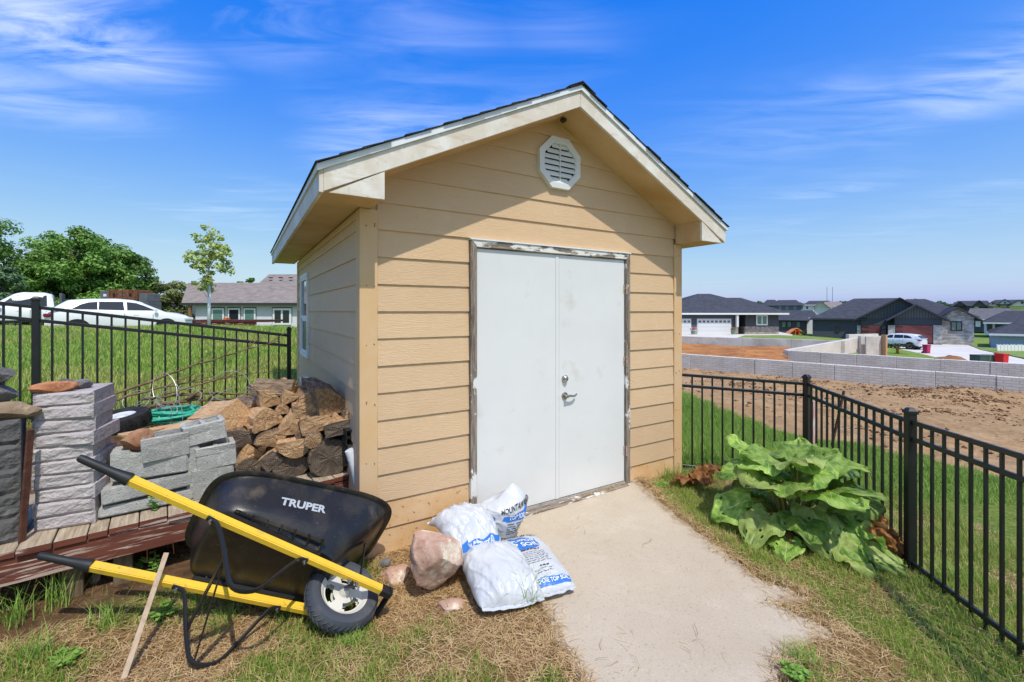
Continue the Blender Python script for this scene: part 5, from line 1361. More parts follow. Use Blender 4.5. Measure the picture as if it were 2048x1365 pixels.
# ------------------------------------------------------------------ grass and straw
M_BLADE = mat('grass_blade', S(100, 130, 50), .6, attr='tint', spec=.25, trans=.42)
M_STRAW = mat('dry_straw', S(190, 160, 110), .8, attr='tint', spec=.2, trans=.12)
rng = np.random.default_rng(21)
def blades(name, X, Y, H, Wd, lean, cols, m, label, seg=2, zoff=-.005, lying=False, Z=None):
    n = len(X)
    Z = ground_z(X, Y) + zoff if Z is None else Z
    an = rng.random(n) * 2 * PI; dx, dy = np.cos(an), np.sin(an); px_, py_ = -dy, dx
    t = np.linspace(0, 1, seg + 1)
    V = np.zeros((n, 2 * seg + 1, 3)); C3 = np.zeros((n, 2 * seg + 1, 3))
    bend = rng.uniform(.6, 1.4, n)
    for i, tt in enumerate(t):
        hx = H * lean * (tt ** 1.7) * bend; hz = H * np.sqrt(np.maximum(.02, 1 - (lean * bend * tt * .8).clip(0, .98) ** 2)) * tt if not lying else H * .06 * np.sin(PI * tt) + .004
        if lying: hx = H * tt
        cx, cy, cz = X + dx * hx, Y + dy * hx, Z + hz
        if lying:
            wob = H * .12 * np.sin(PI * tt) * (rng.random(n) - .5) * 2
            cx = cx + px_ * wob; cy = cy + py_ * wob
        w = Wd * (1 - tt * .55) / 2
        dark = (.62 + .38 * tt) if not lying else 1
        if i < seg:
            V[:, 2 * i] = np.stack([cx - px_ * w, cy - py_ * w, cz], 1); V[:, 2 * i + 1] = np.stack([cx + px_ * w, cy + py_ * w, cz], 1)
        else: V[:, 2 * seg] = np.stack([cx, cy, cz], 1)
    C3[:] = cols[:, None, :]
    k = 2 * seg + 1; tris = []
    for i in range(seg - 1):
        a = 2 * i; tris += [(a, a + 1, a + 3), (a, a + 3, a + 2)]
    a = 2 * (seg - 1); tris.append((a, a + 1, a + 2))
    T = np.array(tris)[None] + (np.arange(n) * k)[:, None, None]
    o = mesh_np(name, V.reshape(-1, 3), T.reshape(-1, 3), m, cols=C3.reshape(-1, 3))
    if label: tag(o, label[0], label[1], kind='stuff')
    return o
def gcol(n, a, b, c, wc=.15):
    a, b, c = np.array(a), np.array(b), np.array(c); t = rng.random((n, 1)); col = a * (1 - t) + b * t
    k = (rng.random((n, 1)) < wc); return np.where(k, c * (.8 + .4 * rng.random((n, 1))), col)
def scatter(n, x0, x1, y0, y1, fn):
    X = rng.uniform(x0, x1, n); Y = rng.uniform(y0, y1, n); p = fn(X, Y); k = rng.random(n) < p; return X[k], Y[k]
SHC, SHS = math.cos(SRZ), math.sin(SRZ)
def in_shed(x, y, m=.0):
    a = (x - SO.x) * SHC + (y - SO.y) * SHS; b = -(x - SO.x) * SHS + (y - SO.y) * SHC
    return (a > -m) & (a < SHW + m) & (b > -m) & (b < SHD + m)
def in_view(X, Y): return (np.abs(X) < 1.25 * Y + .25)
def dens_green(X, Y):
    g, d, l, u, lu = zones(X, Y); tuft = sstep(.42, .62, fbm(X * 9, Y * 9, 2))
    base = np.clip(g * 1.1 - .12, 0, 1) * (.35 + .65 * tuft) + .05 * d * sstep(.6, .7, fbm(X * 5 + 40, Y * 5, 2))
    dp = polydist(X, Y, PAD); ip = inpoly(X, Y, PAD)
    base = np.where(ip, base * 0 + (dp < .03) * .04, base)
    return np.clip(base, 0, 1) * (~in_shed(X, Y)) * in_view(X, Y) * (1 - lu * (X < 0)) * (u < .5)
# near lawn, right and front
X, Y = scatter(400000, -4.2, 4.3, 1.35, 5.2, dens_green)
H = rng.uniform(.025, .075, len(X)) * (.7 + .8 * fbm(X * 3, Y * 3, 2)); H *= np.where(X > 3.0, 1.2, 1.0)
blades('lawn_grass', X, Y, H, rng.uniform(.0028, .0052, len(X)), rng.uniform(.2, .95, len(X)), gcol(len(X), S(124, 156, 58), S(168, 190, 90), S(200, 182, 118), .24), M_BLADE, ('patchy green grass growing around the pad and under the fence', 'grass'))
# lush grass behind the shed and beyond the right fence
X, Y = scatter(240000, 1.6, 7.5, 4.6, 13, lambda x, y: (lambda z: np.clip(z[4] * 1.0 + .45 * z[0], 0, 1) * (1 - z[2]) * (~in_shed(x, y)) * in_view(x, y) * (1 - sstep(6, 13, y) * .6))(zones(x, y)))
blades('tall_grass', X, Y, rng.uniform(.07, .20, len(X)) * (1 - .5 * (X > 4.3)), rng.uniform(.005, .009, len(X)), rng.uniform(.2, .9, len(X)), gcol(len(X), S(112, 152, 58), S(158, 188, 88), S(186, 184, 112), .1), M_BLADE, ('lush tall grass behind the right fence panel', 'grass'))
# hillside lawn on the left
X, Y = scatter(420000, -17, -1.4, 3.2, 14.5, lambda x, y: np.clip(sstep(-.35, .1, fence_sd(x, y)), 0, 1) * (~in_shed(x, y, .05)) * in_view(x, y) * np.clip(3.2 / y, 0, 1) ** .6 * (.75 + .25 * sstep(.4, .6, fbm(x * 2, y * 2, 3))))
Hh = rng.uniform(.04, .12, len(X)) * (.6 + .9 * fbm(X * 1.3, Y * 1.3, 3)); yel = fbm(X * .7, Y * .7, 3)[:, None]
cc = gcol(len(X), S(134, 170, 66), S(174, 198, 96), S(200, 192, 118), .12); cc = cc * (1 - .5 * sstep(.45, .62, yel)) + np.array(S(204, 196, 118)) * .5 * sstep(.45, .62, yel)
blades('hill_lawn', X, Y, Hh, rng.uniform(.006, .011, len(X)) * (.6 + Y / 9), rng.uniform(.2, .8, len(X)), cc, M_BLADE, ('sunlit green lawn rising behind the left fence', 'grass'))
# dry straw thatch
def dens_dry(X, Y):
    g, d, l, u, lu = zones(X, Y); ip = inpoly(X, Y, PAD); dp = polydist(X, Y, PAD)
    v = d * (.35 + .65 * sstep(.35, .6, fbm(X * 4 + 7, Y * 4, 3))) + .12 * g * (lu < .3)
    v = np.where(ip, np.exp(-(dp / .045) ** 2) * .75 + .012 * sstep(.55, .7, fbm(X * 3 + 2, Y * 3 + 8, 3)), v)
    return np.clip(v, 0, 1) * (~in_shed(X, Y)) * in_view(X, Y) * (lu < .6) * (u < .5) * (l < .5)
X, Y = scatter(300000, -4.0, 4.3, 1.35, 5.2, dens_dry)
zz = np.where(inpoly(X, Y, PAD), pad_z(X, Y) + .002, ground_z(X, Y)) + rng.uniform(0, .010, len(X))
blades('dry_straw', X, Y, rng.uniform(.03, .12, len(X)), rng.uniform(.0018, .0034, len(X)), np.ones(len(X)), gcol(len(X), S(184, 148, 100), S(226, 200, 154), S(128, 98, 66), .22), M_STRAW, ('dry tan straw and thatch over the bare ground', 'straw'), seg=3, lying=True, Z=zz)
X, Y = scatter(26000, -4.0, 3.4, 1.35, 5.0, lambda x, y: dens_dry(x, y) * (~inpoly(x, y, PAD)))
blades('dry_stubble', X, Y, rng.uniform(.02, .06, len(X)), rng.uniform(.002, .0035, len(X)), rng.uniform(.3, .98, len(X)), gcol(len(X), S(186, 150, 98), S(214, 184, 134), S(150, 118, 74), .3), M_STRAW, ('short standing dry stubble', 'straw'))
# clods and pebbles on the dirt lot
def clods(n, fn, smin, smax, cols, name, label, x0, x1, y0, y1, zlift=.0):
    X, Y = scatter(n, x0, x1, y0, y1, fn); k = len(X); Z = ground_z(X, Y)
    s_ = rng.uniform(smin, smax, k) * rng.random(k) ** .7 + smin
    base = np.array([(1,0,0),(-1,0,0),(0,1,0),(0,-1,0),(0,0,1),(0,0,-.6)], float); tri = np.array([(0,2,4),(2,1,4),(1,3,4),(3,0,4),(2,0,5),(1,2,5),(3,1,5),(0,3,5)])
    V = base[None] * s_[:, None, None] * rng.uniform(.6, 1.2, (k, 6, 1)); V[:, :, 2] *= .7
    an = rng.random(k) * 6.28; c, s2 = np.cos(an)[:, None], np.sin(an)[:, None]
    V = np.stack([V[:, :, 0] * c - V[:, :, 1] * s2 + X[:, None], V[:, :, 0] * s2 + V[:, :, 1] * c + Y[:, None], V[:, :, 2] + Z[:, None] + zlift], -1)
    C_ = np.repeat(cols(k)[:, None], 6, 1)
    o = mesh_np(name, V.reshape(-1, 3), (tri[None] + (np.arange(k) * 6)[:, None, None]).reshape(-1, 3), mat('clod', S(150, 120, 90), .95, attr='tint', spec=.1), cols=C_.reshape(-1, 3))
    tag(o, label, 'soil', kind='stuff')
clods(60000, lambda x, y: lot_mask(x, y) * in_view(x, y) * (.10 + .9 * sstep(.5, .7, fbm(x * .8, y * .8, 3))) * (.25 + np.exp(-(((x - 15) / 4) ** 2 + ((y - 15.3) / 2) ** 2)) * 2 + np.exp(-(((x - 11.6) / 3) ** 2 + ((y - 17.8) / 1.2) ** 2))), .012, .07,
      lambda k: gcol(k, S(132, 100, 70), S(186, 152, 116), S(104, 78, 54), .3), 'soil_clods', 'crumbled clods of earth strewn over the bare lot', 4.2, 19, 5, 24)
clods(1500, lambda x, y: (lambda z: z[3] * .6 + z[1] * .12)(zones(x, y)) * in_view(x, y) * (~inpoly(x, y, PAD)), .004, .018, lambda k: gcol(k, S(120, 104, 88), S(178, 160, 140), S(90, 76, 62), .3), 'pebbles', 'loose pebbles and crumbs of soil below the deck', -3.6, 1.2, 1.5, 3.6)

# single weeds and tufts
M_WEED = mat('weed_leaf', S(128, 168, 74), .6, var=[(S(154, 186, 92), 10, .45, .7)], trans=.3, spec=.3)
M_TUFT = mat('tuft_blade', S(138, 174, 76), .5, var=[(S(176, 192, 106), 12, .45, .7)], trans=.3, spec=.3)
def tuft(px, py, n, h, spread, label, seed, m=None, wd=.008, Yf=None):
    Y0 = Yf or 2.0
    for _ in range(6):
        p = at(px, py, Y0); z = gz(p.x, p.y); Y0 = (HC - z) * F / (py - CY)
    p = at(px, py, Y0); rr = random.Random(seed); mb = MB(); n = int(n * 1.8)
    for k in range(n):
        an = rr.uniform(0, 2 * PI); H_ = h * rr.uniform(.55, 1.1); le = rr.uniform(.15, 1.0) * spread; d = Vector((math.cos(an), math.sin(an), 0)); s_ = Vector((-d.y, d.x, 0)); w = wd * rr.uniform(.6, 1.1)
        b = Vector((rr.gauss(0, .035), rr.gauss(0, .035), 0)); pts = []
        for i in range(5):
            t = i / 4; c = b + d * le * H_ * t ** 1.6 + Vector((0, 0, H_ * (t - .35 * le * t * t))); pts.append((c - s_ * w * (1 - t * .9) / 2, c + s_ * w * (1 - t * .9) / 2))
        mb.grid([list(q) for q in pts])
    o = mb.build('grass_tuft', m or M_TUFT, fix=False); o.location = (p.x, p.y, gz(p.x, p.y) - .01); tag(o, label, 'grass tuft'); return o
tuft(1046, 1207, 34, .26, 1.1, 'bright green grass tuft between the two lower soil bags', 1)
tuft(215, 1255, 30, .22, .9, 'tall thin grass tuft at left below the lower grip', 2, wd=.006)
tuft(70, 1320, 50, .20, .9, 'dense grass tuft in the lower left corner', 3, wd=.006)
tuft(30, 1240, 40, .22, .9, 'grass tuft at the left picture edge below the deck', 4, wd=.006)
tuft(120, 1210, 22, .34, .7, 'seeding grass stalks rising in front of the deck edge', 5, wd=.006)
tuft(455, 1235, 46, .12, 1.2, 'low clump of grass inside the wheelbarrow leg loop', 6, wd=.006)
tuft(430, 1262, 40, .11, 1.2, 'low clump of grass beside the fallen wheelbarrow leg', 7, wd=.006)
tuft(700, 1290, 46, .10, 1.1, 'grass clump right under the wheelbarrow tyre', 8, wd=.006)
tuft(1750, 1110, 40, .20, 1.0, 'grass tuft between the big plant and the near fence post', 9, wd=.007)
tuft(1500, 1030, 44, .20, 1.0, 'grass tuft in front of the big leafy plant', 10, wd=.007)
tuft(1905, 1165, 46, .17, 1.1, 'grass tuft under the right fence beyond the near post', 11, wd=.007)
tuft(1610, 1320, 60, .10, 1.2, 'grass clump at the lower right edge of the pad', 12, wd=.006)
def leafy_weed(px, py, Y, h, n, label, seed, z=None, ls=.05):
    p = at(px, py, Y); rr = random.Random(seed); root = empty('weed', (p.x, p.y, p.z if z is None else z), 0, label, 'weed')
    st = MB(); lf = MB()
    for k in range(n):
        an = rr.uniform(0, 2 * PI); H_ = h * rr.uniform(.6, 1.1); kx = 1.6 if h < .06 else .35; d = Vector((math.cos(an), math.sin(an), 0)) * kx / .35; pp = [d * H_ * .35 * t ** 1.5 + Vector((0, 0, H_ * t)) for t in (0, .3, .6, 1)]
        st.tube(pp, [.004, .0035, .003, .0015], 5)
        for j in range(7):
            t = rr.uniform(.3, 1); c = d * H_ * .35 * t ** 1.5 + Vector((0, 0, H_ * t)); a2 = rr.uniform(0, 2 * PI); e = Vector((math.cos(a2), math.sin(a2), rr.uniform(-.2, .5))).normalized() * ls * rr.uniform(.6, 1.2); s_ = e.cross(Vector((0, 0, 1))).normalized() * e.length * .33
            lf.add([c, c + e * .45 + s_, c + e, c + e * .45 - s_, c + e * .5 + Vector((0, 0, -.006))], [(0, 1, 4), (1, 2, 4), (2, 3, 4), (3, 0, 4)])
    st.build('stem', M_WEED, root); lf.build('leaves', M_WEED, root, fix=False)
leafy_weed(545, 770, 4.75, .40, 9, 'leafy green vine climbing the left fence near its end post', 1, z=.45, ls=.075)
leafy_weed(500, 782, 4.55, .30, 8, 'leafy weed behind the brush heap by the left fence', 2, z=.45, ls=.07)
leafy_weed(312, 1026, 2.88, .10, 4, 'small green weed sprouting between the deck boards', 3, z=DZ - .01, ls=.035)
leafy_weed(310, 1130, 2.80, .16, 4, 'small weed growing in the shade under the deck', 4, z=.08, ls=.05)
for i, (px, py, lb) in enumerate(((130, 1345, 'broad-leaved dandelion weed in the lower left thatch'), (262, 1180, 'small weed below the lower yellow handle'), (330, 1245, 'grey-green weed patch left of the wheelbarrow leg'), (1320, 975, 'low creeping weed at the top right corner of the pad'), (1590, 1345, 'low dark weed patch at the bottom right of the pad'))):
    Y0 = HC * F / (py - CY); leafy_weed(px, py, Y0, .04, 22, lb, 20 + i, z=gz(at(px, py, Y0).x, Y0), ls=.034)

# ------------------------------------------------------------------ rhubarb-like plant with huge leaves
def leaf_material(name, base, light, dark, vein):
    m = bpy.data.materials.new(name); m.use_nodes = True; nt = m.node_tree; n, l = nt.nodes, nt.links; bs = n['Principled BSDF']
    bs.inputs['Roughness'].default_value = .48; bs.inputs['Specular IOR Level'].default_value = .35
    at_ = n.new('ShaderNodeAttribute'); at_.attribute_name = 'tint'; sp = n.new('ShaderNodeSeparateColor'); l.new(at_.outputs['Color'], sp.inputs[0])   # r: along, g: across (0.5 = midrib), b: per leaf
    t = n.new('ShaderNodeTexCoord'); nz = n.new('ShaderNodeTexNoise'); nz.inputs['Scale'].default_value = 14; nz.inputs['Detail'].default_value = 6; l.new(t.outputs['Object'], nz.inputs['Vector'])
    def mth(op, a, b=None, c=None):
        x = n.new('ShaderNodeMath'); x.operation = op
        for i, v in enumerate((a, b, c)):
            if v is None: continue
            if isinstance(v, (int, float)): x.inputs[i].default_value = v
            else: l.new(v, x.inputs[i])
        return x.outputs[0]
    ab = mth('ABSOLUTE', mth('SUBTRACT', sp.outputs['Green'], .5))
    mid = mth('LESS_THAN', ab, .014)
    ph = mth('SUBTRACT', mth('MULTIPLY', sp.outputs['Red'], 7.0), mth('MULTIPLY', ab, 7.0))
    sv = mth('ABSOLUTE', mth('SUBTRACT', mth('FRACT', ph), .5)); side = mth('LESS_THAN', sv, .05)
    vm = mth('MAXIMUM', mid, mth('MULTIPLY', side, .7))
    r = n.new('ShaderNodeValToRGB'); e = r.color_ramp.elements; e[0].position = .32; e[0].color = (*dark, 1); e[1].position = .72; e[1].color = (*light, 1); q = e.new(.5); q.color = (*base, 1)
    l.new(nz.outputs['Fac'], r.inputs[0])
    mx = n.new('ShaderNodeMixRGB'); l.new(mth('MULTIPLY', vm, .8), mx.inputs[0]); l.new(r.outputs[0], mx.inputs[1]); mx.inputs[2].default_value = (*vein, 1)
    hv = n.new('ShaderNodeHueSaturation'); l.new(mx.outputs[0], hv.inputs['Color']); l.new(mth('ADD', mth('MULTIPLY', sp.outputs['Blue'], .7), .65), hv.inputs['Value'])
    l.new(hv.outputs[0], bs.inputs['Base Color'])
    bp = n.new('ShaderNodeBump'); bp.inputs['Strength'].default_value = .7; bp.inputs['Distance'].default_value = .012
    hgt = mth('SUBTRACT', mth('MULTIPLY', nz.outputs['Fac'], .6), mth('MULTIPLY', vm, .5)); l.new(hgt, bp.inputs['Height']); l.new(bp.outputs[0], bs.inputs['Normal'])
    tr = n.new('ShaderNodeBsdfTranslucent'); l.new(hv.outputs[0], tr.inputs[0]); ms = n.new('ShaderNodeMixShader'); ms.inputs[0].default_value = .36
    l.new(bs.outputs[0], ms.inputs[1]); l.new(tr.outputs[0], ms.inputs[2]); l.new(ms.outputs[0], n['Material Output'].inputs['Surface'])
    return m
M_RLEAF = leaf_material('big_leaf', S(138, 174, 72), S(182, 206, 106), S(92, 134, 52), S(212, 222, 156))
M_RPALE = leaf_material('big_leaf_pale', S(158, 178, 92), S(188, 200, 118), S(124, 150, 70), S(206, 212, 150))
M_RDEAD = leaf_material('dead_leaf', S(168, 112, 62), S(200, 150, 92), S(112, 70, 40), S(140, 90, 52))
M_STALK = mat('leaf_stalk', S(150, 150, 80), .5, var=[(S(150, 70, 60), 6, .5, .7)], spec=.4)
def big_leaf(L_, W_, seed, m, crumple=1.0, curl=.5, shade=None, holes=0):
    rr = random.Random(seed); nu, nv = 18, 18; V = []; C_ = []; ph = rr.uniform(0, 9); sh = rr.random() if shade is None else shade
    for i in range(nu + 1):
        u = i / nu
        wv = (math.sin(PI * min(1, (u * .93 + .07)) ** .78)) ** .75 * (1.08 - .25 * u)
        for j in range(nv + 1):
            v = j / nv * 2 - 1; av = abs(v)
            back = -.16 * (av ** 2) * math.exp(-((u) / .18) ** 2)          # cordate base
            edge = av ** 2
            x = (u + back + .02 * math.sin(v * 13 + ph) * edge) * L_; y = v * wv * W_ / 2 * (1 + .05 * math.sin(u * 21 + ph))
            z = (.05 * math.sin(u * 17 + ph + 2 * v) * av ** 3 + .06 * math.sin(u * 9 + ph * 1.7 + (0 if v > 0 else 2)) * edge + noise.fractal((u * 3.4 + seed, v * 2.6, seed * .7), .8, 2, 4) * .10 + .018 * math.sin(v * 11 + u * 9 + ph)) * L_ * crumple
            z += av * W_ * .16 - (av ** 2.4) * W_ * .17 - curl * L_ * .55 * u ** 2.2
            V.append((x - curl * L_ * .12 * u ** 3, y, z)); C_.append((u, j / nv, sh))
    Fq = []
    for i in range(nu):
        for j in range(nv):
            if holes and rr.random() < holes and 2 < i < nu - 1 and j not in (8, 9): continue
            a = i * (nv + 1) + j; Fq.append((a, a + nv + 1, a + nv + 2, a + 1))
    me = bpy.data.meshes.new('leaf'); me.from_pydata(V, [], Fq)
    ca = me.color_attributes.new('tint', 'FLOAT_COLOR', 'POINT'); ca.data.foreach_set('color', np.c_[np.array(C_), np.ones(len(C_))].astype(np.float32).ravel())
    me.shade_smooth(); me.materials.append(m); o = bpy.data.objects.new('leaf', me); COL.objects.link(o)
    return o
PC = Vector((2.32, 3.72, gz(2.32, 3.72)))
plant = empty('rhubarb_plant', PC, 0, 'large leafy plant with huge crinkled green leaves beside the fence', 'plant')
def add_leaf(az, reach, height, L_, W_, pitch, m, seed, curl=.5, roll=0, cr=1.0, holes=0, base=(0, 0), shade=None):
    d = Vector((math.cos(az), math.sin(az), 0)); tip = Vector((base[0], base[1], 0)) + d * reach + Vector((0, 0, height))
    b0 = Vector((base[0], base[1], 0)) + d * .05
    pp = [b0.lerp(tip, t) + Vector((0, 0, height * .25 * math.sin(PI * t))) for t in (0, .25, .5, .75, 1)]
    lf = big_leaf(L_, W_, seed, m, cr, curl, shade, holes); lf.parent = plant
    Mx = Matrix.Translation(tip) @ Matrix.Rotation(az, 4, 'Z') @ Matrix.Rotation(-pitch, 4, 'Y') @ Matrix.Rotation(roll, 4, 'X')
    lf.matrix_local = Mx
    MB().tube(pp, [.013, .012, .011, .010, .008], 7, flat=(1.2, .8)).build('stalk', M_STALK, plant, smooth=True)
rr = random.Random(77)
for k in range(11): add_leaf(2 * PI * k / 11 + rr.uniform(-.35, .35), rr.uniform(.06, .20), rr.uniform(.40, .56), rr.uniform(.34, .46), rr.uniform(.36, .50), R(rr.uniform(12, 50)), M_RPALE if k % 4 == 3 else M_RLEAF, 100 + k, .26, R(rr.uniform(-20, 20)), .8, holes=.012)
for k in range(12): add_leaf(2 * PI * k / 12 + rr.uniform(-.2, .2), rr.uniform(.14, .28), rr.uniform(.32, .46), rr.uniform(.34, .46), rr.uniform(.36, .50), R(rr.uniform(2, 34)), M_RPALE if k % 5 == 2 else M_RLEAF, 130 + k, .32, R(rr.uniform(-24, 24)), .8, holes=.02)
for k in range(11): add_leaf(2 * PI * (k + .5) / 11 + rr.uniform(-.2, .2), rr.uniform(.22, .36), rr.uniform(.14, .30), rr.uniform(.28, .40), rr.uniform(.30, .42), R(rr.uniform(-30, 0)), M_RLEAF if k % 3 else M_RPALE, 160 + k, .5, R(rr.uniform(-25, 25)), .8, holes=.03)
# the lower spill toward the viewer and the near post
add_leaf(R(-92), .26, .27, .40, .36, R(-40), M_RPALE, 201, .25, R(8), .8, .035, shade=.55)
add_leaf(R(-68), .34, .24, .46, .30, R(-34), M_RPALE, 202, .3, R(14), .9, .02, shade=.6)
add_leaf(R(-48), .38, .22, .44, .30, R(-26), M_RLEAF, 203, .4, R(-10), 1.0)
add_leaf(R(-35), .34, .24, .30, .30, R(-22), M_RPALE, 204, .4, R(20), 1.0, .03)
add_leaf(R(-60), .44, .12, .34, .26, R(-14), M_RPALE, 205, .2, R(12), .8, .03, shade=.7)
add_leaf(R(-80), .44, .06, .30, .24, R(-6), M_RPALE, 206, .2, R(-6), .8, .02, shade=.6)
add_leaf(R(-125), .42, .08, .28, .24, R(-4), M_RLEAF, 207, .3, R(5), .9, .02)
add_leaf(R(-22), .34, .26, .30, .30, R(-16), M_RLEAF, 208, .4, 0, 1.0)
add_leaf(R(-62), .54, .06, .26, .22, R(-8), M_RLEAF, 209, .3, R(10), .9)
for az, re, h_, sd in ((R(-52), .55, .20, 301), (R(-44), .62, .16, 302), (R(-38), .55, .22, 303), (R(-105), .24, .22, 304), (R(-128), .40, .09, 305)):
    add_leaf(az, re, h_, .20, .15, R(-45), M_RDEAD, sd, .9, R(40), 2.0)
# withered leaves by the shed corner
dl = empty('withered_leaf', (0, 0, 0), 0, 'withered brown leaf lying by the shed corner at the fence', 'leaf')
c = at(1392, 962, 4.55); dl.location = (c.x, c.y, gz(c.x, c.y))
for i in range(3):
    lf = big_leaf(.26, .2, 400 + i, M_RDEAD, 2.2, .7); lf.parent = dl; lf.matrix_local = Matrix.Translation((-.05 + .04 * i, .02 * i, .05 + .03 * i)) @ Matrix.Rotation(R(-150 + 70 * i), 4, 'Z') @ Matrix.Rotation(R(-35), 4, 'Y')
# ------------------------------------------------------------------ trees
M_LEAFT = mat('tree_leaf', S(70, 110, 44), .5, attr='tint', spec=.3, trans=.25)
M_TRUNK = mat('tree_bark', S(104, 88, 72), .95, var=[(S(70, 58, 48), 6, .4, .65, (3, 3, .5))], bump=(14, .8, .02, (3, 3, .5)))
def make_tree(name, loc, h, w, seed, nclump, nleaf, lsize, cols, label, cat='tree', group=None, trunk_h=.22, shape='oval', trunk_r=None, wrap=False, tm=None):
    rg = np.random.default_rng(seed); rr = random.Random(seed)
    root = empty(name, loc, 0, label, cat, group)
    # clump centres over the crown volume
    cs = []
    while len(cs) < nclump:
        p = np.array([rg.uniform(-1, 1), rg.uniform(-1, 1), rg.uniform(0, 1)])
        prof = {'oval': math.sin(PI * (p[2] * .78 + .20)) ** .6, 'maple': min(1.0, (1 - p[2]) ** .62 * 1.22), 'cone': (1 - p[2]) ** .75 * 1.0 + .08, 'sparse': (math.sin(PI * (p[2] * .93 + .05)) ** .9) * (1 - .35 * p[2])}[shape]
        r = math.hypot(p[0], p[1])
        if r < prof and (r > prof * .2 or p[2] > .7 or shape == 'sparse'): cs.append((p[0] * w / 2, p[1] * w / 2, h * (trunk_h + (1 - trunk_h) * p[2]), prof))
    cs = np.array(cs); per = nleaf // nclump
    ctr = np.repeat(cs[:, :3], per, 0); n = len(ctr)
    cr = w * (.13 if shape != 'sparse' else .09) * rg.uniform(.7, 1.3, (nclump, 1)); crr = np.repeat(cr, per, 0)
    d = rg.normal(size=(n, 3)); d /= np.linalg.norm(d, axis=1, keepdims=True); rad = rg.random((n, 1)) ** .45
    pos = ctr + d * rad * crr * np.array([1.15, 1.15, .75])
    nrm = d * .7 + np.array([0, 0, .55]) + rg.normal(size=(n, 3)) * .45; nrm /= np.linalg.norm(nrm, axis=1, keepdims=True)
    a = np.cross(nrm, rg.normal(size=(n, 3))); a /= np.linalg.norm(a, axis=1, keepdims=True); b = np.cross(nrm, a)
    s = lsize * rg.uniform(.6, 1.25, (n, 1))
    V = np.stack([pos - a * s * .6, pos + b * s * .34 + nrm * s * .08, pos + a * s * .6, pos - b * s * .34 + nrm * s * .08], 1)
    t = rg.random((n, 1)); cl = np.repeat(rg.random((nclump, 1)), per, 0)
    col = np.array(cols[0]) * (1 - t) + np.array(cols[1]) * t; col = col * (.75 + .5 * cl)
    mesh_np('crown', V.reshape(-1, 3), np.arange(4 * n).reshape(-1, 4), M_LEAFT, root, cols=np.repeat(col, 4, 0))
    tr_ = trunk_r or h * .02
    tb = MB(); top = h * (.8 if shape != 'sparse' else .97); pts = [Vector((rr.uniform(-1, 1) * tr_ * .6 * (i > 0), rr.uniform(-1, 1) * tr_ * .6 * (i > 0), -.2 + (top + .2) * i / 7)) for i in range(8)]
    tb.tube(pts, [tr_ * (1.25 - 1.05 * i / 7) for i in range(8)], 8)
    tb.build('trunk', tm or M_TRUNK, root, smooth=True)
    for k in range(min(nclump, 16)):
        c = Vector(cs[k * nclump // min(nclump, 16)][:3]); z0 = max(trunk_h * h * .8, c.z - w * .35); st = Vector((0, 0, min(z0, top)))
        MB().tube([st, st.lerp(c, .5) + Vector((0, 0, w * .02)), c], [tr_ * .34, tr_ * .22, tr_ * .08], 5).build('limb', tm or M_TRUNK, root)
    if wrap: MB().tube([(0, 0, -.05), (0, 0, h * .40)], [tr_ * 1.6, tr_ * 1.35], 10).build('trunk_wrap', M_WHITE, root, smooth=True)
    return root
def ground_at(px, Y): x = (px - CX) / F * Y; return Vector((x, Y, gz(x, Y)))
G1, G2 = (S(74, 116, 48), S(132, 168, 80)), (S(80, 124, 52), S(142, 178, 84))
def tree_px(name, px, Y, py_top, wpx, *a, **k):
    p = ground_at(px, Y); h = HC - (py_top - CY) / F * Y - p.z; return make_tree(name, p, h, wpx / F * Y, *a, **k)
TG = 'trees behind the parked cars'
tree_px('maple_tree', 8, 36, 446, 175, 1, 80, 26000, .23, G1, 'broad green tree cut by the left picture edge', group=TG, trunk_h=.0)
tree_px('maple_tree', 140, 38, 452, 150, 2, 110, 34000, .23, G2, 'tall bushy maple left of the rusty steel box', group=TG, trunk_h=.0)
tree_px('maple_tree', 232, 42, 476, 130, 3, 100, 30000, .23, G1, 'rounded green maple right behind the white car roof', group=TG, trunk_h=.0)
tree_px('maple_tree', 185, 41, 480, 120, 14, 95, 26000, .23, G2, 'green maple squeezed between the two tallest ones', group=TG, trunk_h=.0)
tree_px('spruce_tree', 10, 28, 528, 90, 4, 60, 14000, .18, (S(64, 96, 62), S(112, 138, 96)), 'dull green spruce low at the left picture edge', group=TG, trunk_h=.04, shape='cone')
tree_px('shrub_tree', 62, 40, 510, 80, 5, 50, 12000, .22, G1, 'low green tree between the two big left ones', group=TG, trunk_h=.05)
tree_px('crabapple_tree', 340, 44, 562, 90, 6, 50, 12000, .20, (S(104, 112, 66), S(150, 158, 100)), 'olive-brown small tree right of the rusty steel box', group=TG, trunk_h=.1)
tree_px('crabapple_tree', 365, 46, 560, 40, 16, 25, 4000, .24, G1, 'small green tree beside the left house gable', group=TG, trunk_h=.1)
tree_px('ash_tree', 312, 60, 548, 46, 7, 25, 1500, .34, G2, 'thin see-through tree top behind the olive one', group=TG, trunk_h=.3)
tree_px('ash_tree', 495, 70, 553, 44, 8, 25, 2500, .4, G1, 'distant tree top above the left house roof', group=TG, trunk_h=.3)
tree_px('ash_tree', 425, 72, 564, 26, 9, 20, 1500, .4, G1, 'far tree top peeking over the low roof behind the sapling', group=TG, trunk_h=.3)
M_SAPB = mat('sapling_bark', S(178, 168, 150), .9)
tree_px('young_tree', 418, 13.2, 430, 92, 10, 60, 2600, .085, (S(150, 176, 84), S(198, 204, 116)), 'slender young tree with a white wrapped trunk on the lawn crest', cat='tree', trunk_h=.30, shape='sparse', trunk_r=.028, wrap=True, tm=M_SAPB)

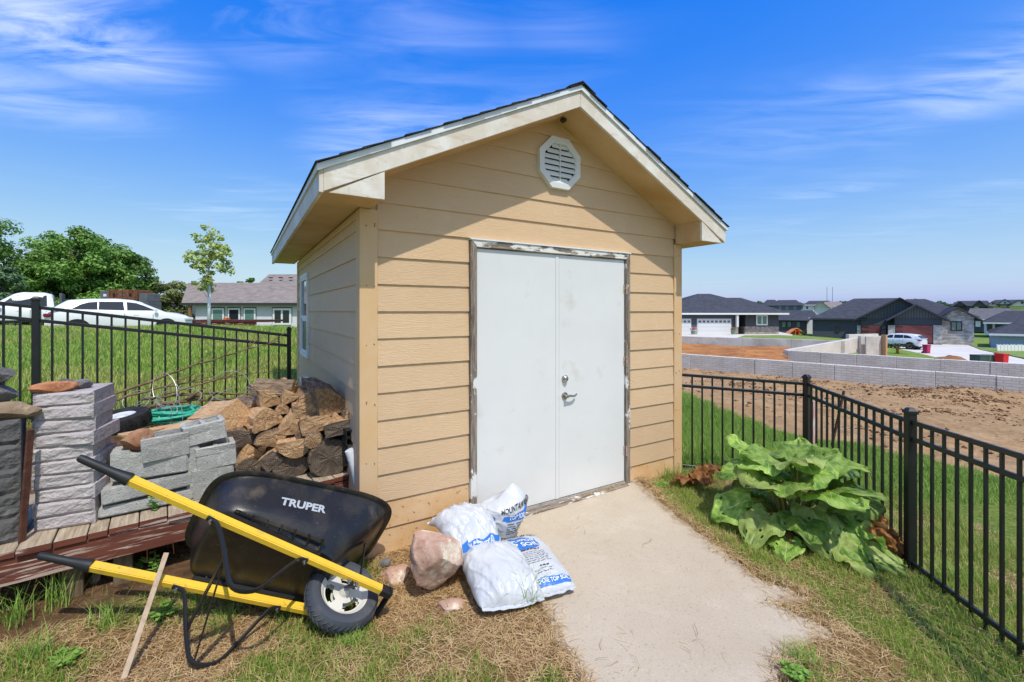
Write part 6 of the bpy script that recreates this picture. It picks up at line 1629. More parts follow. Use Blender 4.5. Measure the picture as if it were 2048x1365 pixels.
# ------------------------------------------------------------------ vehicles
M_CARW = mat('car_white', S(226, 228, 230), .25, spec=.5, coat=.6)
M_CGLASS = glass_mat('car_glass', (.018, .022, .026), .03)
M_CBLK = mat('car_black_trim', S(28, 29, 31), .5)
M_CWELL = mat('wheel_well', S(14, 14, 15), .9)
M_ALLOY = mat('alloy', S(120, 122, 126), .35, metal=.8)
M_RED = mat('tail_red', S(130, 20, 22), .25)
M_LAMP = mat('lamp_lens', S(200, 206, 212), .12, spec=.7)
def interp(pts, x):
    for (xa, za), (xb, zb) in zip(pts, pts[1:]):
        if xa <= x <= xb: return za + (zb - za) * (x - xa) / (xb - xa + 1e-9)
    return pts[0][1] if x < pts[0][0] else pts[-1][1]
def vehicle(name, label, L_, W_, belt, roof, wheels, hood_z=None, wr=.36, side_glass=None, col=None, bed=None, group=None, cat='car', low=.28):
    """x forward; belt: shoulder profile (x,z); roof: greenhouse profile (x,z) starting and ending on the belt"""
    m = col or M_CARW; root = empty(name, (0, 0, 0), 0, label, cat, group)
    xs = np.linspace(-L_ / 2, L_ / 2, 41); P = []
    for x in xs:
        e = 1 - (abs(x) / (L_ / 2)) ** 6 * .22; hw = W_ / 2 * e; zb = interp(belt, x); lo = low + .10 * (abs(x) / (L_ / 2)) ** 8
        ring = [(-hw * .96, lo), (-hw, lo + .16), (-hw * 1.0, zb * .72), (-hw * .985, zb * .88), (-hw * .93, zb - .02), (-hw * .80, zb + .012), (0, zb + .035), (hw * .80, zb + .012), (hw * .93, zb - .02), (hw * .985, zb * .88), (hw, zb * .72), (hw, lo + .16), (hw * .96, lo)]
        P.append([Vector((x, y, z)) for y, z in ring])
    mb = MB(); mb.grid(P); mb.add(P[0], [tuple(range(len(P[0])))]); mb.add(P[-1], [tuple(range(len(P[0]) - 1, -1, -1))])
    mb.build('body', m, root, smooth=40)
    x0, x1 = roof[0][0], roof[-1][0]; P = []
    for x in np.linspace(x0, x1, 33):
        zr = interp(roof, x); zb = interp(belt, x) - .03; t = max(.02, (zr - zb)); wb_, wt = W_ / 2 * .90, W_ / 2 * (.90 - .20 * min(1, t / .6))
        P.append([Vector((x, y, z)) for y, z in ((-wb_, zb), (-wt - .01, zb + t * .86), (-wt * .9, zb + t * .97), (0, zb + t * 1.0 + .012), (wt * .9, zb + t * .97), (wt + .01, zb + t * .86), (wb_, zb))])
    g = MB(); g.grid(P); ga = g.build('cabin', m, root, smooth=40)
    # side windows follow the cabin side plane
    for poly in (side_glass or []):
        for sg in (-1, 1):
            V = []
            for x, z in poly:
                zb = interp(belt, x) - .03; zr = interp(roof, x); t = max(.05, zr - zb); f = (z - zb) / (t * .86); wb_, wt = W_ / 2 * .90, W_ / 2 * (.90 - .20 * min(1, t / .6)) + .01
                V.append(Vector((x, sg * (wb_ + (wt - wb_) * f + .006), z)))
            MB().add(V + [v - Vector((0, sg * .003, 0)) for v in V], [tuple(range(len(V)))]).build('window', M_CGLASS, ga, fix=False)
    # windscreen and rear glass
    def end_glass(xa, xb, nm):
        V = []
        for x in (xa, xb):
            zr = interp(roof, x); zb = interp(belt, x) - .03; t = zr - zb; wt = W_ / 2 * (.90 - .20 * min(1, t / .6)) * .86
            V += [Vector((x, -wt, zr + .016)), Vector((x, wt, zr + .016))]
        MB().add([V[0], V[1], V[3], V[2]], [(0, 1, 2, 3)]).build(nm, M_CGLASS, ga, fix=False)
    n = len(roof); end_glass(roof[-1][0] - .06, roof[-2][0] + .05, 'windscreen'); end_glass(roof[0][0] + .04, roof[1][0] - .03, 'rear_glass')
    for xw in wheels:
        for sg in (-1, 1):
            y = sg * W_ / 2
            T_ = Matrix.Translation((xw, y - sg * .10, wr)) @ Matrix.Rotation(R(90), 4, 'X')
            MB().lathe([(0, -.11), (wr + .07, -.11), (wr + .07, .11), (0, .11)], 28, Matrix.Translation((xw, y - sg * .095, wr + .02)) @ Matrix.Rotation(R(90), 4, 'X')).build('wheel_arch', M_CBLK, root)
            w_ = MB().lathe([(wr * .62, -.11), (wr * .95, -.115), (wr, -.08), (wr, .08), (wr * .95, .115), (wr * .62, .11)], 28, Matrix.Translation((xw, y - sg * .085, wr)) @ Matrix.Rotation(R(90), 4, 'X')).build('wheel', M_TYRE, root, smooth=40)
            MB().lathe([(0, -.125), (wr * .25, -.12), (wr * .62, -.11), (wr * .64, .11), (wr * .25, .12), (0, .125)], 12, Matrix.Translation((xw, y - sg * .085, wr)) @ Matrix.Rotation(R(90), 4, 'X')).build('rim', M_ALLOY, w_)
    for sg in (-1, 1):
        xm = roof[-1][0] - .38
        MB().box((xm, sg * (W_ / 2 + .08), interp(belt, xm) + .08), (.14, .18, .13)).build('mirror', m, root, bevel=.03, segs=2)
        zb = interp(belt, L_ / 2 - .2)
        MB().box((L_ / 2 - .18, sg * W_ * .36, zb - .13), (.34, W_ * .22, .12), Matrix.Rotation(R(-22 * sg), 3, 'Z')).build('headlight', M_LAMP, root, bevel=.03)
        zb = interp(belt, -L_ / 2 + .1)
        MB().box((-L_ / 2 + .10, sg * W_ * .385, zb - .12), (.24, W_ * .17, .14)).build('tail_light', M_RED, root, bevel=.03)
        for xs_ in (1.02, .04, -.86):
            MB().bb(xs_ - .007, xs_ + .007, min(sg * W_ / 2 * .97, sg * (W_ / 2 + .002)), max(sg * W_ / 2 * .97, sg * (W_ / 2 + .002)), low + .22, interp(belt, xs_) * .90).build('door_seam', M_CBLK, root)
        for xd in (.45, -.55):
            MB().box((xd - .02, sg * W_ / 2 * .988, interp(belt, xd) - .16), (.18, .03, .03)).build('door_handle', m, root, bevel=.008)
    MB().bb(-L_ / 2 + .18, L_ / 2 - .18, -W_ / 2 * .99 - .012, W_ / 2 * .99 + .012, low - .02, low + .12).build('lower_trim', M_CBLK, root, bevel=.03)
    return root
SUVB = [(-2.45, 1.02), (-2.3, 1.16), (-1.6, 1.19), (-.6, 1.17), (.6, 1.13), (1.3, 1.10), (1.9, 1.02), (2.3, .90), (2.45, .74)]
SUVR = [(-2.38, 1.16), (-1.95, 1.52), (-1.78, 1.62), (-1.2, 1.68), (-.3, 1.70), (.30, 1.64), (.60, 1.55), (1.50, 1.09)]
SUVG = [[(-1.66, 1.225), (-1.40, 1.43), (-1.15, 1.52), (-.86, 1.55), (-.86, 1.21)], [(-.82, 1.21), (-.82, 1.555), (-.02, 1.555), (.02, 1.18)], [(.12, 1.18), (.09, 1.55), (.42, 1.50), (.70, 1.38), (1.10, 1.17)]]
car = vehicle('white_suv', 'white sport utility car parked beyond the lawn, nose to the right', 4.95, 1.95, SUVB, SUVR, (-1.47, 1.5), side_glass=SUVG)
p = at(250, 648, 20.5); car.location = (p.x, 20.5, HC + (623 - 597.5) / F * 20.5 - 1.72); car.rotation_euler = (0, 0, R(38))
# pickup at the left edge, seen from its left rear, nose to the left
PUB = [(-2.7, 1.10), (-2.0, 1.12), (.2, 1.12), (1.1, 1.16), (2.3, 1.10), (2.7, .98)]
PUR = [(-.78, 1.12), (-.70, 1.80), (-.4, 1.90), (.35, 1.90), (.6, 1.82), (1.45, 1.16)]
PUG = [[(-.52, 1.2), (-.5, 1.74), (.45, 1.74), (.72, 1.58), (1.08, 1.22)]]
trk = vehicle('pickup_truck', 'white pickup cab with flatbed headboard at the left picture edge', 5.4, 1.98, PUB, PUR, (-1.5, 1.75), side_glass=PUG, cat='truck', wr=.40, low=.42)
p = at(48, 640, 22.5); trk.location = (p.x + .5, 22.5, HC + (623 - 585) / F * 22.5 - 1.91); trk.rotation_euler = (0, 0, R(180 + 42))
MB().bb(-1.06, -.95, -.95, .95, 1.10, 1.86).build('headboard', mat('grey_steel', S(96, 98, 100), .6, metal=.3), trk, bevel=.02)
MB().bb(-2.7, -1.0, -1.02, 1.02, 1.06, 1.16).build('flatbed', MATS['grey_steel'], trk)
MB().bb(-1.12, -.98, .6, .97, .74, 1.02).build('marker_box', mat('amber', S(190, 130, 80), .6), trk)
# rusty steel box and grey bins behind the car
M_RBOX = mat('rusty_box', S(130, 84, 56), .9, var=[(S(92, 58, 42), 3, .4, .65), (S(164, 112, 74), 7, .58, .75)])
M_GBOX = mat('grey_box', S(104, 106, 110), .8, var=[(S(80, 82, 86), 4, .4, .7)])
bx = empty('steel_skid', at(262, 606, 27), 0, 'rusty steel box between two grey ones behind the white car', 'container')
sx = 27 / F
MB().bb(-26 * sx, 28 * sx, -.6, .6, 5 * sx, 25 * sx).build('rusty_box', M_RBOX, bx, bevel=.02)
MB().bb(-47 * sx, -27 * sx, -.5, .5, 3 * sx, 23 * sx).build('grey_box', M_GBOX, bx, bevel=.02)
MB().bb(29 * sx, 45 * sx, -.5, .5, 2 * sx, 18 * sx).build('grey_box', M_GBOX, bx, bevel=.02)
for xa in (-15, 15): MB().bb((xa - 3) * sx, (xa + 3) * sx, -.612, -.602, 12 * sx, 18 * sx).build('opening', M_DARK, bx)
for xa in (-25, -12, 0, 13, 26): MB().bb((xa - .8) * sx, (xa + .8) * sx, -.64, -.602, 5 * sx, 26 * sx).build('upright', M_RBOX, bx)
for xa in (-3, 3): MB().bb((xa - 2) * sx, (xa + 2) * sx, -.613, -.603, 13 * sx, 18 * sx).build('label_plate', M_GBOX, bx)
MB().bb(-40 * sx, -34 * sx, -.512, -.502, 12 * sx, 17 * sx).build('label_plate', M_WHITE, bx)
MB().bb(-50 * sx, 48 * sx, -.5, .5, -.9, 2 * sx).build('base_frame', M_GBOX, bx)
# red flatbed trailer
p = at(470, 648, 30); sx = 30 / F
tr_ = empty('flatbed_trailer', p, 0, 'low red-brown flatbed trailer in front of the left house', 'trailer')
M_TRL = mat('trailer_red', S(92, 42, 38), .7, var=[(S(66, 34, 32), 3, .4, .7)])
MB().bb(-80 * sx, 82 * sx, -1.1, 1.1, 4 * sx, 8 * sx).build('bed', M_TRL, tr_)
MB().bb(-78 * sx, 60 * sx, -1.06, -.98, -2 * sx, 3.7 * sx).build('side_rail', M_TRL, tr_)
for xa in (-40, -20, 5, 30): MB().bb((xa - 4) * sx, (xa + 4) * sx, -1.075, -1.062, .5 * sx, 2 * sx).build('reflector', mat('reflector', S(190, 120, 110), .4), tr_)
for xa in (20, 42): MB().lathe([(0, -.15), (.38, -.15), (.38, .15), (0, .15)], 20, Matrix.Translation((xa * sx, -.85, -6 * sx)) @ Matrix.Rotation(R(90), 4, 'X')).build('wheel', M_TYRE, tr_)
MB().bb(-12 * sx, -6 * sx, -.6, -.2, 8.1 * sx, 12 * sx).build('orange_can', mat('orange_can', S(214, 110, 50), .5), tr_)

# ------------------------------------------------------------------ houses
def shingle_mat(name, a, b, c):
    return mat(name, a, .95, var=[(b, 1.6, .4, .65, (1, 1, 3)), (c, 5, .56, .75, (.6, .6, 4))], bump=(5, .5, .03), spec=.15)
M_RFDK = shingle_mat('roof_charcoal', S(76, 78, 86), S(62, 64, 72), S(92, 94, 100))
M_RFTAN = shingle_mat('roof_brown_grey', S(146, 136, 128), S(126, 116, 110), S(164, 154, 146))
M_RFGR = shingle_mat('roof_grey', S(112, 110, 112), S(96, 94, 98), S(128, 126, 128))
def lap_mat(name, col, period=.18, dark=.8):
    m = bpy.data.materials.new(name); m.use_nodes = True; n, l = m.node_tree.nodes, m.node_tree.links; bs = n['Principled BSDF']; bs.inputs['Roughness'].default_value = .7; bs.inputs['Base Color'].default_value = (*col, 1)
    t = n.new('ShaderNodeTexCoord'); s = n.new('ShaderNodeSeparateXYZ'); l.new(t.outputs['Object'], s.inputs[0])
    d = n.new('ShaderNodeMath'); d.operation = 'DIVIDE'; d.inputs[1].default_value = period; l.new(s.outputs['Z'], d.inputs[0]); f = n.new('ShaderNodeMath'); f.operation = 'FRACT'; l.new(d.outputs[0], f.inputs[0])
    b = n.new('ShaderNodeBump'); b.inputs['Distance'].default_value = .03; b.inputs['Strength'].default_value = 1; l.new(f.outputs[0], b.inputs['Height']); b.invert = True; l.new(b.outputs[0], bs.inputs['Normal'])
    return m
def stone_mat(name, cols, sx, sz):
    m = bpy.data.materials.new(name); m.use_nodes = True; n, l = m.node_tree.nodes, m.node_tree.links; bs = n['Principled BSDF']; bs.inputs['Roughness'].default_value = .9
    t = n.new('ShaderNodeTexCoord'); mp = n.new('ShaderNodeMapping'); mp.inputs['Rotation'].default_value = (R(90), 0, 0); l.new(t.outputs['Object'], mp.inputs[0])
    b = n.new('ShaderNodeTexBrick'); b.inputs['Scale'].default_value = 1; b.inputs['Brick Width'].default_value = sx; b.inputs['Row Height'].default_value = sz; b.inputs['Mortar Size'].default_value = .012
    b.inputs['Color1'].default_value = (*cols[0], 1); b.inputs['Color2'].default_value = (*cols[1], 1); b.inputs['Mortar'].default_value = (*cols[2], 1); b.inputs['Bias'].default_value = 0
    l.new(mp.outputs[0], b.inputs['Vector']); nz = n.new('ShaderNodeTexNoise'); nz.inputs['Scale'].default_value = 2.2; l.new(t.outputs['Object'], nz.inputs['Vector'])
    mx = n.new('ShaderNodeMixRGB'); mx.blend_type = 'OVERLAY'; mx.inputs[0].default_value = .6; l.new(b.outputs[0], mx.inputs[1]); l.new(nz.outputs['Fac'], mx.inputs[2]); l.new(mx.outputs[0], bs.inputs['Base Color'])
    bp = n.new('ShaderNodeBump'); bp.inputs['Distance'].default_value = .03; l.new(b.outputs['Fac'], bp.inputs['Height']); bp.invert = True; l.new(bp.outputs[0], bs.inputs['Normal'])
    return m
M_HDK = lap_mat('siding_charcoal', S(82, 80, 88)); M_HSL = lap_mat('siding_slate', S(60, 68, 76)); M_HWH = lap_mat('siding_pale', S(206, 206, 210), .16); M_HBL = lap_mat('siding_blue', S(142, 164, 186)); M_HNV = lap_mat('siding_navy', S(86, 98, 116)); M_HW2 = lap_mat('siding_white', S(222, 224, 226))
M_STONE = stone_mat('ledge_stone', (S(206, 202, 196), S(146, 146, 148), S(176, 172, 166)), .62, .16)
M_STONE2 = stone_mat('pebble_stone', (S(186, 174, 164), S(140, 128, 122), S(160, 152, 146)), .3, .12)
M_REDDOOR = mat('garage_mahogany', S(134, 74, 70), .6, var=[(S(106, 56, 54), 3, .4, .6, (.4, 1, 6)), (S(160, 98, 92), 4, .58, .75, (.4, 1, 8))])
M_GDW = mat('garage_white', S(214, 214, 216), .5); M_HGLASS = mat('house_glass', S(96, 128, 122), .08, spec=.7); M_HGLD = mat('house_glass_dark', S(40, 46, 50), .08, spec=.7); M_CONC = mat('driveway_concrete', S(216, 210, 202), .9, var=[(S(200, 194, 186), .5, .4, .7)])
M_BATT = mat('batten', S(84, 90, 96), .7); M_TRIMDK = mat('trim_dark', S(52, 54, 58), .6); M_HWTRIM = mat('trim_white', S(226, 227, 228), .6)
class House:
    """a house drawn in photo pixels: every part is placed at its own distance Y and has its own depth"""
    def __init__(s, name, label, Y, px, py, cat='house', group=None, turn=0.0):
        s.Y = Y; s.o = at(px, py, Y); s.th = -turn * math.atan2(px - CX, F); s.root = empty(name, s.o, s.th, label, cat, group)
        s.e = Vector((math.cos(s.th), math.sin(s.th))); s.n = Vector((-math.sin(s.th), math.cos(s.th))); s.pc = px
    def X(s, px, dY=0):
        s.pc = px; r = (px - CX) / F; q = s.o.xy + s.n * dY; return (r * q.y - q.x) / (s.e.x - r * s.e.y)
    def Z(s, py, dY=0, x=None):
        x = s.X(s.pc, dY) if x is None else x
        return HC - (py - CY) / F * (s.o.y + s.e.y * x + s.n.y * dY) - s.o.z
    def wall(s, x0, x1, y0, y1, m, dY=0, depth=8, name='wall', par=None):
        s.X((x0 + x1) / 2); xa, xb = s.X(x0, dY), s.X(x1, dY); xm = (xa + xb) / 2; return MB().bb(xa, xb, dY, dY + depth, s.Z(y1, dY, xm), s.Z(y0, dY, xm)).build(name, m, par or s.root)
    def slab(s, x0, x1, y0, y1, m, name, dY=0, off=-.04, th=.05, par=None):
        xa, xb = s.X(x0, dY), s.X(x1, dY); xm = (xa + xb) / 2; return MB().bb(xa, xb, dY + off - th, dY + off + .03, s.Z(y1, dY, xm), s.Z(y0, dY, xm)).build(name, m, par or s.root)
    def window(s, x0, x1, y0, y1, glass, frame, dY=0, n=2):
        f = s.slab(x0, x1, y0, y1, frame, 'window', dY, -.02); w = (x1 - x0); b = min(w, y1 - y0) * .12
        for k in range(n):
            xa = x0 + b + (w - b) * k / n; xb = x0 + (w - b) * (k + 1) / n
            s.slab(xa, xb, y0 + b, y1 - b, glass, 'pane', dY, -.075, .01, f)
    def hip(s, x0, x1, yE, xr0, xr1, yR, m, dY=0, depth=12, oh=.5, fascia=None):
        xa, xb = s.X(x0, dY), s.X(x1, dY); zE = s.Z(yE, dY, (xa + xb) / 2); ya, yb = dY - oh, dY + depth + oh; ym = (ya + yb) / 2
        # the ridge lies farther back, so its pixel height is read there
        ra, rb = s.X(xr0, ym), s.X(xr1, ym); zR = s.Z(yR, ym, (ra + rb) / 2)
        V = [(xa, ya, zE), (xb, ya, zE), (xb, yb, zE), (xa, yb, zE), (ra, ym, zR), (rb, ym, zR)]
        r = MB().add(V, [(0, 1, 5, 4), (1, 2, 5), (2, 3, 4, 5), (3, 0, 4), (3, 2, 1, 0)]).build('roof', m, s.root)
        if fascia: MB().bb(xa, xb, ya - .02, ya + .02, zE - .22, zE + .01).bb(xb - .02, xb + .02, ya + .02, yb, zE - .22, zE + .01).build('fascia', fascia, r)
        return r
    def gable(s, x0, x1, yE, yA, wallm, roofm, dY=0, depth=6, oh=.35, xa=None, trim=None, battens=0, th=.16):
        """front gable: triangle wall plus two roof slabs running back"""
        X0, X1 = s.X(x0, dY), s.X(x1, dY); Xa = s.X(xa, dY) if xa else (X0 + X1) / 2; zE, zA = s.Z(yE, dY, Xa), s.Z(yA, dY, Xa)
        MB().prism([(X0, zE), (X1, zE), (Xa, zA)], lambda x, z: (x, dY, z), lambda x, z: (x, dY + depth, z)).build('gable_wall', wallm, s.root)
        for sg, Xe in ((-1, X0), (1, X1)):
            sl = (zA - zE) / abs(Xa - Xe); xe = Xe + sg * oh; ze = zE - sl * oh
            MB().prism([(xe, ze + .02), (Xa, zA + .02), (Xa, zA + .02 + th), (xe, ze + .02 + th)], lambda x, z: (x, dY - oh, z), lambda x, z: (x, dY + depth, z)).build('roof', roofm, s.root)
        for k in range(battens):
            x = X0 + (X1 - X0) * (k + .5) / battens; zt = zE + (zA - zE) * (1 - abs(x - Xa) / max(abs(X0 - Xa), abs(X1 - Xa)))
            MB().bb(x - .03, x + .03, dY - .03, dY + .01, zE + .01, zt - .05).build('batten', M_TRIMDK, s.root)
    def garage(s, x0, x1, y0, y1, m, dY=0, panels=4, wins=0, trim=None):
        if trim: s.slab(x0 - 1.2, x1 + 1.2, y0 - 1.2, y1, trim, 'garage_trim', dY, -.01, .03)
        d = s.slab(x0, x1, y0, y1, m, 'garage_door', dY, -.045, .02); h = (y1 - y0) / panels
        for k in range(panels): s.slab(x0 + .15, x1 - .15, y0 + k * h + .15, y0 + (k + 1) * h - .15, m, 'door_panel', dY, -.068, .03, d)
        for k in range(wins):
            w = (x1 - x0) / wins; xa = x0 + w * (k + .22); xb = x0 + w * (k + .78); s.slab(xa, (xa + xb) / 2 - .25, y0 + h * .35, y0 + h * .85, M_HGLD, 'pane', dY, -.102, .01, d); s.slab((xa + xb) / 2 + .25, xb, y0 + h * .35, y0 + h * .85, M_HGLD, 'pane', dY, -.102, .01, d)
# left house
H = House('brown_roof_house', 'pale house with brown-grey shingle roof and four white windows at left', 40, 480, 660)
H.wall(391, 640, 606, 668, M_HWH, 0, 9); H.wall(374, 392, 606, 668, M_HWH, 4, 5, 'porch_wall')
H.hip(371, 650, 606.5, 376, 640, 566, M_RFTAN, 0, 9, .5, M_TRIMDK); H.hip(478, 760, 604, 538, 700, 549, M_RFTAN, 1.0, 12, .3)
for x0, x1 in ((424, 448.5), (456.5, 480.5), (488, 511.5), (546, 583)):
    H.slab(x0 - 1.5, x1 + 1.5, 614.5, 646, M_RFGR, 'window_surround', 0, -.005, .03); H.window(x0, x1, 617, 644 if x0 < 540 else 650, M_HGLASS if x0 in (424, 488) else M_HGLD, M_HWTRIM, -.05, 1 if x0 < 540 else 2)
H.slab(383, 387, 612, 640, mat('porch_post', S(140, 104, 74), .8), 'porch_post', 0, -.2, .2)
for px in (545, 565, 585): H.slab(px - 3, px + 3, 555.5, 557.2, M_TRIMDK, 'roof_vent', 5.6, -.2, .3)
# house with white garage doors
H = House('charcoal_house', 'charcoal hip-roof house with two white garage doors beside the shed wall', 60, 1440, 669)
H.wall(1318, 1476, 627, 676, M_HDK, 0, 9); H.wall(1476, 1492, 627, 676, M_HDK, 2.5, 6, 'entry_wall'); H.wall(1491, 1557, 627, 654, M_HDK, .6, 9); H.wall(1489.5, 1557.6, 653.5, 676, M_STONE2, .52, 9, 'stone_wainscot')
H.hip(1310, 1572, 626.5, 1395, 1420, 588, M_RFDK, 0, 12, .7, M_HWTRIM); H.hip(1400, 1572, 626, 1432, 1482, 596, M_RFDK, .05, 10, .72)
H.garage(1395, 1461, 639, 669, M_GDW, 0, 4, 8, M_HWTRIM); H.garage(1334, 1381, 639, 669, M_GDW, 0, 4, 6, M_HWTRIM)
H.slab(1464, 1476, 655, 669, M_STONE2, 'stone_pier', 0, -.02, .06); H.slab(1382.5, 1393.5, 655, 669, M_STONE2, 'stone_pier', 0, -.02, .06); H.window(1512, 1535, 630.5, 651, M_HGLASS, M_HWTRIM, .55, 2); H.slab(1469, 1473, 630, 654, M_GDW, 'column', 0, -.3, .3)
# slate house with mahogany doors
H = House('slate_house', 'dark slate house with reddish wooden garage doors and pale ledge stone', 60, 1790, 684, turn=.9)
H.wall(1625, 1714, 637, 692, M_HSL, 0, 8, 'side_wing'); H.wall(1714, 1800, 637, 690, M_HSL, 0, 8); H.slab(1714, 1723, 651, 684, M_STONE, 'stone_pier', 0, -.02, .10)
H.hip(1619, 1732, 637.5, 1708, 1796, 597, M_RFDK, 0, 13, .4, M_TRIMDK)
H.gable(1719, 1878, 637, 598, M_BATT, M_RFDK, -.25, 8, .7, 1799, battens=26); H.wall(1722, 1878, 637, 690, M_HSL, -.24, 4, 'garage_wall')
H.wall(1789, 1884, 636, 692, M_HSL, -2.2, 3, 'garage_wall'); H.gable(1786, 1884, 636.5, 612, M_BATT, M_RFDK, -2.2, 8, .7, 1832, battens=17)
H.garage(1723.5, 1761, 651.5, 682, M_REDDOOR, -.26, 6, 0, M_TRIMDK); H.garage(1791.5, 1865, 651.5, 685, M_REDDOOR, -2.22, 8, 0, M_TRIMDK)
for x0 in (1724, 1792):
    for y0 in (653, 662): H.slab(x0, x0 + 14, y0, y0 + 1.6, M_HGLD, 'door_glass', -.26 if x0 < 1750 else -2.22, -.12, .02)
H.slab(1776, 1790, 651, 687, M_STONE, 'stone_pier', -2.2, -.02, .12); H.slab(1866.5, 1884, 651, 689, M_STONE, 'stone_pier', -2.2, -.02, .12); H.slab(1763, 1774, 650, 684, M_HGLD, 'front_door', -.24, -.06, .04)
H.wall(1882, 1948, 634, 692, M_STONE, -1.0, 8, 'stone_wing'); H.gable(1880, 1950, 636, 617, M_STONE, M_RFDK, -1.02, 8, .6, 1913); H.window(1901, 1924, 643, 662.5, M_HGLASS, M_TRIMDK, -1.03, 2); H.window(1671, 1679, 653, 665, M_HGLD, M_TRIMDK, 0, 1)
H.hip(1790, 1962, 634, 1812, 1850, 598.5, M_RFDK, 2.5, 10, .3)
# smaller and farther houses
H = House('grey_bungalow', 'low dark house with green-tinted windows between the two large houses', 78, 1590, 662, turn=.95); H.wall(1556, 1614, 640, 668, M_HDK, 0, 8); H.hip(1548, 1622, 641, 1568, 1600, 622, M_RFDK, 0, 9, .6); H.wall(1608, 1625, 640, 668, M_HW2, 3, 5, 'side_wall'); H.hip(1590, 1640, 636, 1600, 1625, 621, M_RFDK, 4, 8, .4, M_HWTRIM)
for x0 in (1563, 1574, 1592): H.window(x0, x0 + 9, 643, 656, M_HGLASS, M_TRIMDK, 0, 1)
H = House('navy_house', 'navy two-storey house far behind, left of the twin masts', 150, 1580, 622, turn=.95); H.wall(1543, 1602, 611, 634, M_HNV, 0, 10); H.hip(1538, 1608, 611.5, 1556, 1592, 600.5, M_RFDK, 0, 12, .5); H.wall(1524, 1556, 612, 630, M_HNV, 8, 8, 'wing'); H.hip(1520, 1564, 612, 1534, 1550, 600, M_RFDK, 8, 10, .5)
for x0 in (1558, 1572, 1588): H.window(x0, x0 + 4, 614, 619, M_HGLD, M_HWTRIM, 0, 1)
H = House('far_gabled_house', 'distant slate-roofed house right behind the twin masts', 170, 1640, 620, turn=.95); H.wall(1606, 1662, 610, 630, M_HW2, 0, 10); H.hip(1602, 1668, 612, 1618, 1658, 602, M_RFDK, 0, 12, .5); H.window(1612, 1617, 613, 619, M_HGLD, M_HWTRIM, 0, 1)
H = House('tan_house', 'distant house with a tan roof just left of the slate house', 140, 1652, 624, turn=.95); H.wall(1630, 1680, 613, 632, M_HWH, 0, 10); H.gable(1628, 1656, 614, 603.5, M_HWH, M_RFTAN, -.2, 12, .7); H.hip(1640, 1690, 614, 1650, 1682, 604, M_RFTAN, .3, 12, .4)
H = House('far_grey_house', 'far dark grey house with two gables right of the slate house', 140, 1940, 622, turn=.95); H.wall(1904, 1972, 612, 634, M_HDK, 0, 10); H.hip(1900, 1985, 612.5, 1915, 1975, 602, M_RFDK, 0, 12, .4); H.gable(1908, 1932, 612, 604, M_HDK, M_RFDK, -2, 8, .5); H.gable(1944, 1974, 614, 602, M_HDK, M_RFDK, -3, 8, .5); H.window(1932, 1940, 614, 619, M_HGLD, M_TRIMDK, -.05, 1)
H = House('white_gabled_house', 'white house with pointed gables at the right picture edge', 135, 2015, 620, turn=.95); H.wall(1974, 2060, 611, 634, M_HW2, 0, 10); H.hip(1970, 2070, 611, 1990, 2050, 600, M_RFDK, .5, 12, .4); H.gable(1974, 1996, 612, 604, M_HW2, M_RFDK, -3, 9, .5); H.gable(1996, 2024, 609, 599.5, M_HW2, M_RFDK, -2, 9, .5); H.gable(2020, 2058, 612, 601, M_HW2, M_RFDK, -4, 9, .5)
for x0, y0 in ((1984, 606), (2008, 604), (2042, 604), (1978, 615), (2012, 615)): H.window(x0, x0 + (4 if y0 < 610 else 8), y0, y0 + 4, M_HGLD, M_TRIMDK, -4.1, 1)
H = House('grey_roof_house', 'house with a long grey-brown roof behind the stone wing', 92, 1980, 652, turn=.95); H.wall(1940, 2010, 638, 664, M_HSL, 0, 8); H.hip(1930, 2040, 639, 1940, 2020, 617, M_RFGR, 0, 10, .5, M_HWTRIM); H.slab(1951, 1961, 641, 654, M_HW2, 'door', 0, -.04, .04)
H = House('dark_garage_house', 'house with two black garage doors at the right picture edge', 76, 2010, 662, turn=.95); H.wall(1971, 2080, 645, 672, M_HWH, 0, 9); H.hip(1966, 2100, 646, 2010, 2080, 622, M_RFDK, 0, 12, .6, M_HWTRIM); H.garage(1974, 1985, 648, 663, M_TRIMDK, 0, 4); H.garage(1990, 2020, 648, 663, M_TRIMDK, 0, 4)
H = House('blue_house', 'pale blue house corner at the right picture edge', 50, 2030, 692, turn=.95); H.wall(1982, 2120, 668, 702, M_HBL, 0, 9); H.hip(1978, 2140, 669, 2040, 2100, 642, M_RFDK, 0, 11, .6, M_HWTRIM)
# vinyl fence in front of the blue house
vf = empty('vinyl_fence', at(2000, 702, 47), 0, 'white vinyl privacy fence in front of the pale blue house', 'fence'); sx = 47 / F
for k in range(9):
    x0 = (-6 + k * 7) * sx; MB().bb(x0, x0 + 6.6 * sx, -.03, .03, 0, 12 * sx - .02 * (k % 2)).build('panel', M_HWTRIM, vf); MB().bb(x0 - .4 * sx, x0 + .2 * sx, -.06, .06, 0, 13.5 * sx).build('post', M_HWTRIM, vf)
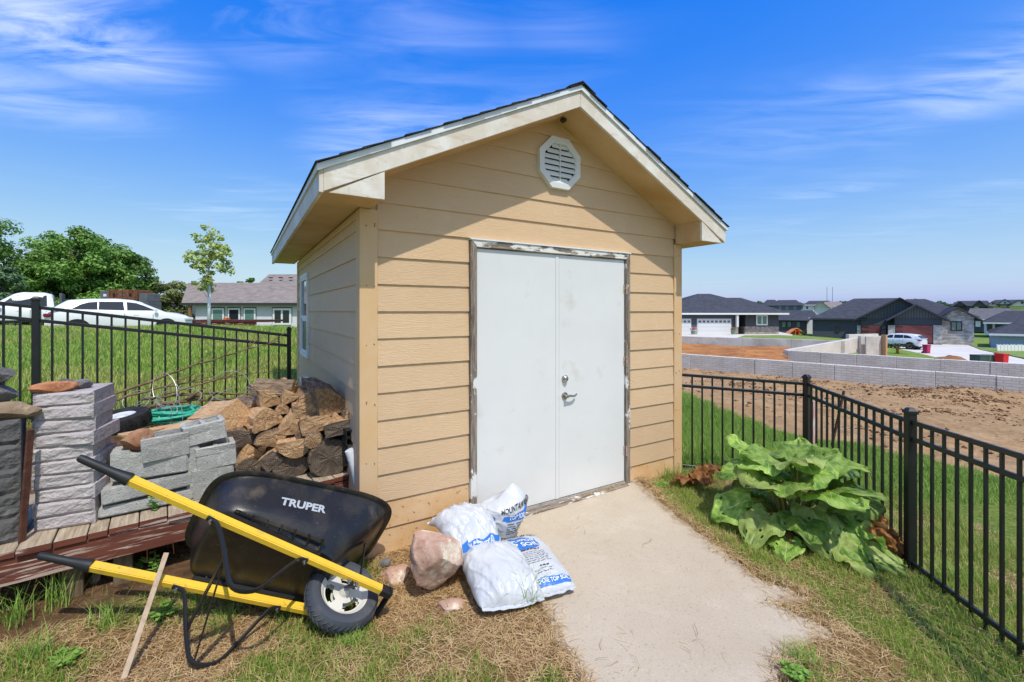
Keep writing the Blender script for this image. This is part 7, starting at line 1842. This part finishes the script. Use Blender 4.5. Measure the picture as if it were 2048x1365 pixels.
# driveways and lawns
def sheet(name, pts, m, label, lift=.06):
    V = [at(px, py, Y) for px, py, Y in pts]; n = len(V); MBx = MB().add([(v.x, v.y, v.z + lift) for v in V] + [(v.x, v.y, v.z + lift - .15) for v in V], [tuple(range(n))] + [(i, (i + 1) % n, n + (i + 1) % n, n + i) for i in range(n)])
    o = MBx.build(name, m); tag(o, label, name.replace('_', ' '), kind='structure'); return o
M_LAWN = mat('far_lawn', S(128, 146, 72), .95, var=[(S(108, 128, 56), .5, .4, .65), (S(160, 170, 100), 1.5, .56, .75)])
def flat_sheet(name, pts, m, label, zs=None):
    """ground sheet lying on the slope between the near wall and the far houses"""
    V = []
    for px, py in pts:
        # interpolate the ground height between the photo rows of the drive (z falls toward the right)
        z = -1.36 - .0048 * max(0, px - 1560) if zs is None else zs
        Y = (HC - z) * F / (py - CY); V.append(((px - CX) / F * Y, Y, z))
    n = len(V); o = MB().add(V + [(x, y, z - .3) for x, y, z in V], [tuple(range(n))] + [(i, (i + 1) % n, n + (i + 1) % n, n + i) for i in range(n)]).build(name, m)
    tag(o, label, name.replace('_', ' '), kind='structure')
flat_sheet('driveway', [(1300, 668.6), (1492, 668.6), (1492, 664.5), (1560, 664.5), (1585, 669.5), (1560, 671), (1490, 673), (1460, 680), (1300, 680)], M_CONC, 'pale concrete driveway in front of the white garage doors', -1.34)
flat_sheet('driveway', [(1755, 684.4), (1890, 684.4), (1930, 688), (1960, 700), (2100, 730), (2100, 745), (1900, 735), (1830, 708), (1790, 697), (1745, 690)], M_CONC, 'pale concrete driveway in front of the reddish garage doors', -2.42)
flat_sheet('front_lawn', [(1489, 671), (1560, 670.5), (1640, 676), (1640, 684), (1470, 677)], M_LAWN, 'small lawn beside the white driveway', -1.33)
flat_sheet('front_lawn', [(1932, 687.5), (1990, 688), (2110, 705), (2110, 728), (1962, 699.5)], M_LAWN, 'lawn strip right of the wide driveway', -2.40)
flat_sheet('front_lawn', [(1757, 691), (1788, 697), (1830, 706), (1757, 702)], M_LAWN, 'lawn patch in front of the parked car', -2.41)
# small white car in the drive
c2 = vehicle('white_suv', 'white sport utility car parked in the driveway of the slate house', 4.7, 1.9, SUVB, SUVR, (-1.45, 1.45), side_glass=SUVG)
p = at(1795, 697, 50.4); c2.location = (p.x, 50.4, -2.41); c2.rotation_euler = (0, 0, R(118))
def bin_(px, py0, py1, Y, m, label):
    b = at(px, py1, Y); h = (py1 - py0) / F * Y; root = empty('wheelie_bin', b, R(12), label, 'bin'); w = h * .55
    MB().box((0, 0, h * .46), (w * .82, w * .86, h * .92), None, 1.16).build('body', m, root, bevel=.02)
    MB().box((0, 0, h * .95), (w * 1.08, w * 1.12, h * .08)).build('lid', m, root, bevel=.02)
    for s_ in (-1, 1): MB().lathe([(0, -.05), (h * .11, -.05), (h * .11, .05), (0, .05)], 14, Matrix.Translation((s_ * w * .38, w * .45, h * .1)) @ Matrix.Rotation(R(90), 4, 'Y')).build('wheel', M_TYRE, root)
bin_(1853, 689.5, 707, 44.4, mat('bin_pink', S(176, 36, 84), .5), 'pink wheeled bin standing on the wide driveway')
bin_(2003, 707, 735, 33.3, mat('bin_red', S(200, 36, 34), .5), 'red wheeled bin behind the retaining wall at right')
# utility boxes, stump, soil heap
for i, (x0, x1, lb) in enumerate(((1949, 1967, 'dark green utility box left of its paler twin'), (1967.4, 1991, 'paler green utility box beside the red bin'))):
    p = at((x0 + x1) / 2, 732.6, 34); w = (x1 - x0) / F * 34; h = 23 / F * 34
    o = MB().bb(-w/2, w/2, -.4, .4, 0, h * .92).build('utility_box', mat('utility_green_%d' % i, S(58, 78, 70) if not i else S(86, 106, 92), .6), bevel=.03); o.location = p; tag(o, lb, 'utility box')
    MB().box((0, 0, h * .95), (w * 1.02, .84, h * .06)).build('lid', o.data.materials[0], o, bevel=.02)
def dwarf(px, py, Y):
    p = at(px, py, Y); r = empty('dwarf_tree', p, 0, 'dwarf flat-topped tree on a brown trunk in front of the white car', 'tree')
    MB().tube([(0, 0, -.3), (0, 0, .5), (.02, 0, .85)], [.14, .11, .2], 8).build('trunk', mat('dwarf_trunk', S(150, 112, 66), .9), r, smooth=True)
    rr = random.Random(4); m = MB()
    for k in range(160):
        c = Vector((rr.uniform(-1.05, 1.05), rr.uniform(-.8, .8), .92 + rr.uniform(-.1, .16))); s_ = .12
        a, b = Vector((rr.gauss(0, 1), rr.gauss(0, 1), rr.gauss(0, .5))).normalized() * s_, Vector((rr.gauss(0, 1), rr.gauss(0, 1), rr.gauss(0, .5))).normalized() * s_
        m.add([c - a, c + b, c + a, c - b], [(0, 1, 2, 3)])
    m.build('crown', mat('dwarf_crown', S(52, 54, 40), .9), r, fix=False)
dwarf(1795, 711, 42.4)
def heap(px, py, Y, w, h, m, label, seed):
    p = at(px, py, Y); P = []; rr = random.Random(seed)
    for i in range(25):
        row = []
        for j in range(17):
            u, v = i / 12 - 1, j / 8 - 1; r = math.hypot(u, v); z = max(0, (1 - r ** 1.4)) * h * (1 + .4 * noise.noise((u * 3 + seed, v * 3, 0))); row.append(Vector((u * w / 2, v * w * .35, z - .05)))
        P.append(row)
    o = MB().grid(P).build('soil_heap', m, smooth=True); o.location = p; tag(o, label, 'soil heap')
M_ORDIRT = mat('orange_dirt', S(186, 124, 64), .95, var=[(S(150, 94, 46), .8, .4, .62), (S(212, 154, 92), 2.2, .55, .75), (S(120, 76, 40), 6, .62, .75)], bump=(4, .9, .12))
heap(1900, 723, 37.3, 3.2, .55, mat('brown_heap', S(140, 98, 62), .95, bump=(4, .8, .1)), 'low brown soil heap behind the upper retaining wall', 2)
# climbing frame with slide
sl = empty('play_slide', at(1592, 671, 68), 0, 'orange and yellow play slide beside the slate house', 'play slide'); q = 68 / F
MB().bar((-22 * q, 0, 1 * q), (-4 * q, 0, 13 * q), .9, .12).build('ramp', mat('slide_orange', S(226, 140, 80), .5), sl); MB().bar((0, 0, 14 * q), (18 * q, 0, 1.5 * q), .8, .12).build('slide', mat('slide_yellow', S(232, 178, 60), .5), sl)
for x in (-5, 2): MB().bb(x * q - .08, x * q + .08, -.5, .5, 0, 13 * q).build('frame', mat('slide_red', S(196, 84, 50), .5), sl)
MB().bb(-5 * q, 3 * q, -.5, .5, 8 * q, 9 * q).build('platform', MATS['slide_red'], sl)
for i, px in enumerate((1386, 1466)):
    p = at(px, 668.5, 58.5); r = empty('flower_pot', p, 0, 'flower pot with pink blooms between the white garage doors' if not i else 'flower pot right of the wide white garage door', 'flower pot')
    MB().lathe([(0, 0), (.22, 0), (.3, .42), (0, .42)], 14).build('pot', mat('pot_teal', S(96, 140, 116), .6), r); rr = random.Random(i); m = MB()
    for k in range(60):
        c = Vector((rr.gauss(0, .16), rr.gauss(0, .16), .55 + abs(rr.gauss(0, .16)))); a, b = Vector((rr.gauss(0, 1), rr.gauss(0, 1), rr.gauss(0, 1))).normalized() * .08, Vector((rr.gauss(0, 1), rr.gauss(0, 1), rr.gauss(0, 1))).normalized() * .08
        m.add([c - a, c + b, c + a, c - b], [(0, 1, 2, 3)])
    m.build('flowers', mat('bloom_%d' % i, S(196, 84, 120) if not i else S(150, 110, 60), .8), r, fix=False)
# twin masts
for px, lb in ((1654, 'left one of the twin thin masts on the horizon'), (1665, 'right one of the twin thin masts on the horizon')):
    p = at(px, 612, 500); h = 38 / F * 500; r = empty('radio_mast', p, 0, lb, 'mast', 'twin masts'); m = MB()
    m.tube([(0, 0, -4), (0, 0, h)], [.30, .22], 6); m.build('pole', mat('mast_grey', S(120, 126, 134), .7), r)
# far tree line
X_ = []; rg = np.random.default_rng(8)
n = 26000; px = rg.uniform(1150, 2150, n); Yd = rg.uniform(560, 700, n); base = HC - (612 - CY) / F * Yd; hh = 9 * (.5 + .6 * vnoise(px * .05, Yd * .0)) * (.7 + .3 * rg.random(n)); zz = base - 4 + hh * rg.random(n)
pos = np.stack([(px - CX) / F * Yd, Yd, zz], 1); a = rg.normal(size=(n, 3)); a /= np.linalg.norm(a, axis=1, keepdims=True); b = np.cross(a, rg.normal(size=(n, 3))); b /= np.linalg.norm(b, axis=1, keepdims=True); s = rg.uniform(1.0, 2.4, (n, 1))
V = np.stack([pos - a * s, pos + b * s, pos + a * s, pos - b * s], 1)
tl = mesh_np('far_woods', V.reshape(-1, 3), np.arange(4 * n).reshape(-1, 4), M_LEAFT, cols=np.repeat(gcol(n, S(74, 100, 64), S(110, 132, 90), S(90, 116, 84), .2), 4, 0)); tag(tl, 'far line of trees along the right horizon', 'woods', kind='stuff')
for px, Y, pt, wp, sd, lb in ((1832, 300, 594, 10, 31, 'left of two far tree tops above the slate house'), (1842, 300, 597, 12, 32, 'right of two far tree tops above the slate house'), (1499, 160, 600, 8, 33, 'tiny tree top behind the charcoal house roof'), (1955, 120, 614, 16, 34, 'round green shrub in front of the far grey house'), (2008, 118, 614, 12, 35, 'small green shrub in front of the white gabled house')):
    tree_px('round_tree', px, Y, pt, wp, sd, 16, 1500, .5, G2, lb, trunk_h=.2)

# ------------------------------------------------------------------ retaining walls and foundation
def block_wall_mat():
    m = bpy.data.materials.new('brick_form_concrete'); m.use_nodes = True; n, l = m.node_tree.nodes, m.node_tree.links; bs = n['Principled BSDF']; bs.inputs['Roughness'].default_value = .95; bs.inputs['Specular IOR Level'].default_value = .2
    t = n.new('ShaderNodeTexCoord'); mp = n.new('ShaderNodeMapping'); mp.inputs['Rotation'].default_value = (R(90), 0, 0); l.new(t.outputs['Object'], mp.inputs[0])
    b = n.new('ShaderNodeTexBrick'); b.inputs['Scale'].default_value = 1; b.inputs['Brick Width'].default_value = .38; b.inputs['Row Height'].default_value = .105; b.inputs['Mortar Size'].default_value = .012; b.inputs['Mortar Smooth'].default_value = .4
    b.inputs['Color1'].default_value = (*S(214, 210, 202), 1); b.inputs['Color2'].default_value = (*S(204, 199, 191), 1); b.inputs['Mortar'].default_value = (*S(192, 187, 178), 1); l.new(mp.outputs[0], b.inputs['Vector'])
    nz = n.new('ShaderNodeTexNoise'); nz.inputs['Scale'].default_value = 1.4; nz.inputs['Detail'].default_value = 8; l.new(t.outputs['Object'], nz.inputs['Vector']); mx = n.new('ShaderNodeMixRGB'); mx.blend_type = 'OVERLAY'; mx.inputs[0].default_value = .4; l.new(b.outputs[0], mx.inputs[1]); l.new(nz.outputs['Fac'], mx.inputs[2]); l.new(mx.outputs[0], bs.inputs['Base Color'])
    bp = n.new('ShaderNodeBump'); bp.inputs['Distance'].default_value = .014; bp.invert = True; l.new(b.outputs['Fac'], bp.inputs['Height']); l.new(bp.outputs[0], bs.inputs['Normal']); return m
M_WALLB = block_wall_mat()
M_WALLC = mat('poured_concrete', S(204, 200, 194), .92, var=[(S(170, 164, 156), .8, .4, .65), (S(208, 203, 196), 2, .55, .75)])
def ret_wall(name, a, b, z0, z1, label, pan=1.65, th=.3, m=None, cap=False):
    a, b = Vector((*a, 0)), Vector((*b, 0)); d = b - a; L_ = d.length; rz = math.atan2(d.y, d.x); root = empty(name, (a.x, a.y, z0), rz, label, 'wall'); k = max(1, round(L_ / pan)); w = L_ / k; rr = random.Random(int(L_ * 10))
    for i in range(k): MB().bb(i * w + .008, (i + 1) * w - .008, rr.uniform(-.012, .012), th, -.3, z1 - z0 + rr.uniform(-.008, .008)).build('wall_panel', m or M_WALLB, root, bevel=.012)
    MB().bb(.02, L_ - .02, .03, th - .02, -.3, z1 - z0 - .03).build('core', M_WALLC, root); return root
W1a, W1b = (9.2, 24.7), (17.98, 15.7); dv = Vector((W1b[0] - W1a[0], W1b[1] - W1a[1])).normalized()
ret_wall('retaining_wall', (W1a[0] - dv.x * 9, W1a[1] - dv.y * 9), (W1b[0] + dv.x * 9, W1b[1] + dv.y * 9), -1.36, -.60, 'lower grey retaining wall with brick pattern, nearest the fence', m=M_WALLB)
c1 = at(1575, 701, 27.0); c2_ = at(2048, 729, 20.0); d2 = Vector((c2_.x - c1.x, c2_.y - c1.y)).normalized()
ret_wall('retaining_wall', (c1.x, c1.y), (c2_.x + d2.x * 9, c2_.y + d2.y * 9), -1.7, -.62, 'upper grey retaining wall stepping back behind the lower one')
# orange fill between the walls
w15 = at(1575, 721, 21.4)
tv = [Vector((x, y)) for x, y in ((W1a[0] - dv.x * 9 + .3, W1a[1] - dv.y * 9 + .3), (w15.x + .5, w15.y + .2), (c1.x + .1, c1.y), (20.3, 30.2), (12, 37.5), (2, 38))]
def fill(name, poly, z, m, label, amp):
    xs = [p.x for p in poly]; ys = [p.y for p in poly]; gx_, gy_ = np.meshgrid(np.arange(min(xs), max(xs), .35), np.arange(min(ys), max(ys), .35), indexing='ij'); ins = inpoly(gx_, gy_, [tuple(p) for p in poly])
    zz = z + amp * (fbm(gx_ * .5, gy_ * .5, 4) - .42) + amp * .35 * (fbm(gx_ * 2, gy_ * 2, 3) - .5) - .45 * sstep(4.0, .0, polydist(gx_, gy_, [tuple(p) for p in poly][:2], False)) * 0
    idx_ = np.arange(gx_.size).reshape(gx_.shape); q_ = np.stack([idx_[:-1, :-1], idx_[1:, :-1], idx_[1:, 1:], idx_[:-1, 1:]], -1).reshape(-1, 4); k_ = ins.ravel()[q_].all(1)
    o = mesh_np(name, np.stack([gx_, gy_, zz], -1).reshape(-1, 3), q_[k_], m, smooth=True); tag(o, label, 'dirt', kind='structure')
fill('dirt_terrace', tv, -.80, M_ORDIRT, 'orange clay fill between the retaining walls', .30)
# grey wall at the back of the fill and the light foundation walls
b1, b2 = at(1340, 671, 37.5), at(1690, 683, 30.5)
ret_wall('site_wall', (b1.x - 4, b1.y + .8), (b2.x, b2.y), -1.3, -.26, 'plain grey concrete wall behind the orange fill', 3.2, .25, M_WALLC)
def fwall(a, b, z0, z1a, z1b, label, th=.25):
    a, b = Vector((*a, 0)), Vector((*b, 0)); d = b - a; L_ = d.length; o = MB().prism([(0, z0), (L_, z0), (L_, z1b), (0, z1a)], lambda x, z: (x, 0, z), lambda x, z: (x, th, z)).build('foundation_wall', mat('new_concrete', S(212, 208, 200), .9, var=[(S(196, 191, 183), .8, .42, .65), (S(150, 145, 138), 9, .70, .74)]), bevel=.01)
    o.location = (a.x, a.y, 0); o.rotation_euler = (0, 0, math.atan2(d.y, d.x)); tag(o, label, 'wall'); return o
f2 = at(1716, 676, 32.0); f3 = at(1757, 671, 32.0); f4 = at(1698, 673, 36.5); f5 = at(1757, 668, 38)
fwall((c1.x, c1.y), (f2.x, f2.y), -1.2, -.60, HC - (676 - CY) / F * 32, 'long pale foundation wall running back from the upper wall corner')
fwall((f2.x + .02, f2.y - .25), (f3.x, f3.y - .25), -1.6, HC - (672 - CY) / F * 32, HC - (672 - CY) / F * 32, 'short pale foundation wall facing the lot', .3)
fwall((f4.x, f4.y), (f5.x, f5.y), -1.6, HC - (669.5 - CY) / F * 36.5, HC - (668 - CY) / F * 38, 'rear pale foundation wall behind the short one')
o = MB().bb(0, .9, -.12, 0, -1.5, HC - (673 - CY) / F * 31.6).build('pilaster', M_WALLC, bevel=.01); o.location = (f2.x + .05, f2.y - .55, 0); tag(o, 'grey unpainted pilaster on the short foundation wall', 'pilaster')
o = MB().bb(0, .12, -.1, .3, -1.5, HC - (670 - CY) / F * 31.6).build('timber_board', M_PLANK); o.location = (f3.x + .02, f3.y - .5, 0); tag(o, 'upright wooden form board at the end of the foundation wall', 'board')
